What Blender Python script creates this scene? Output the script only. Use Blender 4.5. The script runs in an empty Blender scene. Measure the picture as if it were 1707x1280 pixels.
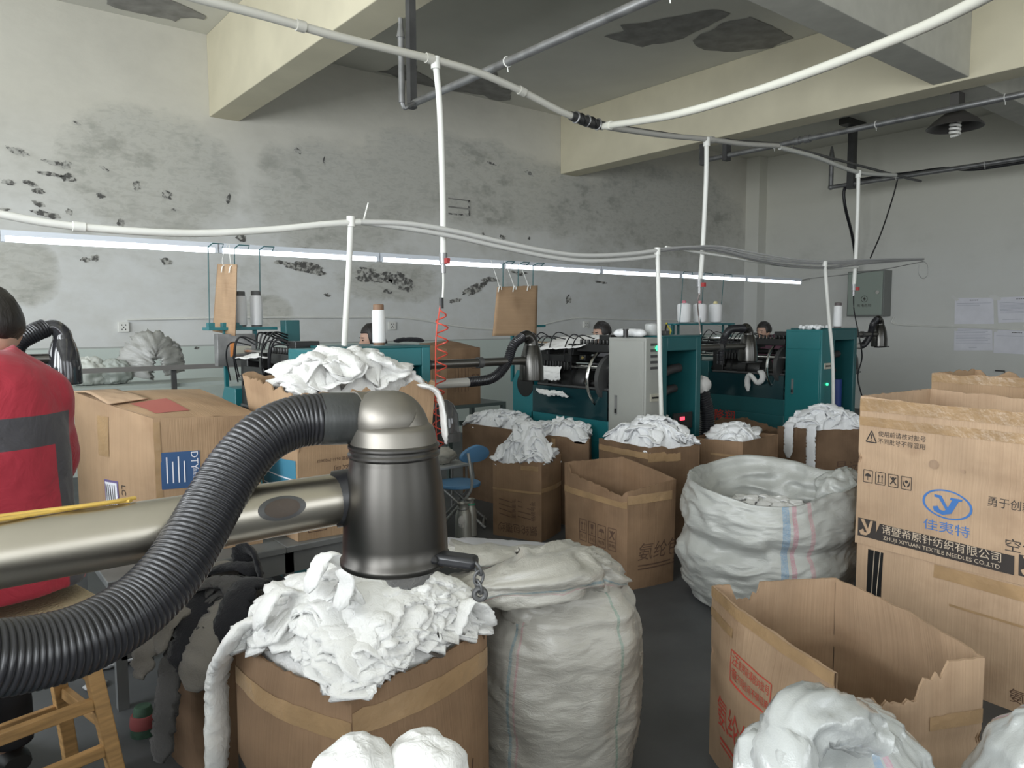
import bpy, bmesh, math, random
from mathutils import Vector, Matrix, noise as N
import numpy as np
PI = math.pi
sc = bpy.context.scene
COL = sc.collection

# ------------------------------------------------------------------ camera, world, daylight, exposure
F_PX, CAM_H = 1240.0, 1.5
YAW, PITCH, ROLL = math.radians(38.75), math.radians(-4.75), math.radians(-0.25)
_fw = Vector((math.sin(YAW)*math.cos(PITCH), math.cos(YAW)*math.cos(PITCH), math.sin(PITCH)))
_r = _fw.cross(Vector((0, 0, 1))).normalized(); _u = _r.cross(_fw)
_rr = _r*math.cos(ROLL) + _u*math.sin(ROLL); _uu = -_r*math.sin(ROLL) + _u*math.cos(ROLL)
CAMP = Vector((0, 0, CAM_H))
cd = bpy.data.cameras.new('camera'); cam = bpy.data.objects.new('camera', cd); COL.objects.link(cam)
cd.sensor_width = 36.0; cd.lens = 36.0*F_PX/1707.0; cd.clip_start = 0.05; cd.clip_end = 100
_m = Matrix((( _rr.x, _uu.x, -_fw.x, 0), (_rr.y, _uu.y, -_fw.y, 0), (_rr.z, _uu.z, -_fw.z, CAM_H), (0, 0, 0, 1)))
cam.matrix_world = _m
sc.camera = cam

w = bpy.data.worlds.new('daylight'); sc.world = w; w.use_nodes = True
_bg = w.node_tree.nodes['Background']; _bg.inputs[0].default_value = (0.80, 0.90, 1.0, 1); _bg.inputs[1].default_value = 0.6
vs_ = sc.view_settings
sc.display_settings.display_device = 'sRGB'
vs_.view_transform = 'Standard'; vs_.look = 'None'; vs_.gamma = 1.0; vs_.use_curve_mapping = False
vs_.exposure = 0.23

def window_light(name, loc, rot, sx, sy, power, color=(0.93, 0.97, 1.0)):
    l = bpy.data.lights.new(name, 'AREA'); l.shape = 'RECTANGLE'; l.size = sx; l.size_y = sy
    l.energy = power; l.color = color
    o = bpy.data.objects.new(name, l); COL.objects.link(o); o.location = loc; o.rotation_euler = rot
    return o
# daylight entering through the windows of the left wall and of the wall behind the viewer
WIN_LEFT = [(-3.6, -1.4), (-0.7, 1.5), (2.2, 4.4), (5.1, 7.3)]
POW_LEFT = (150, 190, 170, 60)
WIN_BACK = [(-2.4, 0.2), (1.6, 4.2), (5.6, 8.2)]
for (a, b), pw in zip(WIN_LEFT, POW_LEFT):
    window_light('window_daylight', (-3.33, (a+b)/2, 2.25), (0, -PI/2, 0), 2.1, b-a, pw)
for a, b in WIN_BACK:
    window_light('window_daylight', ((a+b)/2, -4.83, 2.25), (PI/2, 0, 0), b-a, 2.1, 48)

def ray(px, py):
    return _rr*((px-853.5)/F_PX) - _uu*((py-640)/F_PX) + _fw
def D(px, py, z): return CAMP + ray(px, py)*z                    # point at a camera depth
def ZH(px, py, h):                                               # point on a horizontal plane
    d = ray(px, py); return CAMP + d*((h-CAM_H)/d.z)
def YP(px, py, y):
    d = ray(px, py); return CAMP + d*(y/d.y)
def XP(px, py, x):
    d = ray(px, py); return CAMP + d*(x/d.x)
def V(*a): return Vector(a)
def lerp(a, b, t): return a+(b-a)*t

# ------------------------------------------------------------------ mesh helpers
class MB:
    def __init__(s): s.v = []; s.f = []; s.m = []; s.uv = []
    def add(s, vs, fs, m=0, uvs=None):
        o = len(s.v); s.v += [Vector(p) for p in vs]
        s.uv += list(uvs) if uvs else [(p[0]+p[1]*0.7, p[2]) for p in vs]
        for f in fs: s.f.append(tuple(i+o for i in f)); s.m.append(m)
        return s
    def box(s, lo, hi, m=0, rot=None, piv=None):
        x0, y0, z0 = lo; x1, y1, z1 = hi
        vs = [Vector(p) for p in ((x0,y0,z0),(x1,y0,z0),(x1,y1,z0),(x0,y1,z0),(x0,y0,z1),(x1,y0,z1),(x1,y1,z1),(x0,y1,z1))]
        if rot is not None:
            pv = Vector(piv) if piv is not None else (Vector(lo)+Vector(hi))/2
            vs = [rot @ (p-pv) + pv for p in vs]
        return s.add(vs, [(0,3,2,1),(4,5,6,7),(0,1,5,4),(1,2,6,5),(2,3,7,6),(3,0,4,7)], m)
    def bar(s, a, b, wx, wz, m=0, up=(0,0,1)):                    # square bar from a to b
        a = Vector(a); b = Vector(b); d = (b-a).normalized(); upv = Vector(up)
        if abs(d.dot(upv)) > 0.98: upv = Vector((0, 1, 0))
        x = d.cross(upv).normalized(); z = x.cross(d)
        vs = []
        for p in (a, b):
            for i, j in ((-1,-1),(1,-1),(1,1),(-1,1)): vs.append(p + x*(wx/2*i) + z*(wz/2*j))
        return s.add(vs, [(3,2,1,0),(4,5,6,7),(0,1,5,4),(1,2,6,5),(2,3,7,6),(3,0,4,7)], m)
    def tube(s, pts, r, seg=10, m=0, caps=True, flat=1.0, up=None):
        pts = [Vector(p) for p in pts]; n = len(pts)
        rs = r if isinstance(r, (list, tuple)) else [r]*n
        T = [(pts[min(i+1, n-1)]-pts[max(i-1, 0)]).normalized() for i in range(n)]
        u0 = Vector(up) if up is not None else (Vector((0,0,1)) if abs(T[0].z) < 0.9 else Vector((1,0,0)))
        nrm = (u0 - T[0]*u0.dot(T[0])).normalized()
        vs = []; fs = []
        for i in range(n):
            nrm = (nrm - T[i]*nrm.dot(T[i])).normalized(); b = T[i].cross(nrm)
            for k in range(seg):
                a = 2*PI*k/seg; vs.append(pts[i] + b*(math.cos(a)*rs[i]) + nrm*(math.sin(a)*rs[i]*flat))
        for i in range(n-1):
            for k in range(seg):
                k2 = (k+1) % seg; fs.append((i*seg+k, i*seg+k2, (i+1)*seg+k2, (i+1)*seg+k))
        if caps: fs.append(tuple(range(seg-1, -1, -1))); fs.append(tuple((n-1)*seg+k for k in range(seg)))
        return s.add(vs, fs, m)
    def cyl(s, a, b, r, r2=None, seg=20, m=0, caps=True): return s.tube([a, b], [r, r if r2 is None else r2], seg, m, caps)
    def lathe(s, prof, c=(0,0,0), seg=28, m=0, axis=None, cap0=True, cap1=True):   # prof: (radius, height)
        c = Vector(c); ax = Vector(axis).normalized() if axis is not None else Vector((0,0,1))
        x = ax.orthogonal().normalized() if axis is not None else Vector((1,0,0)); y = ax.cross(x)
        vs = []; fs = []; n = len(prof)
        for r, h in prof:
            for k in range(seg):
                a = 2*PI*k/seg; vs.append(c + ax*h + x*(r*math.cos(a)) + y*(r*math.sin(a)))
        for i in range(n-1):
            for k in range(seg):
                k2 = (k+1) % seg; fs.append((i*seg+k, i*seg+k2, (i+1)*seg+k2, (i+1)*seg+k))
        if cap0: fs.append(tuple(range(seg-1, -1, -1)))
        if cap1: fs.append(tuple((n-1)*seg+k for k in range(seg)))
        return s.add(vs, fs, m)
    def ball(s, c, r, seg=16, rings=10, m=0, fn=None):
        c = Vector(c); R = r if isinstance(r, (tuple, list)) else (r, r, r); vs = []; fs = []
        for i in range(rings+1):
            th = PI*i/rings
            for k in range(seg):
                a = 2*PI*k/seg; d = Vector((math.sin(th)*math.cos(a), math.sin(th)*math.sin(a), math.cos(th)))
                q = Vector((d.x*R[0], d.y*R[1], d.z*R[2]))
                if fn: q = fn(q, d)
                vs.append(c+q)
        for i in range(rings):
            for k in range(seg):
                k2 = (k+1) % seg; fs.append((i*seg+k, (i+1)*seg+k, (i+1)*seg+k2, i*seg+k2))
        return s.add(vs, fs, m)
    def grid(s, fn, nu, nv, m=0, closeu=False, flip=False, uvf=None):
        vs = []; uvs = []; fs = []
        cu = nu if closeu else nu+1
        for j in range(nv+1):
            for i in range(cu):
                p = fn(i/nu, j/nv); vs.append(p); uvs.append(uvf(i/nu, j/nv) if uvf else (i/nu, j/nv))
        for j in range(nv):
            for i in range(nu):
                a = j*cu+i; b = j*cu+(i+1) % cu; c = (j+1)*cu+(i+1) % cu; d = (j+1)*cu+i
                fs.append((d, c, b, a) if flip else (a, b, c, d))
        return s.add(vs, fs, m, uvs)
    def poly(s, pts, m=0): return s.add(pts, [tuple(range(len(pts)))], m)
    def torus(s, c, R, r, axis, seg=48, tseg=8, m=0, a0=0, a1=2*PI):
        c = Vector(c); ax = Vector(axis).normalized(); x = ax.orthogonal().normalized(); y = ax.cross(x)
        return s.tube([c + x*(R*math.cos(a0+(a1-a0)*i/seg)) + y*(R*math.sin(a0+(a1-a0)*i/seg)) for i in range(seg+1)], r, tseg, m)
    def build(s, name, mats, parent=None, angle=38, smooth=True, local=False, bevel=0, origin=None, solid=0, subd=0):
        if not isinstance(mats, (list, tuple)): mats = [mats]
        mt = Matrix.Identity(4)
        if parent is not None and not local: mt = XF[parent.name].inverted()
        if parent is None:
            if origin is None:
                xs = [p.x for p in s.v]; ys = [p.y for p in s.v]; zs = [p.z for p in s.v]
                origin = Vector(((min(xs)+max(xs))/2, (min(ys)+max(ys))/2, min(zs)))
            mt = Matrix.Translation(-Vector(origin))
        me = bpy.data.meshes.new(name)
        me.from_pydata([tuple(mt @ p) for p in s.v], [], s.f)
        for m_ in mats: me.materials.append(m_)
        me.polygons.foreach_set('material_index', s.m)
        ul = me.uv_layers.new(name='uv'); li = np.empty(len(me.loops), dtype=np.int32); me.loops.foreach_get('vertex_index', li)
        ul.data.foreach_set('uv', np.array(s.uv, dtype=np.float32)[li].ravel())
        me.update()
        if smooth: me.shade_smooth(); me.set_sharp_from_angle(angle=math.radians(angle))
        o = bpy.data.objects.new(name, me); COL.objects.link(o)
        if parent is not None: o.parent = parent; XF[o.name] = XF[parent.name] if not local else XF[parent.name]
        else: o.location = origin; XF[o.name] = Matrix.Translation(Vector(origin))
        if bevel:
            b = o.modifiers.new('bevel', 'BEVEL'); b.width = bevel; b.segments = 2; b.limit_method = 'ANGLE'; b.angle_limit = math.radians(40)
        if solid:
            b = o.modifiers.new('solid', 'SOLIDIFY'); b.thickness = solid; b.offset = 0
        if subd:
            b = o.modifiers.new('sub', 'SUBSURF'); b.levels = subd; b.render_levels = subd
        return o
XF = {}
LABELS = set()
def tag(o, label, cat, group=None, kind=None):
    o['label'] = label; o['category'] = cat
    if group: o['group'] = group
    if kind: o['kind'] = kind
    return o
def thing(name, label, cat, loc=(0,0,0), rotz=0.0, group=None):
    o = bpy.data.objects.new(name, None); COL.objects.link(o); o.empty_display_size = 0.1
    o.location = loc; o.rotation_euler = (0, 0, rotz)
    XF[o.name] = Matrix.Translation(Vector(loc)) @ Matrix.Rotation(rotz, 4, 'Z')
    return tag(o, label, cat, group)
def struct(o): o['kind'] = 'structure'; return o
def part_label(o, label): o['label'] = label; return o
def cr(pts, n=8):                                                 # Catmull-Rom through the points
    p = [Vector(q) for q in pts]; p = [p[0]*2-p[1]] + p + [p[-1]*2-p[-2]]; out = []
    for i in range(1, len(p)-2):
        for k in range(n):
            t = k/n; a, b, c, d = p[i-1], p[i], p[i+1], p[i+2]
            out.append(0.5*((2*b) + (c-a)*t + (2*a-5*b+4*c-d)*t*t + (3*b-a-3*c+d)*t**3))
    out.append(p[-2]); return out
def resample(pts, step):
    out = [pts[0].copy()]; acc = 0.0; n = 1
    tot = sum((pts[i+1]-pts[i]).length for i in range(len(pts)-1)); cnt = max(2, int(tot/step)); st = tot/cnt; tgt = st
    for i in range(len(pts)-1):
        seg = (pts[i+1]-pts[i]).length
        while seg > 0 and acc+seg >= tgt-1e-9 and n < cnt+1:
            out.append(pts[i].lerp(pts[i+1], (tgt-acc)/seg)); tgt += st; n += 1
        acc += seg
    return out
def nz(x, y=0.0, z=0.0): return N.noise(Vector((x, y, z)))
def ridge(x, y, z):                                               # creases with softly rounded crests, about -1..1
    q = N.noise(Vector((x, y, z))); return 1-3.2*math.sqrt(q*q+.003)

# ------------------------------------------------------------------ materials
def new_mat(name):
    m = bpy.data.materials.new(name); m.use_nodes = True; nt = m.node_tree
    return m, nt, nt.nodes['Principled BSDF']
def mat(name, col, rough=0.6, metal=0.0, var=0.0, scale=6.0, bump=0.0, bscale=40.0, stretch=(1,1,1), coord='Object', spec=None, trans=0.0, alpha=None, emit=None, coat=0.0):
    m, nt, b = new_mat(name); L = nt.links
    b.inputs['Roughness'].default_value = rough; b.inputs['Metallic'].default_value = metal
    b.inputs['Base Color'].default_value = (*col, 1)
    if spec is not None: b.inputs['Specular IOR Level'].default_value = spec
    if trans: b.inputs['Transmission Weight'].default_value = trans
    if coat: b.inputs['Coat Weight'].default_value = coat
    if emit: b.inputs['Emission Color'].default_value = (*emit[0], 1); b.inputs['Emission Strength'].default_value = emit[1]
    if var or bump:
        tc = nt.nodes.new('ShaderNodeTexCoord'); mp = nt.nodes.new('ShaderNodeMapping'); mp.inputs['Scale'].default_value = stretch
        L.new(tc.outputs[coord], mp.inputs[0])
    if var:
        n = nt.nodes.new('ShaderNodeTexNoise'); n.inputs['Scale'].default_value = scale; n.inputs['Detail'].default_value = 5
        L.new(mp.outputs[0], n.inputs[0])
        mx = nt.nodes.new('ShaderNodeMixRGB'); rp = nt.nodes.new('ShaderNodeValToRGB')
        rp.color_ramp.elements[0].position = 0.35; rp.color_ramp.elements[1].position = 0.68
        L.new(n.outputs[0], rp.inputs[0]); L.new(rp.outputs[0], mx.inputs[0])
        mx.inputs[1].default_value = (*[c*(1-var) for c in col], 1); mx.inputs[2].default_value = (*[min(1, c*(1+var*0.6)) for c in col], 1)
        L.new(mx.outputs[0], b.inputs['Base Color'])
    if bump:
        n2 = nt.nodes.new('ShaderNodeTexNoise'); n2.inputs['Scale'].default_value = bscale; n2.inputs['Detail'].default_value = 4
        L.new(mp.outputs[0], n2.inputs[0])
        bp = nt.nodes.new('ShaderNodeBump'); bp.inputs['Strength'].default_value = bump; bp.inputs['Distance'].default_value = 0.01
        L.new(n2.outputs[0], bp.inputs['Height']); L.new(bp.outputs[0], b.inputs['Normal'])
    return m
def cardboard(name, col, dirt=0.25):
    m, nt, b = new_mat(name); L = nt.links; nd = nt.nodes
    b.inputs['Roughness'].default_value = 0.72; b.inputs['Specular IOR Level'].default_value = 0.25
    tc = nd.new('ShaderNodeTexCoord')
    def noise_(scale, st, det=4):
        mp = nd.new('ShaderNodeMapping'); mp.inputs['Scale'].default_value = st; L.new(tc.outputs['UV'], mp.inputs[0])
        n = nd.new('ShaderNodeTexNoise'); n.inputs['Scale'].default_value = scale; n.inputs['Detail'].default_value = det
        L.new(mp.outputs[0], n.inputs[0]); return n
    big = noise_(4.5, (1, 1, 1)); flute = noise_(11, (16, 0.12, 1), 2); spot = noise_(3.2, (1, 1.2, 1), 5)
    r1 = nd.new('ShaderNodeValToRGB'); r1.color_ramp.elements[0].position = .3; r1.color_ramp.elements[1].position = .7
    L.new(big.outputs[0], r1.inputs[0])
    mx = nd.new('ShaderNodeMixRGB'); L.new(r1.outputs[0], mx.inputs[0])
    mx.inputs[1].default_value = (*[c*(1-dirt*0.8) for c in col], 1); mx.inputs[2].default_value = (*[c*1.08 for c in col], 1)
    r2 = nd.new('ShaderNodeValToRGB'); r2.color_ramp.elements[0].position = .38; r2.color_ramp.elements[1].position = .6
    r2.color_ramp.elements[0].color = (.82, .80, .78, 1); r2.color_ramp.elements[1].color = (1, 1, 1, 1)
    L.new(flute.outputs[0], r2.inputs[0])
    m2 = nd.new('ShaderNodeMixRGB'); m2.blend_type = 'MULTIPLY'; m2.inputs[0].default_value = 0.4
    L.new(mx.outputs[0], m2.inputs[1]); L.new(r2.outputs[0], m2.inputs[2])
    r3 = nd.new('ShaderNodeValToRGB'); r3.color_ramp.elements[0].position = .52; r3.color_ramp.elements[1].position = .74
    L.new(spot.outputs[0], r3.inputs[0])
    m3 = nd.new('ShaderNodeMixRGB'); m3.blend_type = 'MULTIPLY'; L.new(r3.outputs[0], m3.inputs[0])
    L.new(m2.outputs[0], m3.inputs[1]); m3.inputs[2].default_value = (.74, .70, .67, 1)
    L.new(m3.outputs[0], b.inputs['Base Color'])
    bp = nd.new('ShaderNodeBump'); bp.inputs['Strength'].default_value = .35; bp.inputs['Distance'].default_value = .004
    L.new(flute.outputs[0], bp.inputs['Height']); L.new(bp.outputs[0], b.inputs['Normal'])
    return m
def clothmat(name, col, bump=.5, scale=90, rough=.9, tint=None):
    m, nt, b = new_mat(name); L = nt.links; nd = nt.nodes
    b.inputs['Roughness'].default_value = rough; b.inputs['Specular IOR Level'].default_value = .15
    b.inputs['Sheen Weight'].default_value = .15
    tc = nd.new('ShaderNodeTexCoord')
    n = nd.new('ShaderNodeTexNoise'); n.inputs['Scale'].default_value = scale; n.inputs['Detail'].default_value = 3; n.inputs['Distortion'].default_value = 1.2
    L.new(tc.outputs['Object'], n.inputs[0])
    n3 = nd.new('ShaderNodeTexNoise'); n3.inputs['Scale'].default_value = 7; L.new(tc.outputs['Object'], n3.inputs[0])
    mx = nd.new('ShaderNodeMixRGB'); L.new(n3.outputs[0], mx.inputs[0])
    mx.inputs[1].default_value = (*col, 1); mx.inputs[2].default_value = (*(tint or [c*.93 for c in col]), 1)
    L.new(mx.outputs[0], b.inputs['Base Color'])
    bp = nd.new('ShaderNodeBump'); bp.inputs['Strength'].default_value = bump; bp.inputs['Distance'].default_value = .006
    L.new(n.outputs[0], bp.inputs['Height']); L.new(bp.outputs[0], b.inputs['Normal'])
    return m
def sackmat(name, col, stripes=(), rough=.38, crinkle=False):
    # woven plastic: fine weave bump, coloured warp stripes that follow the u coordinate
    m, nt, b = new_mat(name); L = nt.links; nd = nt.nodes
    b.inputs['Roughness'].default_value = rough; b.inputs['Specular IOR Level'].default_value = .6; b.inputs['Coat Weight'].default_value = .25; b.inputs['Coat Roughness'].default_value = .25
    tc = nd.new('ShaderNodeTexCoord'); sp = nd.new('ShaderNodeSeparateXYZ'); L.new(tc.outputs['UV'], sp.inputs[0])
    n = nd.new('ShaderNodeTexNoise'); n.inputs['Scale'].default_value = 5; n.inputs['Detail'].default_value = 5; L.new(tc.outputs['Object'], n.inputs[0])
    mx = nd.new('ShaderNodeMixRGB'); L.new(n.outputs[0], mx.inputs[0]); mx.inputs[1].default_value = (*[c*.84 for c in col], 1); mx.inputs[2].default_value = (*col, 1)
    out = mx.outputs[0]
    for (uc, wd, c) in stripes:
        s1 = nd.new('ShaderNodeMath'); s1.operation = 'SUBTRACT'; L.new(sp.outputs[0], s1.inputs[0]); s1.inputs[1].default_value = uc
        s2 = nd.new('ShaderNodeMath'); s2.operation = 'ABSOLUTE'; L.new(s1.outputs[0], s2.inputs[0])
        s3 = nd.new('ShaderNodeMath'); s3.operation = 'LESS_THAN'; L.new(s2.outputs[0], s3.inputs[0]); s3.inputs[1].default_value = wd
        ck = nd.new('ShaderNodeTexNoise'); ck.inputs['Scale'].default_value = 160; L.new(tc.outputs['Object'], ck.inputs[0])
        s4 = nd.new('ShaderNodeMath'); s4.operation = 'MULTIPLY'; L.new(s3.outputs[0], s4.inputs[0]); L.new(ck.outputs[0], s4.inputs[1])
        q = nd.new('ShaderNodeMixRGB'); L.new(s4.outputs[0], q.inputs[0]); L.new(out, q.inputs[1]); q.inputs[2].default_value = (*c, 1); out = q.outputs[0]
    L.new(out, b.inputs['Base Color'])
    vo = nd.new('ShaderNodeTexNoise'); vo.inputs['Scale'].default_value = 260; L.new(tc.outputs['Object'], vo.inputs[0])
    w2 = nd.new('ShaderNodeTexNoise'); w2.inputs['Scale'].default_value = 22; w2.inputs['Detail'].default_value = 5; w2.inputs['Distortion'].default_value = 1.5
    L.new(tc.outputs['Object'], w2.inputs[0])
    mpw = nd.new('ShaderNodeMapping'); mpw.inputs['Scale'].default_value = (1, 1, 3.2); L.new(tc.outputs['Object'], mpw.inputs[0]); L.new(mpw.outputs[0], w2.inputs[0]); w2.inputs['Scale'].default_value = 13; w2.inputs['Roughness'].default_value = .6; w2.inputs['Distortion'].default_value = 2.2
    if crinkle:
        w2.noise_type = 'RIDGED_MULTIFRACTAL'; w2.inputs['Scale'].default_value = 5.5; w2.inputs['Detail'].default_value = 4; mpw.inputs['Scale'].default_value = (1, 1, .8); b.inputs['Coat Weight'].default_value = .6; b.inputs['Coat Roughness'].default_value = .12
    b1 = nd.new('ShaderNodeBump'); b1.inputs['Strength'].default_value = .35; b1.inputs['Distance'].default_value = .002; L.new(vo.outputs[0], b1.inputs['Height'])
    b2 = nd.new('ShaderNodeBump'); b2.inputs['Strength'].default_value = .45; b2.inputs['Distance'].default_value = .008; L.new(w2.outputs[0], b2.inputs['Height'])
    L.new(b1.outputs[0], b2.inputs['Normal']); L.new(b2.outputs[0], b.inputs['Normal'])
    return m

CARD = cardboard('tan_cardboard', (.39, .262, .160), .18)
CARD2 = cardboard('brown_cardboard', (.275, .175, .105), .3)
CARD3 = cardboard('worn_cardboard', (.215, .136, .083), .4)
TAPE = mat('packing_tape', (.36, .235, .125), .3, var=.15, scale=9, bump=.4, bscale=30, spec=.5)
INK = mat('black_ink', (.035, .028, .025), .7)
INKB = mat('blue_ink', (.05, .16, .42), .7)
NAVYL = mat('navy_label', (.03, .085, .21), .6)
INKR = mat('red_ink', (.50, .06, .04), .7)
INKD = mat('brown_ink', (.10, .055, .035), .7)
INKL = mat('pale_ink', (.55, .45, .34), .7)
PAPER = mat('white_paper', (.78, .78, .84), .7, var=.05)
WHITE = clothmat('white_knit', (.79, .79, .78), .6, 55, tint=(.76, .755, .73))
WHITE2 = clothmat('white_knit_cool_lit', (.87, .88, .89), .5, 55)  # lighter copy of the knit: brighter light on rear heaps put into colour
PVC = mat('white_pvc', (.74, .74, .70), .35, var=.08, scale=3)
GALV = mat('galvanised_steel', (.30, .30, .30), .42, .7, var=.3, scale=8)
DARKST = mat('dark_steel', (.10, .10, .10), .5, .5, var=.2)
STEEL = mat('stainless_steel', (.50, .465, .40), .34, 1.0, var=.12, scale=5, bump=.03, bscale=4)
TEAL = mat('teal_paint', (.012, .145, .165), .38, var=.08, scale=3)
TEALD = mat('dark_teal_paint', (.010, .085, .092), .42, var=.1, scale=3)
GREYP = mat('grey_machine_paint', (.33, .335, .31), .45, var=.08, scale=2)
BLACK = mat('black_metal', (.014, .014, .014), .38, .2)
RUBBER = mat('black_rubber', (.015, .015, .017), .38, spec=.5)
HOSE = mat('black_hose_plastic', (.018, .018, .021), .32, spec=.5, var=.2, scale=14)
CHROME = mat('bright_steel', (.68, .67, .64), .18, 1.0)
WOOD = mat('yellow_pine', (.43, .25, .10), .5, var=.25, scale=5, stretch=(2, 2, 14), bump=.1)
SKIN = mat('skin', (.50, .31, .23), .5)
HAIR = mat('black_hair', (.018, .015, .014), .5, bump=.6, bscale=60, stretch=(1, 1, .15))
# ------------------------------------------------------------------ the room
W, XR, ZC, XL, YF = 8.3, 12.55, 4.52, -3.3, -4.8
def wallmat(name, base, low, stain=1.0, dado=None, patches=()):
    m, nt, b = new_mat(name); L = nt.links; nd = nt.nodes
    b.inputs['Roughness'].default_value = .85; b.inputs['Specular IOR Level'].default_value = .2
    g = nd.new('ShaderNodeNewGeometry'); sp = nd.new('ShaderNodeSeparateXYZ'); L.new(g.outputs['Position'], sp.inputs[0])
    def nse(scale, det=6, st=(1, 1, 1), dist=0):
        mp = nd.new('ShaderNodeMapping'); mp.inputs['Scale'].default_value = st; L.new(g.outputs['Position'], mp.inputs[0])
        n = nd.new('ShaderNodeTexNoise'); n.inputs['Scale'].default_value = scale; n.inputs['Detail'].default_value = det; n.inputs['Distortion'].default_value = dist
        n.inputs['Roughness'].default_value = .62
        L.new(mp.outputs[0], n.inputs[0]); return n
    def ramp(src, a, bb, c0=(0, 0, 0, 1), c1=(1, 1, 1, 1)):
        r = nd.new('ShaderNodeValToRGB'); r.color_ramp.elements[0].position = a; r.color_ramp.elements[1].position = bb
        r.color_ramp.elements[0].color = c0; r.color_ramp.elements[1].color = c1; L.new(src, r.inputs[0]); return r.outputs[0]
    def mixc(f, a, bb, mode='MIX'):
        x = nd.new('ShaderNodeMixRGB'); x.blend_type = mode
        for i, q in ((0, f), (1, a), (2, bb)):
            if isinstance(q, (int, float)): x.inputs[i].default_value = q
            elif isinstance(q, tuple): x.inputs[i].default_value = (*q, 1)
            else: L.new(q, x.inputs[i])
        return x.outputs[0]
    def band(lo, hi):                                              # 0 below lo, 1 above hi in metres of height
        mr = nd.new('ShaderNodeMapRange'); mr.inputs[1].default_value = lo; mr.inputs[2].default_value = hi; L.new(sp.outputs[2], mr.inputs[0]); return mr.outputs[0]
    def mul(a, bb):
        x = nd.new('ShaderNodeMath'); x.operation = 'MULTIPLY'
        for i, q in ((0, a), (1, bb)):
            if isinstance(q, (int, float)): x.inputs[i].default_value = q
            else: L.new(q, x.inputs[i])
        return x.outputs[0]
    def sub1(a):
        x = nd.new('ShaderNodeMath'); x.operation = 'SUBTRACT'; x.inputs[0].default_value = 1; L.new(a, x.inputs[1]); return x.outputs[0]
    big = nse(.55, 4, dist=.6); fine = nse(3.2, 8, (1, 1, 1.6)); gr = nse(14, 6)
    # old cream paint above, whiter repaint lower down, with an uneven border
    c = mixc(band(2.2, 3.6), low, base)
    c = mixc(mul(ramp(fine.outputs[0], .40, .72), .35*stain), c, tuple(q*.80 for q in base))
    # grey damp areas in the middle of the wall
    mid = mul(band(1.55, 2.3), sub1(band(2.75, 3.45)))
    damp = mul(ramp(big.outputs[0], .50, .66), mul(mid, .5))
    edge = nse(1.7, 6, dist=.5)
    for (px, py, wx, wy) in patches:                               # old damp stains, each with its own outline
        a0, a1 = YP(px-wx, py, W), YP(px+wx, py, W); t0_, t1_ = YP(px, py-wy, W), YP(px, py+wy, W)
        cx_, rx_, cz_, rz_ = (a0.x+a1.x)/2, (a1.x-a0.x)/2, (t0_.z+t1_.z)/2, (t0_.z-t1_.z)/2
        def axis(o, c_, r_):
            m1_ = nd.new('ShaderNodeMath'); m1_.operation = 'SUBTRACT'; L.new(o, m1_.inputs[0]); m1_.inputs[1].default_value = c_
            m2_ = nd.new('ShaderNodeMath'); m2_.operation = 'DIVIDE'; L.new(m1_.outputs[0], m2_.inputs[0]); m2_.inputs[1].default_value = r_
            m3_ = nd.new('ShaderNodeMath'); m3_.operation = 'POWER'; ab = nd.new('ShaderNodeMath'); ab.operation = 'ABSOLUTE'; L.new(m2_.outputs[0], ab.inputs[0]); L.new(ab.outputs[0], m3_.inputs[0]); m3_.inputs[1].default_value = 2.4; return m3_.outputs[0]
        ad = nd.new('ShaderNodeMath'); ad.operation = 'ADD'; L.new(axis(sp.outputs[0], cx_, rx_), ad.inputs[0]); L.new(axis(sp.outputs[2], cz_, rz_), ad.inputs[1])
        ed = nd.new('ShaderNodeMath'); ed.operation = 'MULTIPLY_ADD'; L.new(edge.outputs[0], ed.inputs[0]); ed.inputs[1].default_value = 1.7; L.new(ad.outputs[0], ed.inputs[2])
        dm = ramp(ed.outputs[0], .0, 1.0); rp_ = nd.new('ShaderNodeMapRange'); rp_.inputs[1].default_value = 2.0; rp_.inputs[2].default_value = 1.35; L.new(ed.outputs[0], rp_.inputs[0])
        mxx = nd.new('ShaderNodeMath'); mxx.operation = 'MAXIMUM'; L.new(damp, mxx.inputs[0]); L.new(rp_.outputs[0], mxx.inputs[1]); damp = mxx.outputs[0]
    mid = damp
    c = mixc(mul(damp, .62*stain), c, (.41, .405, .36))
    scr = nse(7, 9, (1, 1, 2.6), .8); c = mixc(mul(mul(ramp(scr.outputs[0], .50, .60), damp), .55*stain), c, (.27, .27, .24)); c = mixc(mul(mul(ramp(scr.outputs[0], .40, .33), mid), .5*stain), c, (.56, .555, .51))
    dk = mul(mul(ramp(fine.outputs[0], .52, .64), ramp(big.outputs[0], .40, .56)), mid)
    c = mixc(mul(dk, .55*stain), c, (.25, .25, .22))
    sq = mul(mul(ramp(gr.outputs[0], .55, .66), damp), .5*stain); c = mixc(sq, c, (.46, .45, .40))
    if dado:
        dd = nd.new('ShaderNodeMath'); dd.operation = 'LESS_THAN'; L.new(sp.outputs[2], dd.inputs[0]); dd.inputs[1].default_value = 1.26
        ln = mul(dd.outputs[0], 1.0); c = mixc(ln, c, dado)
        l2 = nd.new('ShaderNodeMath'); l2.operation = 'COMPARE'; L.new(sp.outputs[2], l2.inputs[0]); l2.inputs[1].default_value = 1.265; l2.inputs[2].default_value = .008
        c = mixc(mul(l2.outputs[0], .55), c, (.22, .24, .22))
    L.new(c, b.inputs['Base Color'])
    bp = nd.new('ShaderNodeBump'); bp.inputs['Strength'].default_value = .25; bp.inputs['Distance'].default_value = .02
    L.new(fine.outputs[0], bp.inputs['Height']); L.new(bp.outputs[0], b.inputs['Normal'])
    return m
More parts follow.
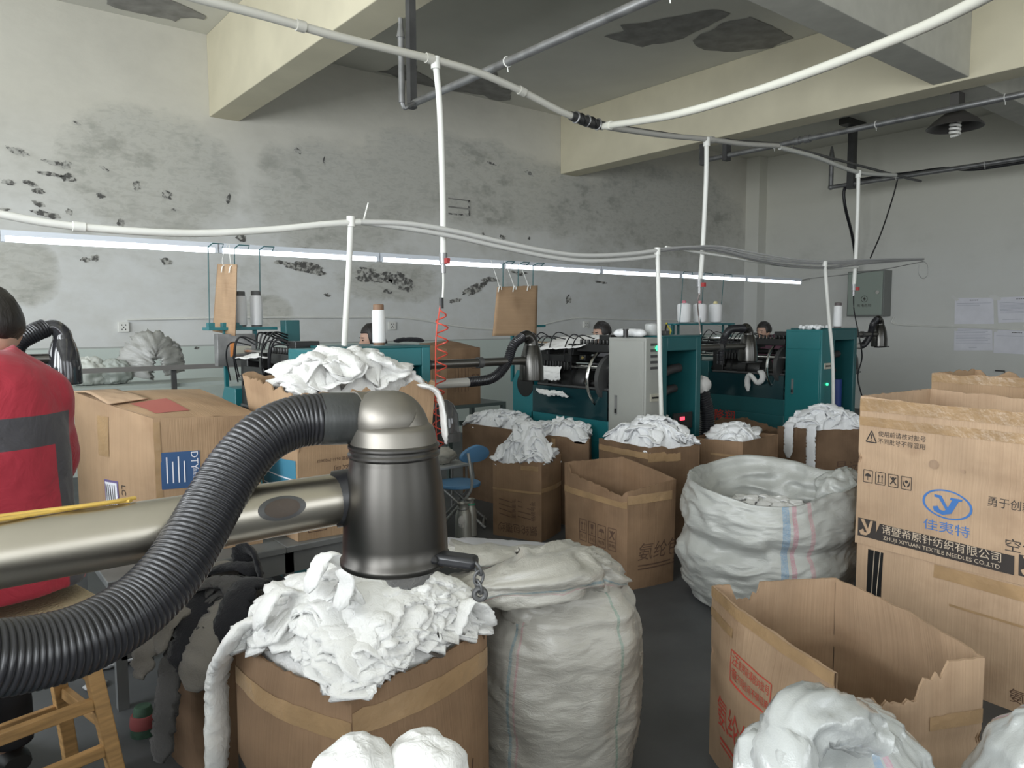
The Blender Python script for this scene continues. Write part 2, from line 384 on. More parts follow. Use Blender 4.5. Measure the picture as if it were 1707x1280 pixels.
WALLB = wallmat('old_painted_plaster', (.615, .595, .525), (.67, .68, .67), 1.0, (.55, .61, .57), ((245,285,150,105), (560,330,140,95), (760,300,170,75), (900,330,120,60), (1100,350,130,75), (35,455,62,58), (450,520,40,30), (650,470,90,35)))
WALLR = wallmat('grey_painted_plaster', (.63, .62, .545), (.67, .675, .645), .25)
CEIL = mat('ceiling_paint', (.64, .63, .565), .9, var=.06, scale=1.2)
BEAM = mat('cream_beam_paint', (.66, .61, .455), .85, var=.07, scale=2.0)
FLAKE, _nt, _b = new_mat('flaked_bare_cement'); _b.inputs['Roughness'].default_value = .95
_n = _nt.nodes.new('ShaderNodeTexNoise'); _n.inputs['Scale'].default_value = 26; _n.inputs['Detail'].default_value = 6; _g = _nt.nodes.new('ShaderNodeNewGeometry'); _nt.links.new(_g.outputs['Position'], _n.inputs[0])
_q = _nt.nodes.new('ShaderNodeValToRGB'); _q.color_ramp.elements[0].position = .44; _q.color_ramp.elements[1].position = .60; _q.color_ramp.elements[0].color = (.10, .098, .092, 1); _q.color_ramp.elements[1].color = (.46, .455, .42, 1)
_nt.links.new(_n.outputs[0], _q.inputs[0]); _nt.links.new(_q.outputs[0], _b.inputs['Base Color'])
PEEL = mat('peeled_ceiling_cement', (.27, .265, .25), .95, var=.2, scale=7)
def blob(cx, cy, rx, ry, seed, n=26, jag=.35, rot=0):
    rnd = random.Random(seed); out = []
    for i in range(n):
        a = 2*PI*i/n; k = 1 + jag*(nz(math.cos(a)*1.7+seed*3.1, math.sin(a)*1.7, seed)*1.6) + rnd.uniform(-.5, .5)*jag*.6
        x = math.cos(a)*rx*k; y = math.sin(a)*ry*k
        out.append((cx + x*math.cos(rot)-y*math.sin(rot), cy + x*math.sin(rot)+y*math.cos(rot)))
    return out
# back wall, with the patches where the paint has flaked off
b = MB(); b.box((XL-.2, W, 0), (XR+.2, W+.2, ZC))
flk = [(30,253,15,6,.45),(88,272,14,5,.3),(108,276,7,6,0),(80,290,16,5,.1),(110,296,12,8,0),(14,305,8,4,0),(50,306,10,4,.4),(63,318,8,5,0),(62,338,12,5,.5),(74,356,16,7,.3),(115,353,4,6,0),
 (175,282,6,3,.5),(168,327,6,5,0),(228,311,10,7,.5),(278,326,8,6,.6),(290,350,5,3,0),(202,371,5,8,0),(380,333,3,9,.2),(142,433,7,5,0),(158,430,5,6,.5),(278,437,8,5,0),(402,396,9,6,0),(496,251,7,5,.6),
 (518,422,20,7,.25),(505,446,34,9,.18),(545,492,5,4,.5),(630,462,32,12,.1),(668,470,22,14,.6),(645,485,12,6,0),(760,500,16,5,-.2),(792,482,22,9,-.6),(818,466,22,6,.05),(865,455,14,5,.1),(700,380,5,3,.3),
 (822,274,8,2.2,.2),(881,289,9,3,.4),(946,500,6,11,.1),(1000,470,13,3,.05),(128,205,5,2,.6),(540,268,2,8,0),(882,397,3,4,0),(838,395,8,4,.3),(805,390,3,3,0),(328,580,4,3,0),(8,349,7,3,0)]
for i, (px, py, rx, ry, ro) in enumerate(flk):
    c = YP(px, py, W); zz = (c-CAMP).length*.00078; rnd = random.Random(i)
    n = max(2, min(16, int(rx*ry/14)))
    for q in range(n):
        a_ = rnd.uniform(0, 2*PI); f_ = rnd.random()**.7 if q else 0
        ox, oy = rx*.8*f_*math.cos(a_), ry*.8*f_*math.sin(a_); ox, oy = ox*math.cos(ro)-oy*math.sin(ro), ox*math.sin(ro)+oy*math.cos(ro)
        sc_ = rnd.uniform(.25, .5) if q else .6
        sx_ = max(1.2, rx*sc_*(.8 if n > 3 else 1.2)); sy_ = max(1.0, ry*sc_*(.9 if n > 3 else 1.2))
        pts = blob(c.x+ox*zz*1.3, c.z-oy*zz, sx_*zz*1.3, sy_*zz, i*5+q, 26, .42, -ro*.7)
        b.add([(x, W-.004-.0004*q, z) for x, z in pts], [tuple(range(len(pts)))], 1)
# bricked-up vent hole
c = YP(765, 345, W)
b.box((c.x-.17, W-.012, c.z-.11), (c.x+.17, W, c.z-.09), 1); b.box((c.x-.17, W-.012, c.z+.09), (c.x+.17, W, c.z+.105), 2)
b.box((c.x-.17, W-.01, c.z-.02), (c.x+.17, W, c.z-.002), 2); b.box((c.x+.15, W-.012, c.z-.1), (c.x+.175, W, c.z+.1), 1)
struct(b.build('wall_back', [WALLB, FLAKE, PEEL], smooth=False))
b = MB(); b.box((XR, YF-.2, 0), (XR+.2, W, ZC)); struct(b.build('wall_right', WALLR, smooth=False))
def wall_openings(horizontal, base, wins, lo, hi, z0, z1):
    m = MB(); cur = lo
    def bx(a, bb, za, zb):
        if horizontal: m.box((a, base-.2, za), (bb, base, zb))
        else: m.box((base-.2, a, za), (base, bb, zb))
    for a, bb in wins:
        bx(cur, a, 0, ZC); bx(a, bb, 0, z0); bx(a, bb, z1, ZC); cur = bb
    bx(cur, hi, 0, ZC); return m
struct(wall_openings(False, XL, WIN_LEFT, YF-.2, W+.2, 1.2, 3.3).build('wall_left', WALLR, smooth=False))
struct(wall_openings(True, YF, WIN_BACK, XL, XR, 1.2, 3.3).build('wall_front', WALLR, smooth=False))
ALU = mat('window_aluminium', (.6, .6, .6), .4, .6)
k = 0
for hz, base, wins in ((False, XL, WIN_LEFT), (True, YF, WIN_BACK)):
    for a, bb in wins:
        k += 1; m = MB()
        for u0, u1, z0, z1 in ((a, bb, 1.2, 1.25), (a, bb, 3.25, 3.3), (a, a+.05, 1.25, 3.25), (bb-.05, bb, 1.25, 3.25), ((a+bb)/2-.025, (a+bb)/2+.025, 1.25, 3.25), (a, bb, 2.45, 2.5)):
            if hz: m.box((u0, base-.14, z0), (u1, base-.08, z1))
            else: m.box((base-.14, u0, z0), (base-.08, u1, z1))
        struct(m.build('window_%d' % k, ALU, smooth=False))
FLOOR = mat('dark_cement_floor', (.085, .088, .092), .5, var=.28, scale=2.2, bump=.12, bscale=9, spec=.35)
b = MB(); b.box((XL-.2, YF-.2, -.1), (XR+.2, W+.2, 0)); struct(b.build('floor', FLOOR, smooth=False))
# ceiling slab with peeled patches (thin steps of bare cement)
b = MB(); b.box((XL-.2, YF-.2, ZC), (XR+.2, W+.2, ZC+.15))
def ceil_patch(pix, m=1, dz=.006):
    pts = [ZH(px, py, ZC) for px, py in pix]; out = []
    for i, p in enumerate(pts):
        q = pts[(i+1) % len(pts)]; k2 = 5
        for j in range(k2):
            t = j/k2; r = p.lerp(q, t); r.x += nz(r.x*6, r.y*6, 1)*.06; r.y += nz(r.x*6, r.y*6, 5)*.05; out.append(r)
    b.add([(p.x, p.y, ZC-dz) for p in out], [tuple(range(len(out)))], m)
ceil_patch([(175,-14),(176,5),(205,16),(255,26),(302,36),(305,29),(338,31),(338,22),(290,2),(270,-14)])
ceil_patch([(626,118),(655,124),(690,140),(735,150),(760,158),(700,120),(690,107),(660,108),(650,116)])
ceil_patch([(735,150),(780,153),(805,160),(828,168),(850,166),(852,150),(830,142),(828,120),(815,112),(790,120),(760,135)])
ceil_patch([(1008,60),(1040,70),(1068,78),(1120,68),(1170,48),(1220,22),(1190,16),(1130,25),(1080,36),(1035,40),(1042,50)])
ceil_patch([(1152,68),(1175,83),(1225,86),(1285,78),(1323,63),(1285,42),(1250,27),(1200,40)])
struct(b.build('ceiling', [CEIL, PEEL], smooth=False))
for i, (x0, x1) in enumerate(((2.57, 2.88), (7.60, 7.91))):
    b = MB(); b.box((x0, YF, 3.68), (x1, W, ZC)); o = struct(b.build('trim_%d' % (i+1), BEAM, smooth=False, bevel=.008))
b = MB(); b.box((XL, 2.82, 3.70), (XR, 3.13, ZC)); struct(b.build('trim_3', mat('grey_cross_beam_paint', (.50, .49, .43), .85, var=.07), smooth=False, bevel=.008))
b = MB(); b.box((12.30, 8.02, 0), (XR, W, ZC)); struct(b.build('trim_4', WALLR, smooth=False))
# ------------------------------------------------------------------ lettering, cartons, cloth heaps, sacks
_TX = {}
def text2d(s):                                                    # glyph outlines as flat triangles, unit height, centred
    if s in _TX: return _TX[s]
    cu = bpy.data.curves.new('lettering', 'FONT'); cu.body = s; cu.size = 1.0; cu.align_x = 'CENTER'; cu.align_y = 'CENTER'; cu.resolution_u = 2
    o = bpy.data.objects.new('lettering', cu); me = bpy.data.meshes.new_from_object(o)
    vs = [(v.co.x, v.co.y) for v in me.vertices]; fs = [tuple(p.vertices) for p in me.polygons]
    bpy.data.objects.remove(o); bpy.data.meshes.remove(me); bpy.data.curves.remove(cu)
    _TX[s] = (vs, fs); return _TX[s]
def put_text(mb, s, fn, size, m, cx=0.0, cy=0.0, rot=0.0, sx=1.0, shear=0.0):
    vs, fs = text2d(s); c, sn = math.cos(rot), math.sin(rot)
    out = []
    for x, y in vs:
        x = (x + shear*y)*size*sx; y = y*size
        out.append(fn(cx + x*c - y*sn, cy + x*sn + y*c))
    mb.add(out, fs, m)
def put_poly(mb, pts, fn, m): mb.add([fn(x, y) for x, y in pts], [tuple(range(len(pts)))], m)
def put_line(mb, a, b, wd, fn, m):
    (x0, y0), (x1, y1) = a, b; L_ = math.hypot(x1-x0, y1-y0) or 1; nx, ny = -(y1-y0)/L_*wd/2, (x1-x0)/L_*wd/2
    k = max(1, int(L_/.05))
    for i in range(k):
        ax, ay = lerp(x0, x1, i/k), lerp(y0, y1, i/k); bx, by = lerp(x0, x1, (i+1)/k), lerp(y0, y1, (i+1)/k)
        put_poly(mb, [(ax-nx, ay-ny), (bx-nx, by-ny), (bx+nx, by+ny), (ax+nx, ay+ny)], fn, m)
def put_rect(mb, x0, y0, x1, y1, wd, fn, m):
    for a, b in (((x0,y0),(x1,y0)), ((x1,y0),(x1,y1)), ((x1,y1),(x0,y1)), ((x0,y1),(x0,y0))): put_line(mb, a, b, wd, fn, m)
def put_fill(mb, x0, y0, x1, y1, fn, m, nx=6, ny=4):
    mb.grid(lambda u, v: fn(lerp(x0, x1, u), lerp(y0, y1, v)), nx, ny, m)
def put_disc(mb, cx, cy, rx, ry, fn, m, rot=0, n=24, inner=None):
    c, s = math.cos(rot), math.sin(rot)
    def q(k, r): x, y = rx*r*math.cos(k), ry*r*math.sin(k); return fn(cx+x*c-y*s, cy+x*s+y*c)
    if inner is None: mb.add([q(2*PI*i/n, 1) for i in range(n)], [tuple(range(n))], m)
    else:
        vs = [q(2*PI*i/n, 1) for i in range(n)] + [q(2*PI*i/n, inner) for i in range(n)]
        mb.add(vs, [(i, (i+1) % n, n+(i+1) % n, n+i) for i in range(n)], m)
def icon(mb, kind, x, y, w_, fn, m):                              # transport marks: box x..x+w_, y..y+h
    h = w_*1.25; put_rect(mb, x, y, x+w_, y+h, w_*.07, fn, m); cx = x+w_/2; cy = y+h/2
    if kind == 'up':
        for q in (-.18, .18):
            put_line(mb, (cx+q*w_, y+h*.2), (cx+q*w_, y+h*.65), w_*.08, fn, m); put_poly(mb, [(cx+q*w_-w_*.12, y+h*.62), (cx+q*w_+w_*.12, y+h*.62), (cx+q*w_, y+h*.84)], fn, m)
        put_line(mb, (x+w_*.2, y+h*.16), (x+w_*.8, y+h*.16), w_*.07, fn, m)
    elif kind == 'glass':
        put_poly(mb, [(cx-w_*.2, y+h*.85), (cx-w_*.16, y+h*.5), (cx+w_*.16, y+h*.5), (cx+w_*.2, y+h*.85)], fn, m); put_line(mb, (cx, y+h*.5), (cx, y+h*.2), w_*.07, fn, m); put_line(mb, (cx-w_*.15, y+h*.17), (cx+w_*.15, y+h*.17), w_*.07, fn, m)
    elif kind == 'umbrella':
        put_poly(mb, [(cx+w_*.34*math.cos(a), y+h*.48+w_*.34*math.sin(a)) for a in [PI*i/8 for i in range(9)]], fn, m); put_line(mb, (cx, y+h*.5), (cx, y+h*.18), w_*.07, fn, m)
    elif kind == 'cross':
        put_line(mb, (x+w_*.2, y+h*.2), (x+w_*.8, y+h*.8), w_*.12, fn, m); put_line(mb, (x+w_*.8, y+h*.2), (x+w_*.2, y+h*.8), w_*.12, fn, m); put_disc(mb, cx, y+h*.72, w_*.13, w_*.13, fn, m, n=10)
    elif kind == 'hands':
        put_disc(mb, cx, y+h*.62, w_*.16, w_*.16, fn, m, n=12)
        put_poly(mb, [(x+w_*.15, y+h*.72), (x+w_*.28, y+h*.45), (x+w_*.48, y+h*.2), (x+w_*.3, y+h*.2), (x+w_*.14, y+h*.4)], fn, m)
        put_poly(mb, [(x+w_*.85, y+h*.72), (x+w_*.72, y+h*.45), (x+w_*.52, y+h*.2), (x+w_*.7, y+h*.2), (x+w_*.86, y+h*.4)], fn, m)

class Carton:
    """An open or closed corrugated carton. cs: four floor corners, counter-clockwise from above; panel k runs from corner k to k+1."""
    def __init__(s, cs, z0, h, bulge=.015, flare=0.0, rim=.006, seed=1, tears=(), hs=None, crease=None, th=.007, nu=22, nv=16, closed=False, top_dome=0.0, tilt=None, sag=0.0, topc=None):
        s.cs = [Vector((c[0], c[1], 0)) for c in cs]; s.z0 = z0; s.h = h; s.b = bulge if isinstance(bulge, (list, tuple)) else [bulge]*4
        s.flare = flare; s.rim = rim; s.seed = seed; s.tears = tears; s.hs = hs or [h]*4; s.crease = crease; s.th = th; s.nu = nu; s.nv = nv
        s.closed = closed; s.dome = top_dome; s.sag = sag
        s.c = sum(s.cs, Vector())/4
        s.topc = [Vector((c[0], c[1], 0)) for c in topc] if topc else None
        s.len = [(s.cs[(k+1) % 4]-s.cs[k]).length for k in range(4)]
        s.nrm = []
        for k in range(4):
            d = (s.cs[(k+1) % 4]-s.cs[k]).normalized(); s.nrm.append(Vector((d.y, -d.x, 0)))
    def H(s, k, t):
        hh = lerp(s.hs[k], s.hs[(k+1) % 4], t); u = k+t
        r = 0
        if not s.closed: r = s.rim*(nz(u*9, s.seed)+.6*nz(u*31, s.seed+4)) - s.sag*4*t*(1-t)
        for (kk, t0, t1, dp) in s.tears:
            if kk == k and t0 <= t <= t1:
                e = min(1, min(t-t0, t1-t)/.035+.15); r -= dp*e*(.8+.35*nz(t*26, s.seed*2.2)+.25*nz(t*70, s.seed))
        return hh + r
    def S(s, k, t, v, off=0.0):
        k = k % 4
        a, b = s.cs[k], s.cs[(k+1) % 4]; p = a.lerp(b, t)
        if s.topc: p = p.lerp(s.topc[k].lerp(s.topc[(k+1) % 4], t), v)
        H_ = s.H(k, t); h0 = lerp(s.hs[k], s.hs[(k+1) % 4], t)
        z = v*h0 + (H_-h0)*(v**9)
        p = s.c + (p-s.c)*(1+s.flare*v)
        n = s.nrm[k]
        bl = s.b[k]*4*t*(1-t)*(math.sin(PI*min(1, v*.75+.12)))
        bl += .006*nz(p.x*7+s.seed, p.y*7, z*6)*min(1, 8*t*(1-t)*2) + .0022*nz(p.x*25, p.y*25, z*22+s.seed)*min(1, 12*t*(1-t))
        if s.crease: bl -= .007*math.exp(-((v-s.crease)/.014)**2)
        p = p + n*(bl+off)
        # keep the two panels that share a corner together
        return Vector((p.x, p.y, s.z0+z))
    def at(s, k, x, z, off=.0016):                                # x metres from corner k, z metres above the carton's floor
        return s.S(k, x/s.len[k], z/lerp(s.hs[k], s.hs[(k+1) % 4], min(1, max(0, x/s.len[k]))), off)
    def face(s, k, off=.0016): return lambda x, z: s.at(k, x, z, off)
    def shell(s, mb=None, m=0):
        mb = mb or MB(); cum = [0, s.len[0], s.len[0]+s.len[1], s.len[0]+s.len[1]+s.len[2]]
        for k in range(4):
            uvf = lambda u, v, k=k: (cum[k]+u*s.len[k]+s.seed*1.7, v*s.h+s.seed*.9)
            mb.grid(lambda u, v: s.S(k, u, v), s.nu, s.nv, m, uvf=uvf)
            if not s.closed:
                mb.grid(lambda u, v: s.S(k, u, v, -s.th), s.nu, s.nv, m, flip=True, uvf=uvf)
                mb.grid(lambda u, v: s.S(k, u, 1, -s.th*v), s.nu, 1, m, uvf=uvf)
        B = [s.S(k, 0, 0) for k in range(4)]; mb.add([p + V(0, 0, .003) for p in B], [(0, 1, 2, 3)], m); mb.add(B, [(3, 2, 1, 0)], m)
        if s.closed:
            T = [s.S(k, 0, 1) for k in range(4)]; T = T
            def top(u, v):
                # bilinear patch whose border follows the side panels
                c0 = s.S(0, u, 1); c1 = s.S(2, 1-u, 1); d0 = s.S(3, 1-v, 1); d1 = s.S(1, v, 1)
                p = c0.lerp(c1, v) + d0.lerp(d1, u) - (T[0].lerp(T[1], u)).lerp(T[3].lerp(T[2], u), v)
                p.z += s.dome*math.sin(PI*u)*math.sin(PI*v) + .003*nz(u*6, v*6, s.seed); return p
            s.top = top
            mb.grid(top, s.nu, s.nu, m, uvf=lambda u, v: (u*s.len[0]+s.seed, v*s.len[1]))
        return mb
    def tape(s, mb, k, t0, t1, z0, z1, m=0, off=.0022, wob=.0):
        mb.grid(lambda u, v: s.at(k, lerp(t0, t1, u)*s.len[k], min(lerp(z0, z1, v) + wob*nz(u*4, s.seed), .999*s.hs[k]), off), 16, 3, m)

def heap(cs, z0, peak, seed=1, strips=60, mat_=None, res=44, width=.055, length=(.22, .5), amp=.02, name='cloth_heap', power=.8, fine=1.0, inset=.02, skew=(0, 0), sheet=False, drop=.06, low=None):
    """A heap of loose knitted tubes lying in a carton: a crumpled mound with gathered strips over it."""
    rnd = random.Random(seed); c = [Vector((q[0], q[1], 0)) for q in cs]; ctr = sum(c, Vector())/4
    c = [q + (ctr-q).normalized()*inset for q in c]
    def flat(s, t): return c[0].lerp(c[1], s).lerp(c[3].lerp(c[2], s), t)
    def hgt(s, t):
        e = max(0.0, 16*s*(1-s)*t*(1-t))
        sx = s + skew[0]*s*(1-s); tx = t + skew[1]*t*(1-t); e2 = max(0.0, 16*sx*(1-sx)*tx*(1-tx))
        return peak*(e2**power)
    S_ = (c[1]-c[0]).length; T_ = (c[3]-c[0]).length
    def surf(s, t, k=1.0):
        p = flat(s, t); q = (p.x*fine, p.y*fine)
        wv = nz(q[0]*5+seed, q[1]*5, seed)
        w2 = nz(q[0]*11+3, q[1]*11+seed, 2)
        d = amp*(1.1*wv + .75*ridge(q[0]*9+wv*1.5, q[1]*9+w2*.6, seed+2)*.7 + .55*ridge(q[0]*19+w2*1.6, q[1]*19+wv*2, seed+5)*.7 + .30*ridge(q[0]*38+w2*2.5, q[1]*38+wv*3, seed+9)*.7 + .16*ridge(q[0]*75+w2*4, q[1]*75, seed+12)*.7)*k
        e = min(1, 30*s*(1-s)*t*(1-t)*2)
        return Vector((p.x + .01*nz(q[0]*14, q[1]*14, 3), p.y + .01*nz(q[0]*14, q[1]*14, 7), z0 - drop*(1-e) + hgt(s, t) + d*(.4+.6*e)))
    mb = MB(); mb.grid(lambda u, v: surf(u, v), res, res)
    for i in range(strips):
        s0, t0 = rnd.uniform(.04, .96), rnd.uniform(.04, .96); a = rnd.uniform(0, 2*PI)
        if i % 5 < 2:
            q4 = rnd.randrange(4); e_ = rnd.uniform(.02, .10); s0, t0, a = ((rnd.uniform(0, .8), e_, 0), (1-e_, rnd.uniform(0, .8), PI/2), (rnd.uniform(.2, 1), 1-e_, PI), (e_, rnd.uniform(.2, 1), -PI/2))[q4]; a += rnd.uniform(-.5, .5)
        L_ = rnd.uniform(*length); wd = width*rnd.uniform(.7, 1.25)
        n = int(max(8, L_/.011*min(1.0, fine+.2))); n = min(n, 44); pts = []; s, t = s0, t0; cv = rnd.uniform(-3.2, 3.2); lift = rnd.uniform(0, .02)
        for k in range(n+1):
            pp = surf(min(.985, max(.015, s)), min(.985, max(.015, t)), .45); fr = k/n
            pp.z += .012 + lift*math.sin(PI*fr) + .012*nz(fr*5+i, i*.37)
            pts.append(pp)
            a += cv*L_/n + .35*nz(fr*6+i*1.3, 5); ds = L_/n
            s += math.cos(a)*ds/S_; t += math.sin(a)*ds/T_
            if s < .03: a = math.atan2(math.sin(a), abs(math.cos(a)))
            if s > .97: a = math.atan2(math.sin(a), -abs(math.cos(a)))
            if t < .03: a = math.atan2(abs(math.sin(a)), math.cos(a))
            if t > .97: a = math.atan2(-abs(math.sin(a)), math.cos(a))
        seg = 14; vs = []; fs = []; fl = rnd.uniform(.14, .30); ph = rnd.uniform(0, 50)
        tw = rnd.uniform(-1.2, 1.2)
        for k in range(n+1):
            T = (pts[min(k+1, n)]-pts[max(k-1, 0)]).normalized(); up = Vector((0, 0, 1)); up = (up-T*up.dot(T)).normalized(); sd = T.cross(up)
            fr = k/n; tp = min(1, math.sin(PI*min(max(fr, .004), .996))*2.2)**.5
            r = wd/2*tp*(1+.35*nz(fr*6+ph, 2)); ang = tw*.7*nz(fr*3+ph, 9)
            s2 = sd*math.cos(ang)+up*math.sin(ang); u2 = up*math.cos(ang)-sd*math.sin(ang)
            for q in range(seg):
                th = 2*PI*q/seg; gather = 1 + .24*ridge(fr*L_*48*min(1, fine)+ph, th*.9+ph, i*.1) + .16*ridge(fr*L_*20+ph, th*1.8, ph) + .10*nz(fr*30, th*2, ph)
                vs.append(pts[k] + s2*(math.cos(th)*r*gather) + u2*(math.sin(th)*r*fl*gather))
        for k in range(n):
            for q in range(seg): fs.append((k*seg+q, k*seg+(q+1) % seg, (k+1)*seg+(q+1) % seg, (k+1)*seg+q))
        fs.append(tuple(range(seg-1, -1, -1))); fs.append(tuple(n*seg+q for q in range(seg)))
        mb.add(vs, fs)
    o = mb.build(name, mat_ or WHITE, angle=180)
    return o

def rag(name, pts, width, mat_, label, cat, seed=1, flat=.22, group=None, seg=14, n=10, gath=.2, parent=None, taper=True):
    """A single gathered knitted tube lying or hanging along pts."""
    p = resample(cr(pts, n), .012); m = len(p); vs = []; fs = []
    T = [(p[min(i+1, m-1)]-p[max(i-1, 0)]).normalized() for i in range(m)]
    up = Vector((0, 0, 1)) if abs(T[0].z) < .9 else -_fw
    for i in range(m):
        up = (up-T[i]*up.dot(T[i])).normalized(); sd = T[i].cross(up); fr = i/(m-1)
        wv = width(fr) if callable(width) else width
        tp = min(1, math.sin(PI*min(max(fr, .02), .98))*3)**.5 if taper else 1
        for q in range(seg):
            th = 2*PI*q/seg; g = 1 + gath*ridge(i*.55+seed, th*.8, seed) + .08*nz(i*.2, th, seed)
            vs.append(p[i] + sd*(math.cos(th)*wv/2*tp*g) + up*(math.sin(th)*wv/2*tp*flat*g))
    for i in range(m-1):
        for q in range(seg): fs.append((i*seg+q, i*seg+(q+1) % seg, (i+1)*seg+(q+1) % seg, (i+1)*seg+q))
    fs.append(tuple(range(seg-1, -1, -1))); fs.append(tuple((m-1)*seg+q for q in range(seg)))
    mb = MB(); mb.add(vs, fs); o = mb.build(name, mat_, parent, angle=180)
    if label: tag(o, label, cat, group)
    return o
def wrink(x, y, z, k=1.0, sd=0.0):                                # cloth folds: broad, then sharp
    a = nz(x*3*k+sd, y*3*k, z*3*k)
    b = nz(x*4*k+sd, y*4*k, z*5*k+9)
    return 1.1*a + .42*ridge(x*3.2*k+a, y*3.2*k+sd, z*7*k+b)*.6 + .20*ridge(x*6*k+sd+b*2, y*6*k+a, z*17*k+b*2)*.6 + .10*ridge(x*11*k+b*3, y*11*k, z*34*k+sd+b*4)*.6 + .05*nz(x*40*k, y*40*k, z*60*k)
# ------------------------------------------------------------------ overhead pipes, conduits and the tube lights
TUBE = mat('lit_fluorescent_tube', (1, 1, 1), .4, emit=((.84, .93, 1.0), 4.5))
HOUS = mat('lamp_housing_white', (.62, .66, .72), .4)
def pipe(name, pts, r, m, label, cat, seg=10, clips=(), group=None, n=8):
    p = cr(pts, n) if len(pts) > 2 else [Vector(q) for q in pts]
    t = thing(name, label, cat, p[0], 0, group)
    mb = MB(); mb.tube(p, r, seg); mb.build('pipe', m, t)
    for c in clips:                                              # couplings and tie clips along the run
        i = max(1, min(len(p)-2, int(c*(len(p)-1)))); d = (p[i+1]-p[i]).normalized()
        k = MB(); k.cyl(p[i]-d*.022, p[i]+d*.022, r*1.28, seg=seg); k.build('coupling', m, t)
    return t
YC = 3.5
top = [YP(*q, YC) for q in ((250,-26),(340,0),(440,26),(560,60),(650,82),(725,100),(800,122),(870,152),(940,188),(985,203))]
pipe('conduit_pipe', top, .021, mat('aged_grey_pvc', (.50, .49, .44), .4), 'long white plastic conduit crossing under the ceiling from upper left to the black tape wrap', 'pipe', clips=(.28, .55, .78))
top2 = [YP(*q, YC) for q in ((985,204),(1020,213),(1060,219),(1110,226),(1178,232),(1240,240),(1297,243))]
pipe('conduit_pipe', top2, .019, mat('grey_pvc', (.40, .39, .36), .45), 'grey sagging conduit between the tape wrap and the second steel pipe', 'pipe', clips=(.7,))
top3 = [YP(*q, YC) for q in ((1300,246),(1360,262),(1430,287),(1493,292))]
pipe('conduit_pipe', top3, .019, mat('grey_pvc_b', (.45, .45, .42), .45), 'short grey conduit sloping between the second and the third steel pipe', 'pipe')
# a thin steel pole lashed beside the conduit
pipe('steel_pole', [YP(952,195,YC+.02), YP(1060,216,YC+.03), YP(1180,232,YC+.03), YP(1297,240,YC+.03)], .014, DARKST, 'thin dark steel pole lashed alongside the sagging grey conduit', 'pipe')
pipe('steel_pole', [YP(1320,246,YC+.02), YP(1493,292,YC), YP(1535,302,YC)], .012, DARKST, 'thin dark steel rod running past the third steel pipe', 'pipe')
tp = thing('tape_wrap', 'black tape wound round the conduit where the white pipe branches off', 'tape', top[-1], 0)
a, b_ = YP(952,193,YC), YP(1005,210,YC); k = MB(); k.tube([a, a.lerp(b_, .5)+V(0,0,-.004), b_], [.028, .034, .027], 12); wr_ = k.build('wrap', mat('dull_black_tape', (.03, .03, .03), .55), tp)
for i in range(5):
    q = a.lerp(b_, .15+.17*i); k = MB(); k.torus(q, .033, .006, (b_-a)+V(0, 0, .1*(i % 2)), 16, 6); k.build('band', BLACK if i % 2 else GALV, wr_)
# white pipe rising from the wrap towards the viewer
st = YP(1003,211,YC)
pipe('conduit_pipe', [st, D(1120,192,4.05), D(1240,158,3.6), D(1360,117,3.2), D(1480,70,2.8), D(1560,36,2.55), D(1640,-4,2.3), D(1720,-50,2.05)], .021, mat('cream_pvc', (.68, .67, .59), .38), 'white plastic pipe branching from the tape wrap towards the upper right', 'pipe', clips=(.02,))
# drop pipes with valves
def drop(px, py, pts, label, valve=True, r=.017, cat='pipe'):
    p = cr(pts, 8); t = thing('drop_pipe', label, cat, p[-1])
    k = MB(); k.tube(p, r, 12); k.build('pipe', PVC, t)
    k = MB(); k.cyl(p[0]+V(0,0,.028), p[0]-V(0,0,.035), r*1.5, seg=14); k.build('tee', PVC, t)
    if valve:
        e = p[-1]; k = MB(); k.cyl(e+V(0,0,.06), e-V(0,0,.0), r*1.35, seg=12); k.cyl(e, e-V(0,0,.05), r*.8, seg=10); vv = k.build('valve', GALV, t)
        k = MB(); k.box((e.x-.008, e.y-.05, e.z+.0), (e.x+.012, e.y-.015, e.z+.03)); k.build('valve_handle', mat('red_plastic', (.35, .03, .03), .5), vv)
    return t, p[-1]
_, vlv = drop(0, 0, [YP(726,104,YC), YP(733,180,YC), YP(738,320,YC), YP(739,440,YC)], 'white drop pipe hanging above the red coiled air hose')
drop(0, 0, [YP(1178,236,YC), YP(1177,300,YC), YP(1171,420,YC), YP(1166,478,YC)], 'white drop pipe ending above the three yarn cones')
drop(0, 0, [YP(1431,290,YC), YP(1430,340,YC), YP(1427,420,YC), YP(1423,484,YC)], 'white drop pipe beside the grey electrical box')
# thin lower air lines out of the valves
a = YP(739,452,YC); k = MB(); k.tube(cr([a, YP(739,475,YC), YP(738,498,YC)], 6), .006, 8); tag(k.build('air_line', PVC), 'thin white tube joining the valve to the top of the red coil', 'hose')
k = MB(); k.tube(cr([YP(1166,490,YC), YP(1163,505,YC+.1), YP(1165,530,YC+.3), YP(1168,556,3.44)], 6), .0055, 8); tag(k.build('air_line', mat('pink_grey_tube', (.5, .42, .40), .5)), 'thin tube falling from the middle drop pipe past the yarn cones', 'hose')
k = MB(); k.tube(cr([YP(1423,490,YC), YP(1424,520,YC), YP(1432,560,3.3), YP(1437,595,3.35), YP(1430,625,3.4), YP(1434,650,3.4), YP(1447,690,3.4)], 6), .006, 8); tag(k.build('air_line', RUBBER), 'thin black tube falling from the right drop pipe beside the farthest machine', 'hose')
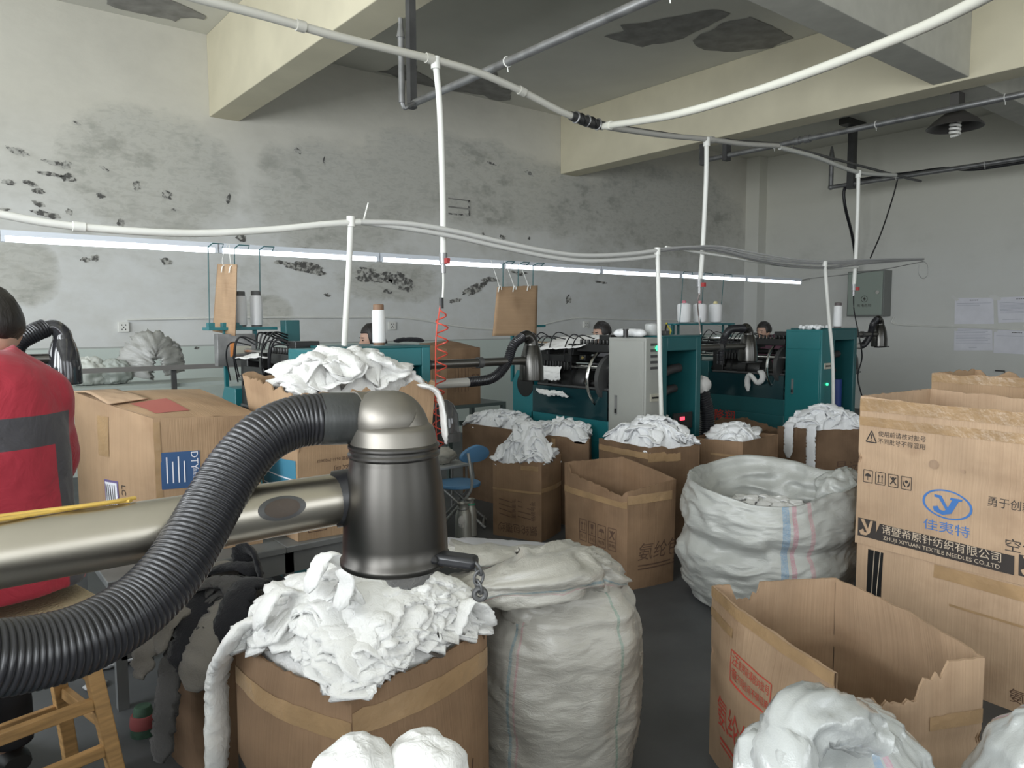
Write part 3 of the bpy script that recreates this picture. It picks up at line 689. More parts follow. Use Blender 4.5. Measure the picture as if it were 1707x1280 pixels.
# red coiled hose
ctr = [YP(736,505,YC), YP(737,560,YC), YP(735,620,YC), YP(730,680,YC), YP(732,752,YC)]
cl = resample(cr(ctr, 12), .01); pts = []; turns = 11.5; n = 360
ht = thing('coiled_air_hose', 'red coiled air hose hanging beside the near machine', 'hose', cl[-1])
for i in range(n+1):
    f = i/n; q = f*(len(cl)-1); j = min(int(q), len(cl)-2); p = cl[j].lerp(cl[j+1], q-j); R_ = .034*min(1, f*9)*(1-.25*f)
    a = 2*PI*turns*f; pts.append(p + V(math.cos(a)*R_, math.sin(a)*R_, 0))
RED = mat('red_air_hose', (.62, .075, .045), .3, spec=.5)
k = MB(); k.tube(pts, .0042, 7); k.build('coil', RED, ht)
k = MB(); k.tube(cr([cl[0]+V(-.005,0,0), YP(727,560,YC), YP(726,640,YC), YP(727,720,YC), YP(730,752,YC)], 8), .004, 7); k.build('return_line', RED, ht)
k = MB(); k.cyl(cl[0]+V(0,0,.03), cl[0]-V(0,0,.03), .012, seg=10); k.build('fitting', BLACK, ht)
# galvanised pipes running towards the viewer, hung from posts
def galv(x, px, py, r, posts, label):
    e = XP(px, py, x); t = thing('galvanised_pipe', label, 'pipe', e)
    h = e.z
    k = MB(); k.tube([V(x, e.y, h), V(x, -3.5, h)], r, 12); k.build('pipe', GALV, t)
    for yy in np.arange(e.y-1.0, 0, -1.15):
        k = MB(); k.torus(V(x, yy, h), r+.003, .004, (0, 1, 0), 16, 6); k.tube([V(x, yy, h-r), V(x+.006, yy, h-r-.03)], .003, 6); k.build('cable_tie', PVC, t)
    return t, e
t, e = galv(2.68, 690, 172, .024, 0, 'galvanised steel pipe running from the twin hanging posts to the upper edge')
k = MB(); k.box((e.x-.025, e.y+.0, e.z-.03), (e.x+.025, e.y+.05, ZC)); k.build('hanger_post', DARKST, t)
k = MB(); xx, yy = e.x-.14, e.y-.08; k.cyl(V(xx, yy, e.z-.04), V(xx, yy, 3.34), .021, seg=10); k.cyl(V(xx,yy,3.32), V(xx,yy,3.40), .028, .015, 10); k.cyl(V(xx,yy,3.40), V(xx,yy,3.44), .015, seg=8); k.build('riser', GALV, t)
k = MB(); k.tube(cr([V(xx,yy,e.z-.03), V(xx+.02,yy,e.z-.07), V(xx+.05,yy+.0,e.z-.05), V(e.x, e.y-.02, e.z)], 5), .014, 8); k.build('elbow', GALV, t)
t, e = galv(7.75, 1170, 268, .031, 0, 'galvanised steel pipe under the second beam passing in front of the shaded lamp')
for dy in (-.03, -.36):
    k = MB(); k.box((e.x-.045, e.y+dy-.03, e.z-.06), (e.x+.045, e.y+dy+.03, 3.68)); k.build('hanger_post', DARKST, t)
k = MB(); k.cyl(V(e.x, e.y, 3.68), V(e.x, e.y, e.z), .034, seg=10); k.ball((e.x, e.y, e.z), .042, 10, 8); k.build('elbow', GALV, t)
for q in (4.62, 4.5):
    k = MB(); k.cyl(V(7.75, q, e.z), V(7.75, q-.06, e.z), .043, seg=12); k.build('coupling', GALV, t)
t, e = galv(11.3, 1385, 312, .033, 0, 'galvanised steel pipe nearest the right wall with a black cable along it')
k = MB(); k.cyl(V(e.x, e.y, e.z), V(e.x, e.y, 4.0), .036, seg=10); k.cyl(V(e.x,e.y,4.0), V(e.x,e.y,4.2), .05, .015, 10); k.build('riser', GALV, t)
pp = XP(1419, 308, 11.3)
k = MB(); k.box((11.25, pp.y-.05, pp.z-.06), (11.35, pp.y+.05, 4.47)); k.box((11.02, pp.y-.08, 4.43), (11.55, pp.y+.08, ZC)); k.build('hanger_post', DARKST, t)
k = MB(); k.ball(e, .045, 10, 8); k.build('elbow', GALV, t)
# black cables
k = MB(); k.tube(cr([XP(1427,462,12.38), XP(1426,430,12.2), XP(1420,390,11.8), XP(1409,345,11.5), XP(1408,315,11.44), XP(1425,302,11.42), XP(1470,294,11.42), XP(1520,288,11.42), XP(1575,281,11.42), XP(1625,282,11.42), XP(1707,270,11.42), XP(1790,258,11.42)], 8), .024, 10)
tag(k.build('black_cable', RUBBER), 'thick black cable drooping off the third steel pipe beside the right drop pipe', 'cable')
k = MB(); k.tube(cr([YP(1496,300,YC), YP(1488,330,YC-.02), YP(1470,385,3.46), YP(1451,430,3.44)], 6), .007, 8)
tag(k.build('black_cable', RUBBER), 'thin black cable slanting from the third steel pipe to the wire bundle', 'cable')
# lower sagging bundle and its drops
YL = 3.42
low = [(-60,345),(0,357),(90,373),(200,384),(330,389),(450,383),(540,374),(600,370)]
pipe('conduit_pipe', [YP(x, y, YL) for x, y in low], .016, PVC, 'white conduit sagging across the lower left wall above the lamp row', 'pipe', clips=(.35,), n=10)
mid_ = [(600,370),(680,373),(760,386),(840,404),(920,420),(980,426),(1050,423),(1097,417)]
for i, (dy, lab) in enumerate(((0, 'upper'), (9, 'lower'))):
    pipe('conduit_pipe', [YP(x, y+dy*min(1, (x-600)/90), YL+.012*i) for x, y in mid_], .014, mat('grey_white_pvc%d' % i, (.58, .58, .56), .4), lab+' of the two conduits sagging between the left drop and the middle drop', 'pipe', n=10)
rt = [(1097,417),(1150,412),(1200,415),(1260,428),(1320,438),(1380,441),(1440,436),(1540,432)]
tw = thing('wire_bundle', 'bundle of grey wires sagging from the middle drop to the electrical box', 'wires', YP(1097,420,YL))
for i in range(5):
    dy = (i-2)*3.2
    k = MB(); k.tube(cr([YP(x, y+dy*math.sin(PI*min(1, max(.12, (x-1097)/443*1.0)))+3*nz(x*.01, i), YL+.01*(i % 3)) for x, y in rt], 8), .0065, 7); k.build('wire', mat('grey_wire%d' % i, (.42-.04*i, .42-.04*i, .42-.04*i), .5), tw)
k = MB(); k.tube(cr([YP(1530,432,YL), YP(1545,440,YL), YP(1546,458,YL), YP(1538,464,YL), YP(1531,455,YL), YP(1532,440,YL)], 6), .004, 6); k.build('loose_loop', mat('grey_wire_loop', (.35, .35, .34), .5), tw)
pipe('conduit_pipe', [YP(1110,412,YL+.05), YP(1200,426,YL+.05), YP(1300,442,YL+.05), YP(1380,447,YL+.05), YP(1430,445,YL+.05)], .010, PVC, 'thin white conduit under the wire bundle near the electrical box', 'pipe')
def ldrop(pts, label):
    p = cr(pts, 8); t = thing('drop_pipe', label, 'pipe', p[-1])
    k = MB(); k.tube(p, .015, 12); k.build('pipe', PVC, t); k = MB(); k.cyl(p[0]+V(0,0,.03), p[0]-V(0,0,.02), .021, seg=12); k.build('tee', PVC, t)
ldrop([YP(585,371,YL), YP(582,440,YL+.04), YP(577,520,YL+.08), YP(574,575,3.55)], 'white drop pipe standing on top of the near teal machine')
ldrop([YP(1096,420,YL), YP(1098,500,YL), YP(1100,600,YL), YP(1103,712,YL)], 'white drop pipe in front of the grey cabinet')
ldrop([YP(1375,441,YL), YP(1381,520,YL), YP(1388,600,YL), YP(1389,682,YL)], 'white drop pipe in front of the farthest teal machine')
k = MB(); k.tube([YP(606,368,YL), YP(614,338,YL+.02)], .004, 6); tag(k.build('wire_tie', PVC), 'pale wire end sticking up from the left tee', 'wire')
# the row of tube lights
YT, ZT = 5.2, 1.99
edges = [(-.8+1.22*i) for i in range(9)]
for i in range(8):
    x0, x1 = edges[i]+.0, edges[i+1]-.012
    t = thing('tube_light', ['lit tube light at the left edge of the row', 'lit tube light above the grey draped sacks', 'lit tube light over the two silver bobbins', 'lit tube light left of the red coil', 'lit tube light right of the red coil', 'lit tube light above the hanging brown card', 'lit tube light left of the three yarn cones', 'lit tube light behind the three yarn cones at the row end'][i], 'lamp', (x0, YT, ZT), 0, 'tube lights in the long row')
    k = MB(); k.cyl(V(x0+.02, YT, ZT), V(x1-.02, YT, ZT), .017, seg=12); k.build('tube', TUBE, t)
    k = MB(); k.box((x0, YT-.018, ZT+.017), (x1, YT+.018, ZT+.05)); k.build('housing', HOUS, t)
    for q in (x0, x1-.02):
        k = MB(); k.box((q, YT-.016, ZT-.017), (q+.02, YT+.016, ZT+.02)); k.build('end_cap', HOUS, t)
k = MB(); e = V(edges[8], YT, ZT+.03); f = YP(1540, 436, YL); k.tube(cr([e, e+V(.18,-.03,.03), e.lerp(f, .6)-V(0,0,.02), f], 8), .004, 6)
tag(k.build('hanger_wire', GALV), 'thin wire tying the right end of the lamp row to the wire bundle', 'wire')
k = MB(); k.bar(e-V(.03,0,0), e+V(.2, 0, .015), .02, .012); tag(k.build('lamp_bracket', GALV), 'small metal bracket at the right end of the lamp row', 'bracket')
# shaded lamp on the beam
p = V(8.04, 3.09, 3.7); SHADE = mat('old_dark_enamel', (.09, .085, .08), .45, .4)
t = thing('shaded_lamp', 'dark industrial shade lamp with a spiral bulb under the beams', 'lamp', (p.x, p.y, 3.3))
k = MB(); k.box((p.x-.07, p.y-.05, 3.56), (p.x+.07, p.y+.03, 3.7)); k.cyl(p+V(0,0,-.12), p+V(0,0,-.18), .05, .07, 16); k.build('holder', SHADE, t)
k = MB(); k.lathe([(.07,3.53),(.11,3.50),(.19,3.44),(.255,3.375),(.25,3.37),(.185,3.43),(.10,3.49),(.05,3.51)], (p.x, p.y, 0), 28, cap0=False, cap1=False); k.build('lamp_shade', SHADE, t)
k = MB(); pts = []
for i in range(90):
    f = i/89; a = f*2*PI*4.2; pts.append(V(p.x+.042*math.cos(a), p.y+.042*math.sin(a), 3.45-.15*f))
k.tube(pts, .013, 8); k.cyl(V(p.x, p.y, 3.52), V(p.x, p.y, 3.44), .03, seg=14); k.build('spiral_bulb', mat('unlit_spiral_bulb', (.72, .71, .66), .35), t)
# wall sockets and their surface conduits
def socket(px, py, label, h=.1):
    c = YP(px, py, W); t = thing('wall_socket', label, 'socket', (c.x, W, c.z-h/2))
    k = MB(); k.box((c.x-.05, W-.035, c.z-h/2), (c.x+.05, W, c.z+h/2)); k.build('faceplate', PVC, t, bevel=.004)
    k = MB()
    for dx, dz in ((-.018, .02), (.018, .02), (0, -.005), (-.016, -.025), (.016, -.025)): k.box((c.x+dx-.004, W-.037, c.z+dz-.007), (c.x+dx+.004, W-.0345, c.z+dz+.007))
    k.build('slots', BLACK, t)
socket(205, 545, 'white wall socket left of the draped grey sacks')
socket(652, 543, 'white wall socket behind the white bobbin on the near machine')
socket(975, 541, 'white wall socket left of the operator by the grey cabinet')
socket(1092, 543, 'white wall socket behind the jar on the grey cabinet')
pipe('wall_conduit', [YP(x, y, W-.015) for x, y in ((212,533),(300,531),(430,529),(560,529),(655,529),(700,533),(770,545),(830,549),(890,544),(940,533),(975,530),(1060,533),(1150,535),(1243,545),(1243,500),(1245,446))], .011, PVC, 'thin white conduit along the back wall linking the sockets', 'pipe', n=5)
pipe('wall_conduit', [XP(x, y, XR-.015) for x, y in ((1490,528),(1491,540),(1560,544),(1640,547),(1760,552))], .013, PVC, 'thin white conduit along the right wall under the electrical box', 'pipe', n=5)
# ------------------------------------------------------------------ knitting machines
LEDG = mat('green_indicator', (.05, .5, .2), .3, emit=((.05, .85, .35), 1.6))
LEDR = mat('red_display', (.5, .03, .03), .3, emit=((1.0, .06, .10), 2.0))
SMOKE = mat('smoked_acrylic', (.008, .035, .042), .12, spec=.6)
BLUEH = mat('blue_hose', (.015, .045, .22), .4)
BRASS = mat('brass_fittings', (.38, .30, .12), .35, .9)
CREAMD = mat('dirty_cream_plastic', (.50, .48, .40), .5, var=.2)
def machine(x0, y0, h, cabm, label, wc=.18, wf=.45, variant=0):
    t = thing('knitting_machine', label, 'machine', (x0+.3, y0+.75, 0), 0)
    x1 = x0+wc; x2 = x0+wc+wf; yb = y0+1.5
    # tall cabinet at the near end with its door
    k = MB(); k.box((x0, y0, .03), (x1, y0+.36, h)); cab = k.build('cabinet', cabm, t, bevel=.006)
    k = MB(); k.box((x0-.006, y0+.015, .08), (x0, y0+.345, h*.865 if variant == 2 else h-.02)); d = k.build('cabinet_door', cabm, t, bevel=.003)
    if variant == 2:
        k = MB(); k.box((x0-.006, y0+.015, h*.875), (x0, y0+.345, h-.015)); k.build('upper_panel', cabm, t, bevel=.003)
    k = MB(); k.box((x0-.014, y0+.265, .82), (x0-.005, y0+.285, .96)); k.box((x0-.018, y0+.268, .83), (x0-.01, y0+.282, .86), 1); k.build('door_handle', [GALV, BLACK], d)
    k = MB()
    if variant == 1:
        for i in range(5): k.box((x0+.05, y0-.004, 1.16+.042*i), (x0+.15, y0, 1.178+.042*i))
        k.build('vent_slots', DARKST, t)
    k = MB(); k.cyl(V(x0+(.12 if variant == 1 else .10), y0-.002, h-.075 if variant == 1 else h-.5), V(x0+(.12 if variant == 1 else .10), y0-.014, h-.075 if variant == 1 else h-.5), .020 if variant == 1 else .013, seg=20); k.build('indicator_light', LEDG, t)
    k = MB(); zz = .93 if variant == 1 else h-.36
    k.box((x0+.05, y0-.01, zz), (x0+.15, y0, zz+.055)); k.box((x0+.06, y0-.018, zz+.022), (x0+.155, y0-.01, zz+.034), 1); k.build('latch_plate', [CREAMD, BLACK], t)
    # open steel frame housing the suction fan
    k = MB(); fy = y0+.0
    k.box((x1, fy, 0), (x1+.055, fy+.42, h)); k.box((x2-.055, fy, 0), (x2, fy+.42, h)); k.box((x1+.055, fy, h-.10), (x2-.055, fy+.42, h)); k.box((x1+.055, fy+.33, .45), (x2-.055, fy+.36, h-.10), 1); k.box((x1+.055, fy+.02, 0), (x2-.055, fy+.42, .60), 1)  # back panel is black to paint in the compartment's shade
    k.build('fan_housing', [TEALD if variant != 0 else TEAL, BLACK], t, bevel=.005)
    k = MB(); k.box((x1, y0-.001, h-.002), (x2, y0+.42, h+.012)); k.build('top_plate', TEALD, t, bevel=.003)
    k = MB(); cx = (x1+x2)/2
    k.tube(cr([V(x2-.06, fy+.16, h-.24), V(cx+.02, fy+.16, h-.26), V(cx-.08, fy+.16, h-.33), V(cx-.10, fy+.14, h-.6), V(cx-.11, fy+.1, .78)], 10), .035, 12)
    k.tube(cr([V(x2-.06, fy+.2, h-.4), V(cx+.05, fy+.2, h-.42), V(cx-.03, fy+.2, h-.5), V(cx-.06, fy+.18, .74)], 10), .032, 12)
    ih = k.build('inner_hose', mat('dull_grey_hose', (.045, .04, .04), .5), t)
    if variant == 2:
        k = MB(); k.tube([V(x1+.12, fy+.1, h-.14), V(x1+.12, fy+.1, h-.45)], .045, 14); k.tube([V(x2-.15, fy+.12, .35), V(x2-.15, fy+.12, h-.48)], .055, 14); k.build('blue_hose', BLUEH, t)
    k = MB(); k.torus(V(cx-.11, fy+.09, .80), .038, .010, (0, 0, 1), 20, 8); k.build('hose_clamp', PVC, ih)
    if variant == 1:
        k = MB(); k.box((cx-.08, fy+.008, .70), (cx+.14, fy+.02, .82)); cp_ = k.build('control_panel', BLACK, t)
        k = MB(); k.box((cx-.005, fy+.004, .765), (cx+.045, fy+.008, .79)); k.build('display', LEDR, cp_)
        k = MB(); k.box((x1+.055, fy+.05, h-.5), (x1+.085, fy+.06, h-.38)); k.build('paper_note', PAPER, t)
    # long base of the knitting bed, far end plate
    k = MB(); k.box((x0, y0+.36, .06), (x2-.08, yb, .60)); k.box((x0+.02, y0+.36, .60), (x2-.1, yb, .70)); k.box((x0+.012, y0+.36, 0), (x2-.1, yb-.02, .06), 1)
    k.build('base', [TEAL if variant != 2 else TEALD, BLACK], t, bevel=.005)
    k = MB(); k.box((x0, y0+.36, .60), (x0+.012, yb-.25, .755)); k.build('front_rail', TEAL if variant != 2 else TEALD, t, bevel=.003)
    k = MB(); k.add([(x0, yb-.27, .60), (x0, yb, .60), (x0, yb, 1.0), (x0, yb-.06, 1.09), (x0, yb-.27, 1.09), (x0+.42, yb-.27, .60), (x0+.42, yb, .60), (x0+.42, yb, 1.0), (x0+.42, yb-.06, 1.09), (x0+.42, yb-.27, 1.09)],
        [(0,1,2,3,4), (9,8,7,6,5), (0,4,9,5), (1,6,7,2), (2,7,8,3), (3,8,9,4)]); k.build('end_plate', TEAL if variant != 2 else TEALD, t, bevel=.004)
    if variant == 1:
        k = MB(); k.cyl(V(x0-.004, yb-.17, .975), V(x0+.01, yb-.17, .975), .105, seg=36); k.build('port_disc', BLACK, t)
    k = MB(); k.box((x0-.003, y0+.37, .755), (x0+.004, yb-.27, .98)); k.build('guard_window', SMOKE, t)
    # needle bed: rods, drum, ring, carriages
    rnd = random.Random(variant+3)
    for (dx, z, r, m_) in ((.06, 1.28, .016, BLACK), (.14, 1.32, .018, CHROME), (.26, 1.30, .020, BLACK), (.08, 1.15, .020, CHROME), (.20, 1.20, .028, BLACK), (.07, 1.02, .024, BLACK), (.16, .90, .02, CHROME), (.05, .84, .014, CHROME)):
        k = MB(); k.cyl(V(x0+dx, y0+.34, z), V(x0+dx, yb-.1, z), r, seg=12); k.build('guide_rod', m_, t)
    k = MB()
    prof = [(.02, 0), (.12, .0), (.135, .03), (.135, .10), (.115, .11), (.115, .14), (.14, .15), (.14, .24), (.11, .26), (.11, .32), (.128, .33), (.128, .38), (.05, .39)]
    k.lathe(prof, (x0+.16, y0+.66, 1.02), 36, axis=(0, 1, 0)); k.build('needle_drum', BLACK, t, angle=30)
    k = MB(); k.torus(V(x0+.15, y0+.50, 1.06), .235, .012, (0, 1, 0), 56, 8); dr = k.build('drive_ring', CHROME, t)
    k = MB(); k.cyl(V(x0+.15, y0+.46, 1.06), V(x0+.15, y0+.42, 1.06), .20, seg=40); k.cyl(V(x0+.15, y0+.49, 1.06), V(x0+.15, y0+.42, 1.06), .07, seg=24); k.build('drive_disc', DARKST, dr)
    for i in range(16):                                          # cams and blocks along the bed
        yy = y0+.42+rnd.random()*.75; zz = rnd.choice([.80, .9, 1.0, 1.12, 1.2]); s_ = rnd.uniform(.02, .05); xx = x0+rnd.uniform(.02, .2)
        k = MB(); k.box((xx, yy, zz), (xx+s_*1.3, yy+s_*1.4, zz+s_)); k.cyl(V(xx-.008, yy+s_*.6, zz+s_*.5), V(xx, yy+s_*.6, zz+s_*.5), s_*.3, seg=10, m=1); k.build('cam_block', [BLACK, CHROME if i % 2 else BRASS], t, bevel=.003)
    k = MB(); k.box((x0+.02, y0+.78, 1.18), (x0+.24, y0+1.12, 1.24)); k.box((x0+.0, y0+.74, 1.24), (x0+.26, y0+.80, 1.33))
    for i in range(9): k.box((x0-.004, y0+.80+.034*i, 1.12), (x0+.02, y0+.82+.034*i, 1.185))
    k.build('carriage', BLACK, t, bevel=.003)
    k = MB(); k.box((x0+.02, y0+.38, 1.27), (x0+.28, y0+.72, 1.33)); k.box((x0+.06, y0+.40, 1.33), (x0+.2, y0+.52, 1.40))
    for i in range(8): k.cyl(V(x0+.03, y0+.40+.04*i, 1.33), V(x0+.03, y0+.40+.04*i, 1.365), .012, seg=8)
    k.build('yarn_feeder', BLACK, t, bevel=.004)
    for i in range(7):
        ya = y0+.42+rnd.random()*.8; k = MB()
        k.tube(cr([V(x0+.05+.1*rnd.random(), ya, 1.36), V(x0+.0, ya+.06, 1.42-.04*rnd.random()), V(x0-.01, ya+.14, 1.30), V(x0+.03, ya+.2, 1.1+.1*rnd.random())], 8), .005, 6); k.build('cable', RUBBER, t)
    k = MB(); k.box((x0+.03, yb-.42, .70), (x0+.36, yb-.30, 1.30)); k.build('bearing_post', BLACK, t, bevel=.006)
    k = MB(); k.box((x0+.10, y0+.42, .70), (x0+.32, yb-.3, .96)); k.box((x0+.02, y0+.38, .98), (x0+.3, yb-.3, 1.0)); k.build('gear_case', DARKST, t, bevel=.006)
    if variant == 2: return t
    # yarn stand at the far end: posts, plate, wire guides
    px_ = x0+.10; k = MB()
    k.box((px_-.16, yb+.02, 1.455), (px_+.30, yb+.16, 1.475))
    for dx in (-.04, .16): k.box((px_+dx-.012, yb+.06, .98), (px_+dx+.012, yb+.09, 1.46))
    ys = k.build('yarn_stand', TEAL, t, bevel=.002)
    if variant != 1:
        k = MB(); k.box((px_-.12, yb-.02, 1.22), (px_+.13, yb+.05, 1.43)); k.box((px_-.04, yb-.024, 1.30), (px_+.1, yb-.02, 1.35), 1); k.box((px_-.04, yb-.026, 1.28), (px_-.01, yb-.02, 1.38), 2)
        k.build('control_box', [GALV, CREAMD, mat('orange_sticker', (.6, .22, .06), .5)], t, bevel=.004)
    for i in range(3):
        xx = px_-.13+.17*i; k = MB(); k.tube([V(xx, yb+.1, 1.47), V(xx+.01, yb+.1, 2.0)], .004, 6); k.tube([V(xx+.01, yb+.1, 2.0), V(xx+.02, yb+.04, 2.02), V(xx+.09, yb+.04, 2.02), V(xx+.10, yb+.1, 2.0)], .004, 6); k.build('yarn_guide', TEALD, ys)
    for i in range(3):
        k = MB(); k.box((px_-.15+.09*i, yb+.05, 1.475), (px_-.11+.09*i, yb+.1, 1.505)); k.build('yarn_clamp', TEAL, ys)
    return t
m1 = machine(1.56, 3.5, 1.365, TEAL, 'teal knitting machine behind the red coiled hose, with one white bobbin on top', .145, .525, 0)
m2 = machine(4.02, 3.5, 1.385, GREYP, 'teal knitting machine with the grey cabinet and a red display', .18, .45, 1)
m3 = machine(6.41, 3.5, 1.42, mat('teal_cabinet_paint', (.014, .155, .165), .35, var=.05, scale=3), 'farthest teal knitting machine with red characters on its base', .18, .47, 2)
machine(-1.02, .92, 1.38, TEAL, 'teal knitting machine beside the viewer that carries the foreground steel arm', .18, .47, 0)
machine(-.92, 3.5, 1.37, TEAL, 'teal knitting machine at the left end of the rear row', .18, .47, 0)
# lettering and emblem on the farthest machine's base
k = MB(); f = lambda y, z: V(6.409-.002, 4.86-y, z)
put_text(k, '隆翔', f, .13, 0, .34, .53); put_text(k, '全自动针织机械', f, .085, 0, .46, .40)
put_disc(k, .06, .41, .05, .06, f, 1); put_disc(k, .06, .41, .03, .045, lambda y, z: V(6.409-.0035, 4.86-y, z), 0)
k.build('base_lettering', [mat('red_lettering', (.52, .035, .02), .5), mat('yellow_emblem', (.55, .40, .04), .5)], m3, smooth=False)
# ------------------------------------------------------------------ suction arms
NOZ = mat('brushed_dark_nozzle', (.075, .073, .068), .25, .85, var=.15, scale=3)
CLEAR, _nt, _b = new_mat('grey_clear_plastic'); _b.inputs['Base Color'].default_value = (.10, .10, .105, 1); _b.inputs['Roughness'].default_value = .06; _b.inputs['Alpha'].default_value = .78; _b.inputs['Coat Weight'].default_value = .6
def corr(pts, r, amp, pitch, seg=24, per=5):
    p = resample(pts, pitch/per); return p, [r + amp*math.cos(2*PI*i/per) for i in range(len(p))]
def suction_arm(xs, y, zh, nx, label, r=.078, pr=.026, noz=NOZ, hose0=None, hoser=.03, plate=True, group=None):
    """Pipe from the machine at xs to a bell nozzle whose axis stands at nx; a hose bends over into the nozzle's elbow."""
    t = thing('suction_arm', label, 'suction nozzle', (nx, y, zh-.12), 0, group)
    k = MB(); k.cyl(V(xs, y, zh), V(nx-.05, y, zh), pr, seg=18); k.build('steel_pipe', mat('dull_pipe_steel', (.17, .165, .155), .32, .9), t)
    for q in (.06, .5):
        k = MB(); xx = lerp(xs, nx, q); k.cyl(V(xx, y, zh), V(xx+.035, y, zh), pr*1.3, seg=18); k.build('pipe_clamp', DARKST, t)
    k = MB(); k.lathe([(r*.95, -.13), (r, -.125), (r*.99, -.05), (r*.86, .03), (r*.70, .075), (r*.56, .10)], (nx, y, zh), 28, cap0=False); k.build('nozzle_body', noz, t)
    e = cr([V(nx, y, zh+.09), V(nx-.005, y, zh+.125), V(nx-.035, y, zh+.155), V(nx-.075, y, zh+.15)], 8)
    k = MB(); k.tube(e, [.046-.012*i/(len(e)-1) for i in range(len(e))], 18); k.build('elbow', noz, t)
    hp = cr([e[-1]] + (hose0 or [V(nx-.15, y, zh+.10), V(nx-.21, y, zh-.02), V(nx-.32, y, zh-.10), V(xs+.36, y, zh-.115)]), 12)
    p, rs = corr(hp, hoser, .0022, .012); k = MB(); k.tube(p, rs, 16); k.build('corrugated_hose', HOSE, t)
    if hose0 is None:
        k = MB(); k.cyl(V(xs, y, zh-.115), V(xs+.37, y, zh-.115), hoser*.92, seg=16); k.build('clear_pipe', mat('clear_pipe', (.42, .41, .38), .18), t)
    if plate:
        k = MB(); k.box((nx-.05, y-.03, zh-.142), (nx+.17, y+.03, zh-.128)); k.build('flap_plate', DARKST, t, bevel=.003)
    return t
GA = 'suction arms on the row of teal machines'
suction_arm(2.235, 3.66, 1.255, 3.1, 'suction nozzle reaching past the stacked carton from the near teal machine', plate=False)
suction_arm(4.655, 3.66, 1.29, 5.50, 'suction nozzle with a black hose loop in front of the farthest machine', hose0=[V(5.34, 3.66, 1.44), V(5.22, 3.66, 1.42), V(5.13, 3.66, 1.30), V(5.12, 3.66, 1.15)])
suction_arm(7.065, 3.66, 1.36, 7.85, 'suction nozzle beside the right wall under the electrical box')
# lower collecting nozzles beside the machines
def lower_nozzle(c, r, h, label, m_, hose=None):
    t = thing('collecting_nozzle', label, 'suction nozzle', c); c = Vector(c)
    k = MB(); k.lathe([(r*1.03, 0), (r*1.05, h*.08), (r*1.0, h*.3), (r*.92, h*.6), (r*.62, h*.88), (r*.22, h)], c, 26); k.build('dome', m_, t)
    k = MB(); k.lathe([(r*1.07, -.02), (r*1.08, .03), (r*1.0, .035)], c, 26); k.build('rim_ring', DARKST, t)
    if hose: k = MB(); p, rs = corr(cr(hose, 10), .034, .003, .014); k.tube(p, rs, 14); k.build('corrugated_hose', HOSE, t)
    return t
lower_nozzle((2.40, 3.62, .83), .085, .22, 'clear plastic suction dome hanging under the red coil', CLEAR, [V(2.36, 3.66, .80), V(2.33, 3.66, .7), V(2.30, 3.66, .6), V(2.24, 3.66, .5)])
t = lower_nozzle((7.17, 3.62, 1.00), .08, .22, 'dark suction dome on the right side of the farthest machine', NOZ)
k = MB(); k.box((7.05, 3.59, .985), (7.34, 3.65, .998)); k.build('flap_plate', DARKST, t)
# black hose wrapped in a pale rag beside the machine with the grey cabinet
t = thing('collecting_hose', 'thick black hose with a pale rag tied on top, right of the red display', 'hose', (4.78, 3.55, .45))
p, rs = corr(cr([V(4.75,3.58,1.02), V(4.77,3.57,.93), V(4.81,3.56,.8), V(4.82,3.56,.66), V(4.80,3.56,.54), V(4.72,3.58,.47), V(4.66,3.6,.50)], 10), .055, .004, .018); k = MB(); k.tube(p, rs, 16); k.build('hose', HOSE, t)
k = MB(); k.ball((4.75, 3.56, 1.01), (.07, .06, .07), 14, 10, fn=lambda q, d: q*(1+.25*nz(d.x*3, d.y*3, d.z*4))); k.build('rag_wrap', clothmat('pale_grey_rag', (.55, .54, .52)), t)
# ------------------------------------------------------------------ bobbins and cones
SILV = mat('silvery_nylon_yarn', (.74, .74, .75), .3, .1, bump=.3, bscale=60, stretch=(.2, .2, 8))
def bobbin(x, y, z, h, r, label, m_=None, cap=(.22, .13, .08), group=None):
    t = thing('yarn_bobbin', label, 'bobbin', (x, y, z), 0, group)
    k = MB(); k.lathe([(r*.96, .012), (r, .02), (r*1.0, h*.5), (r*.97, h-.04), (r*.92, h-.032)], (x, y, z), 28); k.build('yarn_body', m_ or mat('white_yarn', (.78, .78, .78), .5, bump=.2, bscale=50, stretch=(.2, .2, 10)), t)
    k = MB(); k.lathe([(r*.85, 0), (r*.85, .014), (r*.80, .03), (r*.80, h-.004), (r*.7, h), (r*.6, h-.006)], (x, y, z), 24); k.build('core_tube', mat('paper_core', cap, .6), t)
    return t
p = YP(632, 573, 3.72); bobbin(p.x, p.y, 1.378, .225, .037, 'tall white yarn bobbin with a brown core on top of the near teal machine')
p = YP(1396, 548, 3.72); bobbin(p.x, p.y, 1.433, .245, .040, 'tall white yarn bobbin on top of the farthest teal machine', cap=(.12, .10, .10))
bobbin(1.73, 5.09, 1.476, .24, .045, 'silvery yarn bobbin half hidden by the hanging cardboard strip', SILV, (.10, .10, .10))
bobbin(1.845, 5.10, 1.476, .245, .041, 'silvery yarn bobbin standing free right of its twin on the yarn stand', SILV, (.10, .10, .10))
bobbin(4.33, 5.09, 1.476, .28, .04, 'pale yarn bobbin peeking out behind the hanging brown card', SILV, (.07, .07, .07))
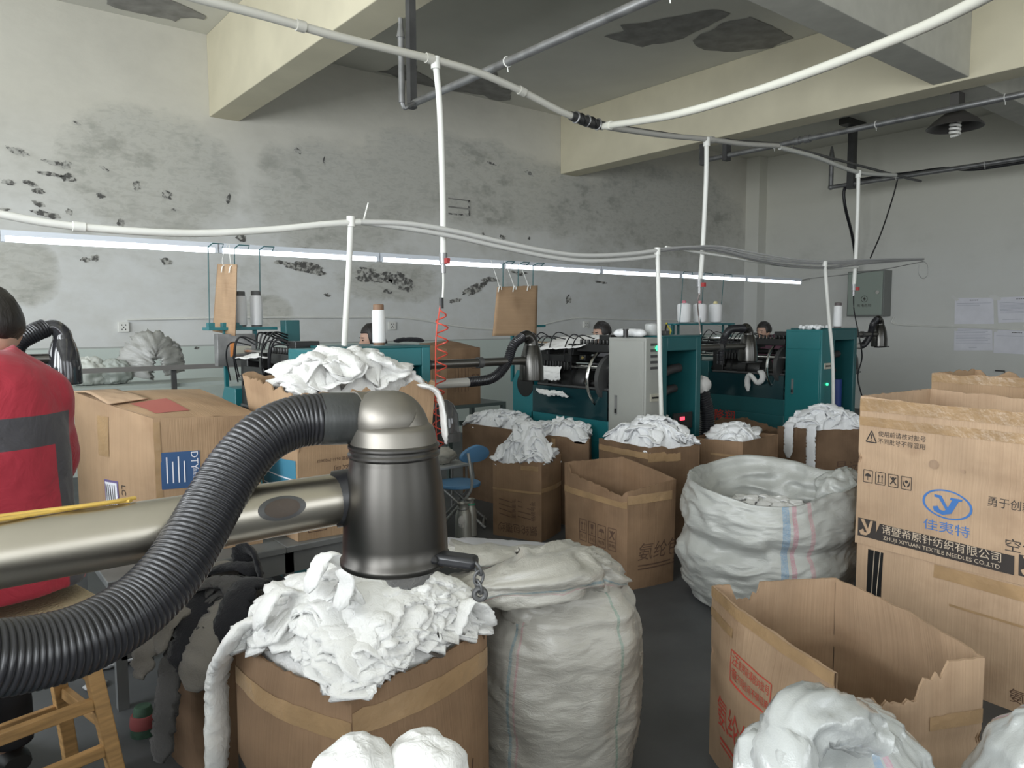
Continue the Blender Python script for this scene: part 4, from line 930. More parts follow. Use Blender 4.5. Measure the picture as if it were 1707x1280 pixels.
for i, (px, capc, lb) in enumerate(((1140, (.55, .18, .22), 'left white yarn cone of three, with a pink tip'), (1166, (.6, .2, .22), 'middle white yarn cone of three, with a pink tip'), (1192, (.62, .55, .28), 'right white yarn cone of three, with a yellow tip'))):
    c = YP(px, 548, 5.06); z0 = 1.48
    t = thing('yarn_cone', lb, 'yarn cone', (c.x, c.y, z0), 0, 'white yarn cones on the last machine')
    k = MB(); k.lathe([(.035, 0), (.062, .012), (.070, .035), (.074, .19), (.066, .205), (.03, .215)], (c.x, c.y, z0), 28); k.build('yarn_body', mat('white_cone_yarn%d' % i, (.80, .80, .80), .55, bump=.2, bscale=50, stretch=(.2, .2, 8)), t)
    k = MB(); k.lathe([(.024, .213), (.020, .24), (.012, .242)], (c.x, c.y, z0), 18); k.build('cone_tip', mat('cone_tip%d' % i, capc, .5), t)
# small shelf carrying the cones
a, b_ = YP(1118, 549, 5.06), YP(1216, 549, 5.06)
t = m3
k = MB(); k.box((a.x, a.y-.07, 1.462), (b_.x, a.y+.07, 1.479)); t = k.build('yarn_stand', TEAL, m3)
for i in range(3):
    xx = lerp(a.x, b_.x, .12+.38*i); k = MB(); k.box((xx-.01, a.y-.01, .6), (xx+.01, a.y+.01, 1.462)); k.build('post', TEALD, t)
    xx = lerp(a.x, b_.x, .08+.34*i); k = MB(); k.tube([V(xx, a.y-.05, 1.47), V(xx+.05, a.y-.05, 2.0)], .004, 6); k.tube([V(xx+.05, a.y-.05, 2.0), V(xx+.06, a.y-.05, 2.02), V(xx+.2, a.y-.05, 2.02), V(xx+.21, a.y-.05, 1.99)], .004, 6); k.build('yarn_guide', TEALD, t)
k = MB(); k.box((a.x, a.y-.03, 0), (a.x+.03, a.y, 1.47)); k.box((b_.x-.03, a.y-.03, 0), (b_.x, a.y, 1.47)); k.build('leg_frame', TEALD, t)
# hanging sheets of cardboard that shield the bobbins
def hang_card(pix, yv, label, seed, ties):
    pts = [YP(x, y, yy) for (x, y), yy in zip(pix, yv)]         # tl, tr, br, bl
    t = thing('cardboard_sheet', label, 'cardboard', (pts[0]+pts[1])/2)
    def s_(u, v): q = pts[3].lerp(pts[2], u).lerp(pts[0].lerp(pts[1], u), v); return q + V(0, -.012*math.sin(PI*u)+.004*nz(u*4, v*4, seed), .004*nz(u*7, seed)*v)
    k = MB(); k.grid(s_, 14, 14, uvf=lambda u, v: (v*.5, u*.4)); k.build('sheet', CARD, t, solid=.006)
    for u, v in ties:
        c = s_(u, v); kk = MB(); kk.tube(cr([c+V(-.02,-.012,-.03), c+V(-.01,-.014,.01), c+V(.012,-.012,.018), c+V(.016,-.01,-.01)], 6), .0045, 6); kk.tube(cr([c+V(0,-.008,0), c+V(0,.02,.06), V(c.x, 5.04, 2.02)], 4), .0025, 5); kk.build('string_tie', PVC, t)
hang_card([(363,440),(395,441),(392,560),(355,552)], [5.25, 4.93, 4.93, 5.25], 'narrow edge-on sheet of cardboard hanging left of the silver bobbins', 3, ((.3, .94), (.7, .94)))
hang_card([(829,478),(896,476),(894,559),(821,560)], [4.93, 4.93, 4.93, 4.95], 'square brown cardboard sheet hanging by white strings over the middle machine', 5, ((.05, .96), (.38, .96), (.74, .97)))
# ------------------------------------------------------------------ cartons
def XZ(X, z): p = _rr*X + _fw*z; return (p.x, p.y)               # floor position from sideways offset and distance ahead
def carton(label, C, mat_=None, mats=(), deco=None, tapes=(), base=None, name='carton', group=None):
    cx, cy = C.c.x, C.c.y
    t = thing(name, label, 'carton', (cx, cy, C.z0), 0, group)
    mb = C.shell()
    if deco: deco(mb)
    mb.build('body', [mat_ or CARD] + list(mats), t, angle=50)
    for tp in tapes:
        tb = MB(); C.tape(tb, *tp); tb.build('packing_tape', TAPE, t, angle=60)
    return t
def zxy(px, py, h): p = ZH(px, py, h); return (p.x, p.y)
def par(n, r, l): return (r[0]+l[0]-n[0], r[1]+l[1]-n[1])
CARD_L = cardboard('light_tan_cardboard', (.455, .320, .212), .15)

# foreground carton, heaped with white knitted tubes
n, r, l = zxy(585,1160,.62), zxy(815,1050,.62), zxy(388,1068,.62)
cF = [n, r, par(n, r, l), l]
F_ = Carton(cF, 0, .62, bulge=[.05,.03,.03,.05], rim=.012, seed=1, nu=34, nv=22, flare=-.02, crease=None, hs=[.615,.63,.62,.62], tears=[(0,.0,.03,.05),(0,.93,1,.04)])
def deco(mb):
    f = F_.face(0); q = F_.len[0]
    for x in (q*.62, q*.68, q*.74): put_line(mb, (x, .10), (x+.02, .30), .006, f, 1)
    put_text(mb, '四川', f, .06, 1, q*.82, .20, .0); put_rect(mb, q*.80, .08, q*.92, .16, .004, f, 1)
    g = F_.face(3); put_fill(mb, .01, .02, F_.len[3]*.8, .30, g, 2, 12, 6)
    for i in range(3): put_line(mb, (.02, .06+.05*i), (F_.len[3]*.75, .10+.05*i), .004, F_.face(3, .0024), 3)
carton('large brown carton heaped with bright white knit under the foreground suction nozzle', F_, CARD2, [INKD, BLACK, INKL], deco, [(0,0,1,.515,.575),(3,0,1,.50,.55),(0,0,.06,.3,.55)])
hF = heap(cF, .60, .19, 11, 120, WHITE, 230, .095, (.16, .42), .030, 'white_knit_heap', .5, 1.0, .012, (.0, .1), drop=.03)
tag(hF, 'heap of bright white knitted tubes in the foreground carton', 'cloth', None, 'stuff')
rag('knit_tube', [ZH(440,1030,.72), ZH(408,1042,.69), ZH(385,1070,.645), V(*XZ(-.835,2.03), .50), V(*XZ(-.83,2.0), .30), V(*XZ(-.845,1.99), .14), V(*XZ(-.84,1.97), .02)], lambda f: .085 if f > .2 else .06+.12*f, WHITE, 'long white knit tube hanging over the left side of the foreground carton', 'cloth', 4, .45, n=14, gath=.24)
# upright curled ends on top of the heap
for i, (px, py, h, dx) in enumerate(((540,948,.86,.02),(775,1025,.70,.02),(590,975,.84,-.05),(455,1010,.76,.05))):
    c = ZH(px, py, h); rag('knit_end', [c+V(-.05,0,-.05), c+V(-.02,0,.0), c+V(dx*.5,.01,.03), c+V(dx+.04,.01,.0), c+V(dx+.07,-.01,-.05)], .07, WHITE,
        ['white curled knit end standing up at the back of the foreground heap', 'white knit end at the right rim of the foreground carton', 'white knit roll just below the nozzle mouth', 'white looped knit end at the left back of the foreground heap'][i], 'cloth', i+20, .28, gath=.34)
# carton at the very front with two white bundles
c0 = [XZ(-.20,.93), XZ(.0,1.06), XZ(-.12,1.30), XZ(-.34,1.18)]
C0 = Carton(c0, 0, .66, seed=14, nu=12, nv=8); carton('brown carton at the lower edge holding two round white bundles', C0, CARD2)
def bundle(c, r, seed, label):
    k = MB(); k.ball(c, r, 40, 28, fn=lambda q, d: q*(1 + .16*nz(d.x*1.6+seed, d.y*1.6, d.z*1.6) + .07*ridge(d.x*2.2+seed, d.y*2.2+q.z, d.z*2.2)*.6 + .025*ridge(d.x*5, d.y*5+seed, d.z*5)*.6))
    tag(k.build('knit_bundle', WHITE, angle=180), label, 'cloth')
bundle(D(592,1292,1.06), (.060, .056, .050), 3, 'left of the two white bundles at the lower edge')
bundle(D(702,1292,1.10), (.068, .060, .060), 8, 'right and larger of the two white bundles at the lower edge')

# open carton with the transport marks (middle)
c4 = [(3.03,2.76), (3.36,2.70), (3.40,3.13), (3.06,3.29)]
C4 = Carton(c4, 0, .57, bulge=[.02,.02,.05,.01], rim=.006, seed=4, hs=[.565,.60,.66,.645], tears=[(3,.08,.97,.05)], crease=None, flare=.03, nu=26, nv=18)
def deco(mb):
    f = C4.face(3); L_ = C4.len[3]
    for i, kd in enumerate(('up', 'glass', 'umbrella', 'cross')):
        x = L_*(.27+.155*i); icon(mb, kd, x, .255, .062, f, 1); put_rect(mb, x, .205, x+.062, .255, .004, f, 1); put_text(mb, ('向上', '小心', '怕湿', '防钩')[i], f, .024, 1, x+.031, .23)
    put_text(mb, '批号', f, .045, 1, L_*.56, .16); put_line(mb, (L_*.66, .145), (L_*.90, .145), .004, f, 1)
    g = C4.face(0); put_text(mb, '氨纶包', g, .105, 1, C4.len[0]*.66, .205, 0, 1, .2)
    put_line(mb, (C4.len[0]*.2, .135), (C4.len[0]*1.0, .135), .008, g, 1); put_line(mb, (C4.len[0]*.2, .115), (C4.len[0]*1.0, .115), .008, g, 1)
carton('empty open carton with printed transport marks in the middle of the aisle', C4, CARD2, [INKD], deco, [(3,.0,1,.47,.51),(0,0,.9,.49,.54)])
# heaped carton to its left
c3 = [(3.27,3.76), (3.56,3.88), (3.42,4.22), (3.13,4.12)]
C3 = Carton(c3, 0, .55, bulge=.02, rim=.012, seed=6, hs=[.55,.56,.57,.54], tears=[(3,.1,.5,.03)], nu=18, nv=14)
def deco(mb):
    f = C3.face(3); L_ = C3.len[3]
    for i in range(4):
        put_line(mb, (L_*.15, .27-.035*i), (L_*.43, .255-.035*i), .006, f, 1); put_line(mb, (L_*.55, .27-.035*i), (L_*.8, .255-.035*i), .006, f, 1)
        put_text(mb, '毛重净重'[i], f, .035, 1, L_*.48, .265-.035*i, PI/2); put_text(mb, '批号规格'[i], f, .035, 1, L_*.85, .26-.035*i, PI/2)
    put_text(mb, '氨纶包覆纱', f, .075, 1, L_*.52, .075, PI, .85)
carton('carton with upside-down printing and the tallest small white cone of knit', C3, CARD2, [INKD], deco, [(3,0,1,.33,.345),(0,0,1,.34,.37),(3,.6,.95,.49,.52)])
tag(heap(c3, .52, .26, 21, 30, WHITE2, 110, .07, (.08, .2), .024, 'white_knit_heap', 1.0, 1.3, .0, drop=.02), 'cone-shaped white knit heap behind the empty printed carton', 'cloth', None, 'stuff')
c1 = [(3.73,4.50), (3.96,4.56), (3.96,5.24), (3.64,5.22)]
C1 = Carton(c1, 0, .64, seed=7, nu=12, nv=10, bulge=.01)
carton('long brown carton with white knit behind the blue folding chair', C1, CARD3)
tag(heap(c1, .62, .13, 31, 24, WHITE2, 100, .065, (.08, .18), .022, 'white_knit_heap', .5, 1.2, .0, drop=.02), 'white knit heap in the long carton before the teal base', 'cloth', None, 'stuff')
c2 = [(3.76,3.80), (3.97,3.99), (3.83,4.40), (3.585,4.27)]
C2 = Carton(c2, 0, .66, seed=8, nu=14, nv=10, bulge=.012, rim=.01, tears=[(3,.7,.96,.05)])
carton('brown carton with a crumpled front flap, squeezed behind the cone-shaped heap', C2, CARD3, tapes=[(3,.4,.46,.5,.64)])
tag(heap(c2, .64, .11, 41, 24, WHITE2, 100, .065, (.08, .18), .022, 'white_knit_heap', .5, 1.2, .0, drop=.02), 'low white knit heap just left of the grey cabinet foot', 'cloth', None, 'stuff')
c5 = [(3.71,3.20), (4.12,3.10), (4.03,3.38), (3.74,3.68)]
C5 = Carton(c5, 0, .68, seed=9, nu=16, nv=12, bulge=.015, rim=.014, hs=[.675,.69,.68,.68], tears=[(0,.3,.9,.03)])
carton('brown carton with a broad white heap in front of the grey cabinet', C5, CARD3, tapes=[(3,0,1,.60,.64),(0,0,.6,.58,.64)])
tag(heap(c5, .66, .17, 51, 34, WHITE2, 120, .075, (.1, .22), .026, 'white_knit_heap', .6, 1.2, .0, drop=.02), 'broad white knit heap in front of the grey cabinet', 'cloth', None, 'stuff')
c6 = [(4.47,3.00), (4.98,3.04), (4.86,3.42), (4.36,3.36)]
C6 = Carton(c6, 0, .66, seed=10, nu=14, nv=10, bulge=.008, rim=.004)
carton('smooth brown carton half filled with knit below the red display', C6, CARD2, tapes=[(3,.4,.9,.55,.565)])
tag(heap(c6, .58, .15, 61, 20, WHITE2, 90, .07, (.1, .2), .024, 'white_knit_heap', .6, 1.2, .06, drop=.04), 'loose bluish-white knit heap lying inside the smooth carton', 'cloth', None, 'stuff')
c8 = [(5.25,3.72), (5.95,3.62), (6.02,4.02), (5.42,4.10)]
C8 = Carton(c8, 0, .66, seed=12, nu=16, nv=12, bulge=.01, rim=.03, hs=[.52,.54,.60,.62])
carton('ragged open carton under the red characters of the farthest machine', C8, CARD3)
k = MB(); k.ball((5.62, 3.65, .56), (.07, .05, .035), 16, 10, fn=lambda q, d: q*(1+.3*nz(d.x*3, d.y*3, d.z*3))); tag(k.build('knit_scrap', WHITE), 'small white knit scrap on the rim of the ragged open carton', 'cloth')
c7 = [(5.66,3.12), (6.04,2.86), (6.12,3.22), (5.62,3.44)]
C7 = Carton(c7, 0, .62, seed=13, nu=16, nv=12, bulge=.012, rim=.008)
def deco(mb):
    f = C7.face(0); put_text(mb, '昌运', f, .12, 1, C7.len[0]*.6, .30); put_text(mb, '2', C7.face(3), .07, 1, C7.len[3]*.85, .30); put_rect(mb, C7.len[3]*.78, .26, C7.len[3]*.93, .345, .005, C7.face(3), 1)
carton('brown carton with two white strips hanging over its left side', C7, CARD3, [INKD], deco)
tag(heap(c7, .60, .17, 71, 28, WHITE2, 110, .08, (.12, .26), .028, 'white_knit_heap', .6, 1.1, .0, (.1, .1), drop=.02), 'white knit heap in front of the farthest teal machine', 'cloth', None, 'stuff')
p0 = V(5.60, 3.16, 0)
for i, (pxa, lb, h0) in enumerate(((1302, 'shorter white strip hanging over the left side of the far carton', .43), (1322, 'longer white strip hanging over the left side of the far carton', .30))):
    a = YP(pxa, 704, 3.10 if i else 3.2)
    d_ = (V(*c7[0], 0)-V(*c7[3], 0)).normalized(); out = V(d_.y, -d_.x, 0)
    base = V(*c7[3], 0).lerp(V(*c7[0], 0), .35 if i == 0 else .93) + out*.035
    rag('knit_strip', [base + V(.12, 0, .62) + out*-.1, base + V(.02, 0, .655), base + V(0, 0, .58), base + V(0, 0, .45), base + V(.0, 0, h0-.06)], .075, WHITE2, lb, 'cloth', 80+i, .25, n=8)

# stack on the right: printed carton on another carton, a third stack behind
P0 = XZ(1.55, 3.30); dd = (XZ(1.55+.56, 3.30-.83)[0]-P0[0], XZ(1.55+.56, 3.30-.83)[1]-P0[1]); dl = math.hypot(*dd); dd = (dd[0]/dl, dd[1]/dl); nn = (-dd[1], dd[0])
if nn[0]*_fw.x + nn[1]*_fw.y < 0: nn = (-nn[0], -nn[1])
def rect(o, a, d, ln, dp): return [(o[0], o[1]), (o[0]+a[0]*ln, o[1]+a[1]*ln), (o[0]+a[0]*ln+d[0]*dp, o[1]+a[1]*ln+d[1]*dp), (o[0]+d[0]*dp, o[1]+d[1]*dp)]
P1 = (P0[0]+.01*nn[0], P0[1]+.01*nn[1])
R2 = Carton(rect(P1, dd, nn, .98, .58), 0, .50, seed=16, nu=26, nv=14, bulge=[.018,.01,.01,.01], closed=True, top_dome=.0)
def deco(mb):
    f = R2.face(0); put_fill(mb, .055, .20, .125, .485, f, 1, 3, 6); g = R2.face(0, .0026); put_line(mb, (.08, .20), (.085, .485), .003, g, 2); put_line(mb, (.10, .20), (.112, .485), .003, g, 2)
    put_text(mb, '氨纶', f, .06, 3, .70, .06)
carton('closed carton with a black printed bar, lower one of the right-hand stack', R2, CARD_L, [BLACK, INKL, INKD], deco, [(0,.35,1,.44,.495),(0,.42,1,.34,.35),(3,.6,1,.44,.495)])
P2 = (P0[0]-.005*dd[0], P0[1]-.005*dd[1])
R1 = Carton(rect(P2, dd, nn, .98, .60), .502, .665, bulge=[.014,.01,.012,.01], rim=.008, seed=15, nu=40, nv=24, crease=.585, hs=[.665,.625,.63,.665], flare=-.006)
def deco(mb):
    f = R1.face(0); g = R1.face(0, .0030); q = 1.0
    # warning sign and two lines of print
    put_line(mb, (.035,.465), (.085,.465), .005, f, 1); put_line(mb, (.035,.465), (.060,.515), .005, f, 1); put_line(mb, (.085,.465), (.060,.515), .005, f, 1)
    put_line(mb, (.060,.500), (.060,.480), .005, f, 1); put_line(mb, (.060,.476), (.060,.472), .005, f, 1)
    put_text(mb, '使用前请核对批号', f, .026, 1, .195, .506); put_text(mb, '不同批号不得混用', f, .026, 1, .195, .474)
    for i, kd in enumerate(('umbrella', 'up', 'cross', 'hands')): icon(mb, kd, .03+.058*i, .285, .043, f, 1)
    # oval emblem with the letters
    put_disc(mb, .395, .255, .098, .060, f, 3, -.05, 44, .90)
    pts = [(-.050,.034),(-.022,.034),(.004,-.012),(.020,.022),(.012,.022),(.014,.032),(.060,.032),(.057,.022),(.046,.022),(.018,-.034),(-.016,-.046),(-.050,-.036),(-.056,-.018),(-.036,-.012),(-.028,-.026),(-.010,-.028),(-.004,-.022),(-.032,.022),(-.050,.024)]
    mb.add([f(.395+x, .255+y) for x, y in pts], [(0,1,17,18),(1,2,16,17),(2,3,9,16),(3,4,5,6),(3,6,7,8),(3,8,9),(9,10,15,16),(10,11,14,15),(11,12,13,14)], 3)
    put_text(mb, '佳夷特', f, .050, 3, .395, .155, 0, 1.25)
    put_text(mb, '勇于创新', f, .042, 1, .622, .298, 0, .95); put_text(mb, '精益求精', f, .042, 1, .80, .298, 0, .95)
    put_text(mb, '空气包覆纱', f, .055, 1, .76, .142, 0, 1.1)
    # dark band with the company name
    vs = [(.10,.118),(.128,.118+.0),(.64,.106),(.62,.030),(.085,.040)]
    k2 = 16; mb.grid(lambda u, v: f(lerp(.085+.03*v, .645, u), lerp(.036, .112, v)-.004*u), k2, 3, 1)
    put_text(mb, '诸暨希原针纺织有限公司', g, .043, 2, .365, .087, -.006, 1.02); put_text(mb, 'ZHUJI XIYUAN TEXTILE NEEDLES CO.,LTD', g, .024, 2, .365, .052, -.006, 1.03)
    for x0 in (.012, .66):
        mb.grid(lambda u, v: f(lerp(x0, x0+.085, u), lerp(.036, .118, v)), 4, 3, 1)
        pts = [(.012,.095),(.03,.095),(.048,.05),(.058,.095),(.07,.095),(.058,.03),(.04,.012),(.016,.012),(.008,.03),(.026,.045),(.032,.028),(.044,.028),(.04,.04)]
        mb.add([g(x0+x, .034+y*.85) for x, y in pts], [(0,1,2,12),(2,3,4,5),(2,5,6,11),(12,2,11),(6,7,10,11),(7,8,9,10)], 4)
    # round water stain
    put_disc(mb, .335, .410, .021, .019, R1.face(0, .0012), 5, 0, 20); put_disc(mb, .45, .40, .010, .008, R1.face(0, .0012), 5, 0, 12)
carton('big open printed carton with the blue oval emblem, on top of the right-hand stack', R1, CARD_L, [INK, INKL, INKB, CARD_L, cardboard('damp_cardboard', (.36, .25, .17), .2)], deco, [(0,0,1,.60,.655),(0,0,1,.535,.575),(3,.7,1,.56,.63)])
p3 = XZ(2.38, 4.22)
R4 = Carton(rect(p3, dd, nn, .9, .5), 0, .60, seed=17, closed=True, nu=8, nv=6); carton('lower closed carton of the rear stack by the right wall', R4, CARD)
R3 = Carton(rect(p3, dd, nn, .9, .5), .602, .60, seed=18, nu=24, nv=12, rim=.012, bulge=.008, tears=[(2,.55,.75,.06),(2,.82,.95,.05)])
carton('open carton with a torn rear rim, topmost of the rear stack by the right wall', R3, CARD, (), None, [(0,0,1,.55,.595)])

# big open carton at the lower right
A = zxy(1187,976,.60); Cc = zxy(1642,1096,.60); Dd = zxy(1394,963,.60); Bb = zxy(1392,1122,.60)
FC = Carton([Bb, Cc, Dd, A], 0, .60, bulge=[.01,.065,.03,.05], rim=.006, crease=.62, seed=20, nu=36, nv=24, hs=[.60,.60,.60,.60], tears=[(0,-.05,.07,.05),(0,.02,.56,.13),(0,.54,.74,.05),(2,.62,.85,.065)], th=.008)
def deco(mb):
    f = FC.face(3); L_ = FC.len[3]
    put_rect(mb, L_*.30, .365, L_*.66, .465, .004, f, 1)
    put_text(mb, '注', f, .045, 1, L_*.345, .440); put_text(mb, '意', f, .045, 1, L_*.345, .390)
    put_text(mb, '使用前请核对批号', f, .031, 1, L_*.515, .438, 0, .72); put_text(mb, '不同批号不得混用', f, .031, 1, L_*.515, .393, 0, .72)
    put_text(mb, '氨纶包覆纱', f, .115, 1, L_*.50, .215, 0, .8); put_line(mb, (L_*.18, .130), (L_*.85, .130), .010, f, 1); put_line(mb, (L_*.18, .110), (L_*.85, .110), .007, f, 1)
    put_text(mb, '不同批号', f, .06, 2, L_*.45, .04, 0, .9)
    for k_ in (1, 2): mb.grid(lambda u, v: FC.S(2, .0 + (.012*u if k_ == 2 else 0), .03+.95*v, -.0095) if k_ == 2 else FC.S(1, 1-.012*u, .03+.95*v, -.0095), 2, 14, 3)
carton('big empty open carton with red print and torn near side at the lower right', FC, cardboard('tan_open_cardboard', (.40, .277, .18),   .22), [INKR, INK, mat('dark_seam', (.075, .048, .03), .8)], deco, [(3,.0,1,.565,.60),(3,.0,.3,.50,.53),(0,.62,1,.42,.46)])
# flap torn inward at the near right side
t0 = bpy.data.objects['carton'] if False else None

# bench on the left with two cartons
t = thing('steel_bench', 'low grey steel bench carrying the two cartons on the left', 'bench', (1.0, 3.4, 0))
BEN = mat('grey_bench_paint', (.15, .155, .155), .5, var=.2)
k = MB(); k.box((.52, 3.10, .495), (1.22, 4.02, .525)); k.box((1.22, 3.10, .495), (1.98, 3.48, .525)); k.build('bench_top', BEN, t, bevel=.004)
for x, y in ((.56,3.14),(1.24,3.14),(1.93,3.14),(.56,3.97),(1.18,3.97)):
    k = MB(); k.box((x-.02, y-.02, 0), (x+.02, y+.02, .495)); k.build('leg', BEN, t)
k = MB(); k.box((.56, 3.12, .20), (1.95, 3.15, .24)); k.box((.56, 3.12, .40), (1.95, 3.135, .495)); k.build('rail', BEN, t)
cA = [(.75,3.30), (1.16,3.22), (1.06,3.72), (.55,3.86)]
CA = Carton(cA, .526, .585, bulge=[.012,.01,.01,.02], seed=22, nu=24, nv=16, closed=True, top_dome=.03, hs=[.585,.575,.66,.67])
def deco(mb):
    f = CA.face(0); g = CA.face(0, .003)
    put_fill(mb, .022, .285, .172, .44, f, 1)
    put_text(mb, 'DTY', g, .040, 2, .150, .40, -PI/2); put_text(mb, '涤纶低弹丝', g, .018, 2, .150, .325, -PI/2)
    for i in range(4): put_line(mb, (.045+.022*i, .31), (.045+.022*i, .42-.02*(i % 2)), .005, g, 2)
    h = CA.face(3); L_ = CA.len[3]
    put_fill(mb, L_*.42, .16, L_*.60, .30, CA.face(3), 3); put_fill(mb, L_*.435, .17, L_*.585, .29, CA.face(3, .003), 4)
    for i in range(5): put_line(mb, (L_*(.45+.026*i), .18), (L_*(.45+.026*i), .28), .005, CA.face(3, .0042), 5)
    put_text(mb, 'LC', h, .04, 5, L_*.66, .265, -PI/2)
    # red stamp and light seam on the domed top
    tf = lambda x, y: CA.top(x, y) + V(0, 0, .0025)
    mb.grid(lambda u, v: tf(lerp(.12, .42, u), lerp(.12, .42, v)), 5, 5, 6)
    mb.grid(lambda u, v: tf(lerp(.0, .012, u), lerp(.0, 1, v)), 1, 10, 7)
carton('battered closed carton with a blue label, beside the person in red', CA, CARD, [NAVYL, PAPER, mat('purple_label_edge', (.16, .12, .26), .6), PAPER, INK, mat('faded_red_stamp', (.34, .10, .08), .7), CARD_L], deco, [(3,.35,.5,.40,.575),(0,.0,.06,.1,.57)])
k = MB(); tf = lambda u, v: CA.top(u, v)
k.grid(lambda u, v: CA.top(lerp(-.0, .28, u), lerp(.45, .95, v)) + V(-.02*(1-u), -.01, .008+.02*(1-u)*math.sin(PI*v)), 8, 12); tag(k.build('torn_flap', CARD_L, solid=.005), 'loose torn cardboard flap on top of the battered closed carton', 'cardboard')
c6b = [(1.29,3.14), (1.95,3.12), (1.94,3.46), (1.28,3.44)]
L6 = Carton(c6b, .526, .70, bulge=[.012,.01,.01,.012], seed=24, nu=30, nv=20, crease=.65, flare=.0, rim=.03, hs=[.66,.68,.68,.74], tears=[(0,.0,.03,.2),(0,.28,.36,.06),(0,.50,.72,.06),(3,.93,1,.2)], topc=[(1.28,3.08), (2.0,3.10), (1.98,3.47), (1.18,3.47)])
def deco(mb):
    f = L6.face(0); L_ = L6.len[0]
    put_text(mb, '有限公司', f, .040, 1, L_*.36, .315, PI); put_text(mb, '25000 诸暨 0631-7923607', f, .019, 1, L_*.28, .36, PI)
    put_rect(mb, L_*.07, .035, L_*.20, .115, .004, f, 1); put_text(mb, 'S', f, .075, 2, L_*.135, .075, PI)
    g = L6.face(3); q = L6.len[3]; put_fill(mb, q*.1, .13, q*.97, .37, g, 2, 8, 5)
    for z in (.22, .28): put_line(mb, (q*.1, z+.02), (q*.97, z), .006, L6.face(3, .003), 3)
carton('carton with raised flaps and white cloth spilling out in front of the near machine', L6, CARD, [INKD, mat('teal_print', (.05, .22, .33), .6), PAPER], deco, [(0,0,1,.435,.47),(3,0,1,.44,.47)])
tag(heap([(1.34,3.15), (1.93,3.14), (1.92,3.45), (1.30,3.44)], 1.18, .17, 81, 22, WHITE, 130, .13, (.2, .36), .036, 'white_cloth_heap', .55, .8, .0, (.2, .1), drop=.05), 'white cloth heap spilling from the flapped carton on the bench', 'cloth', None, 'stuff')
rag('cloth_end', [V(1.9,3.12,1.2), V(1.985,3.08,1.17), V(2.02,3.07,1.08), V(2.03,3.07,.98), V(2.04,3.07,.9)], .10, WHITE, 'white cloth end hanging off the right flap of the carton on the bench', 'cloth', 44, .25)
# teal crate-like bag behind the bench leg
k = MB(); k.ball((1.75, 3.30, .24), (.2, .08, .22), 22, 16, fn=lambda q, d: V(max(-.17, min(.17, q.x*1.25)), max(-.06, min(.06, q.y*1.3)), max(-.23, min(.22, q.z*1.2)))*(1+.08*ridge(d.x*3, d.y*3, d.z*3)))
tag(k.build('teal_bag', mat('teal_plastic_bag', (.01, .11, .14), .3), origin=V(1.75, 3.3, .01)), 'crumpled teal plastic bag under the steel bench', 'bag')

# dark carton stuffed with rags, in the shade left of the foreground carton
ctr = XZ(-1.0, 2.50); e1 = V(*dd, 0); 
cR = [XZ(-.96,2.30), XZ(-.80,2.50), XZ(-.98,2.72), XZ(-1.19,2.48)]
CR = Carton(cR, 0, .44, seed=26, nu=18, nv=14, bulge=.02, rim=.02, tears=[(3,.1,.5,.06)]); carton('shaded brown carton stuffed with dark rags beside the wooden stool', CR, CARD3)
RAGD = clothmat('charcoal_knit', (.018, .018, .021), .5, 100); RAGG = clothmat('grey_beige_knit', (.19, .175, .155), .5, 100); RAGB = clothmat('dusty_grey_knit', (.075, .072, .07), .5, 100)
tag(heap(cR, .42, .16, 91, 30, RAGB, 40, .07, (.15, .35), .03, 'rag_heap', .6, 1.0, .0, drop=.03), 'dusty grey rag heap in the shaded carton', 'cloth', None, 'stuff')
cc = V(*XZ(-1.0, 2.50), 0)
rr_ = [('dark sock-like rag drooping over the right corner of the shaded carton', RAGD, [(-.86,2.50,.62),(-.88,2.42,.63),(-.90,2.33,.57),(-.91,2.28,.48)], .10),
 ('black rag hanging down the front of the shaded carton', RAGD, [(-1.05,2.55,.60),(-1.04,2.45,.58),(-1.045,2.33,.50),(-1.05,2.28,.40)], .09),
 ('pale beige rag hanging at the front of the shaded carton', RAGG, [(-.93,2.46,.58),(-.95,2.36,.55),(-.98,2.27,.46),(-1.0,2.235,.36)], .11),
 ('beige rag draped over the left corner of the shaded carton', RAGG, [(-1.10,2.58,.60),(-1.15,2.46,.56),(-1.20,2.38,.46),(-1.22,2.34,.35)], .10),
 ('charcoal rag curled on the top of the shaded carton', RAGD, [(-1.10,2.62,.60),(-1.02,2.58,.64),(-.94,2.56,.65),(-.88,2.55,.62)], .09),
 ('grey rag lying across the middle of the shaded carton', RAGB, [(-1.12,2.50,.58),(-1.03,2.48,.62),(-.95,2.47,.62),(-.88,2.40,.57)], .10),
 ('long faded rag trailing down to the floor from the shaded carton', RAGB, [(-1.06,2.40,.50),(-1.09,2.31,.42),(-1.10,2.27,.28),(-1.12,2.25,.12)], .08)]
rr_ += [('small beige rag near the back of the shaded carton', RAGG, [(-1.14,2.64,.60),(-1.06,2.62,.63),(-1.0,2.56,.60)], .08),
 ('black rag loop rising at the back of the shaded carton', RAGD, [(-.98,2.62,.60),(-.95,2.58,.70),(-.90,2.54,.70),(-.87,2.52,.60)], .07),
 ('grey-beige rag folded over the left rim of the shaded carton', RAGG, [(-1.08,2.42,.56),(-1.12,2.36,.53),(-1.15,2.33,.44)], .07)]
for i, (lb, m_, pts, wd) in enumerate(rr_): rag('rag', [V(*XZ(a, b_), h) for a, b_, h in pts], wd, m_, lb, 'rag', 100+i, .26, n=10, gath=.34)
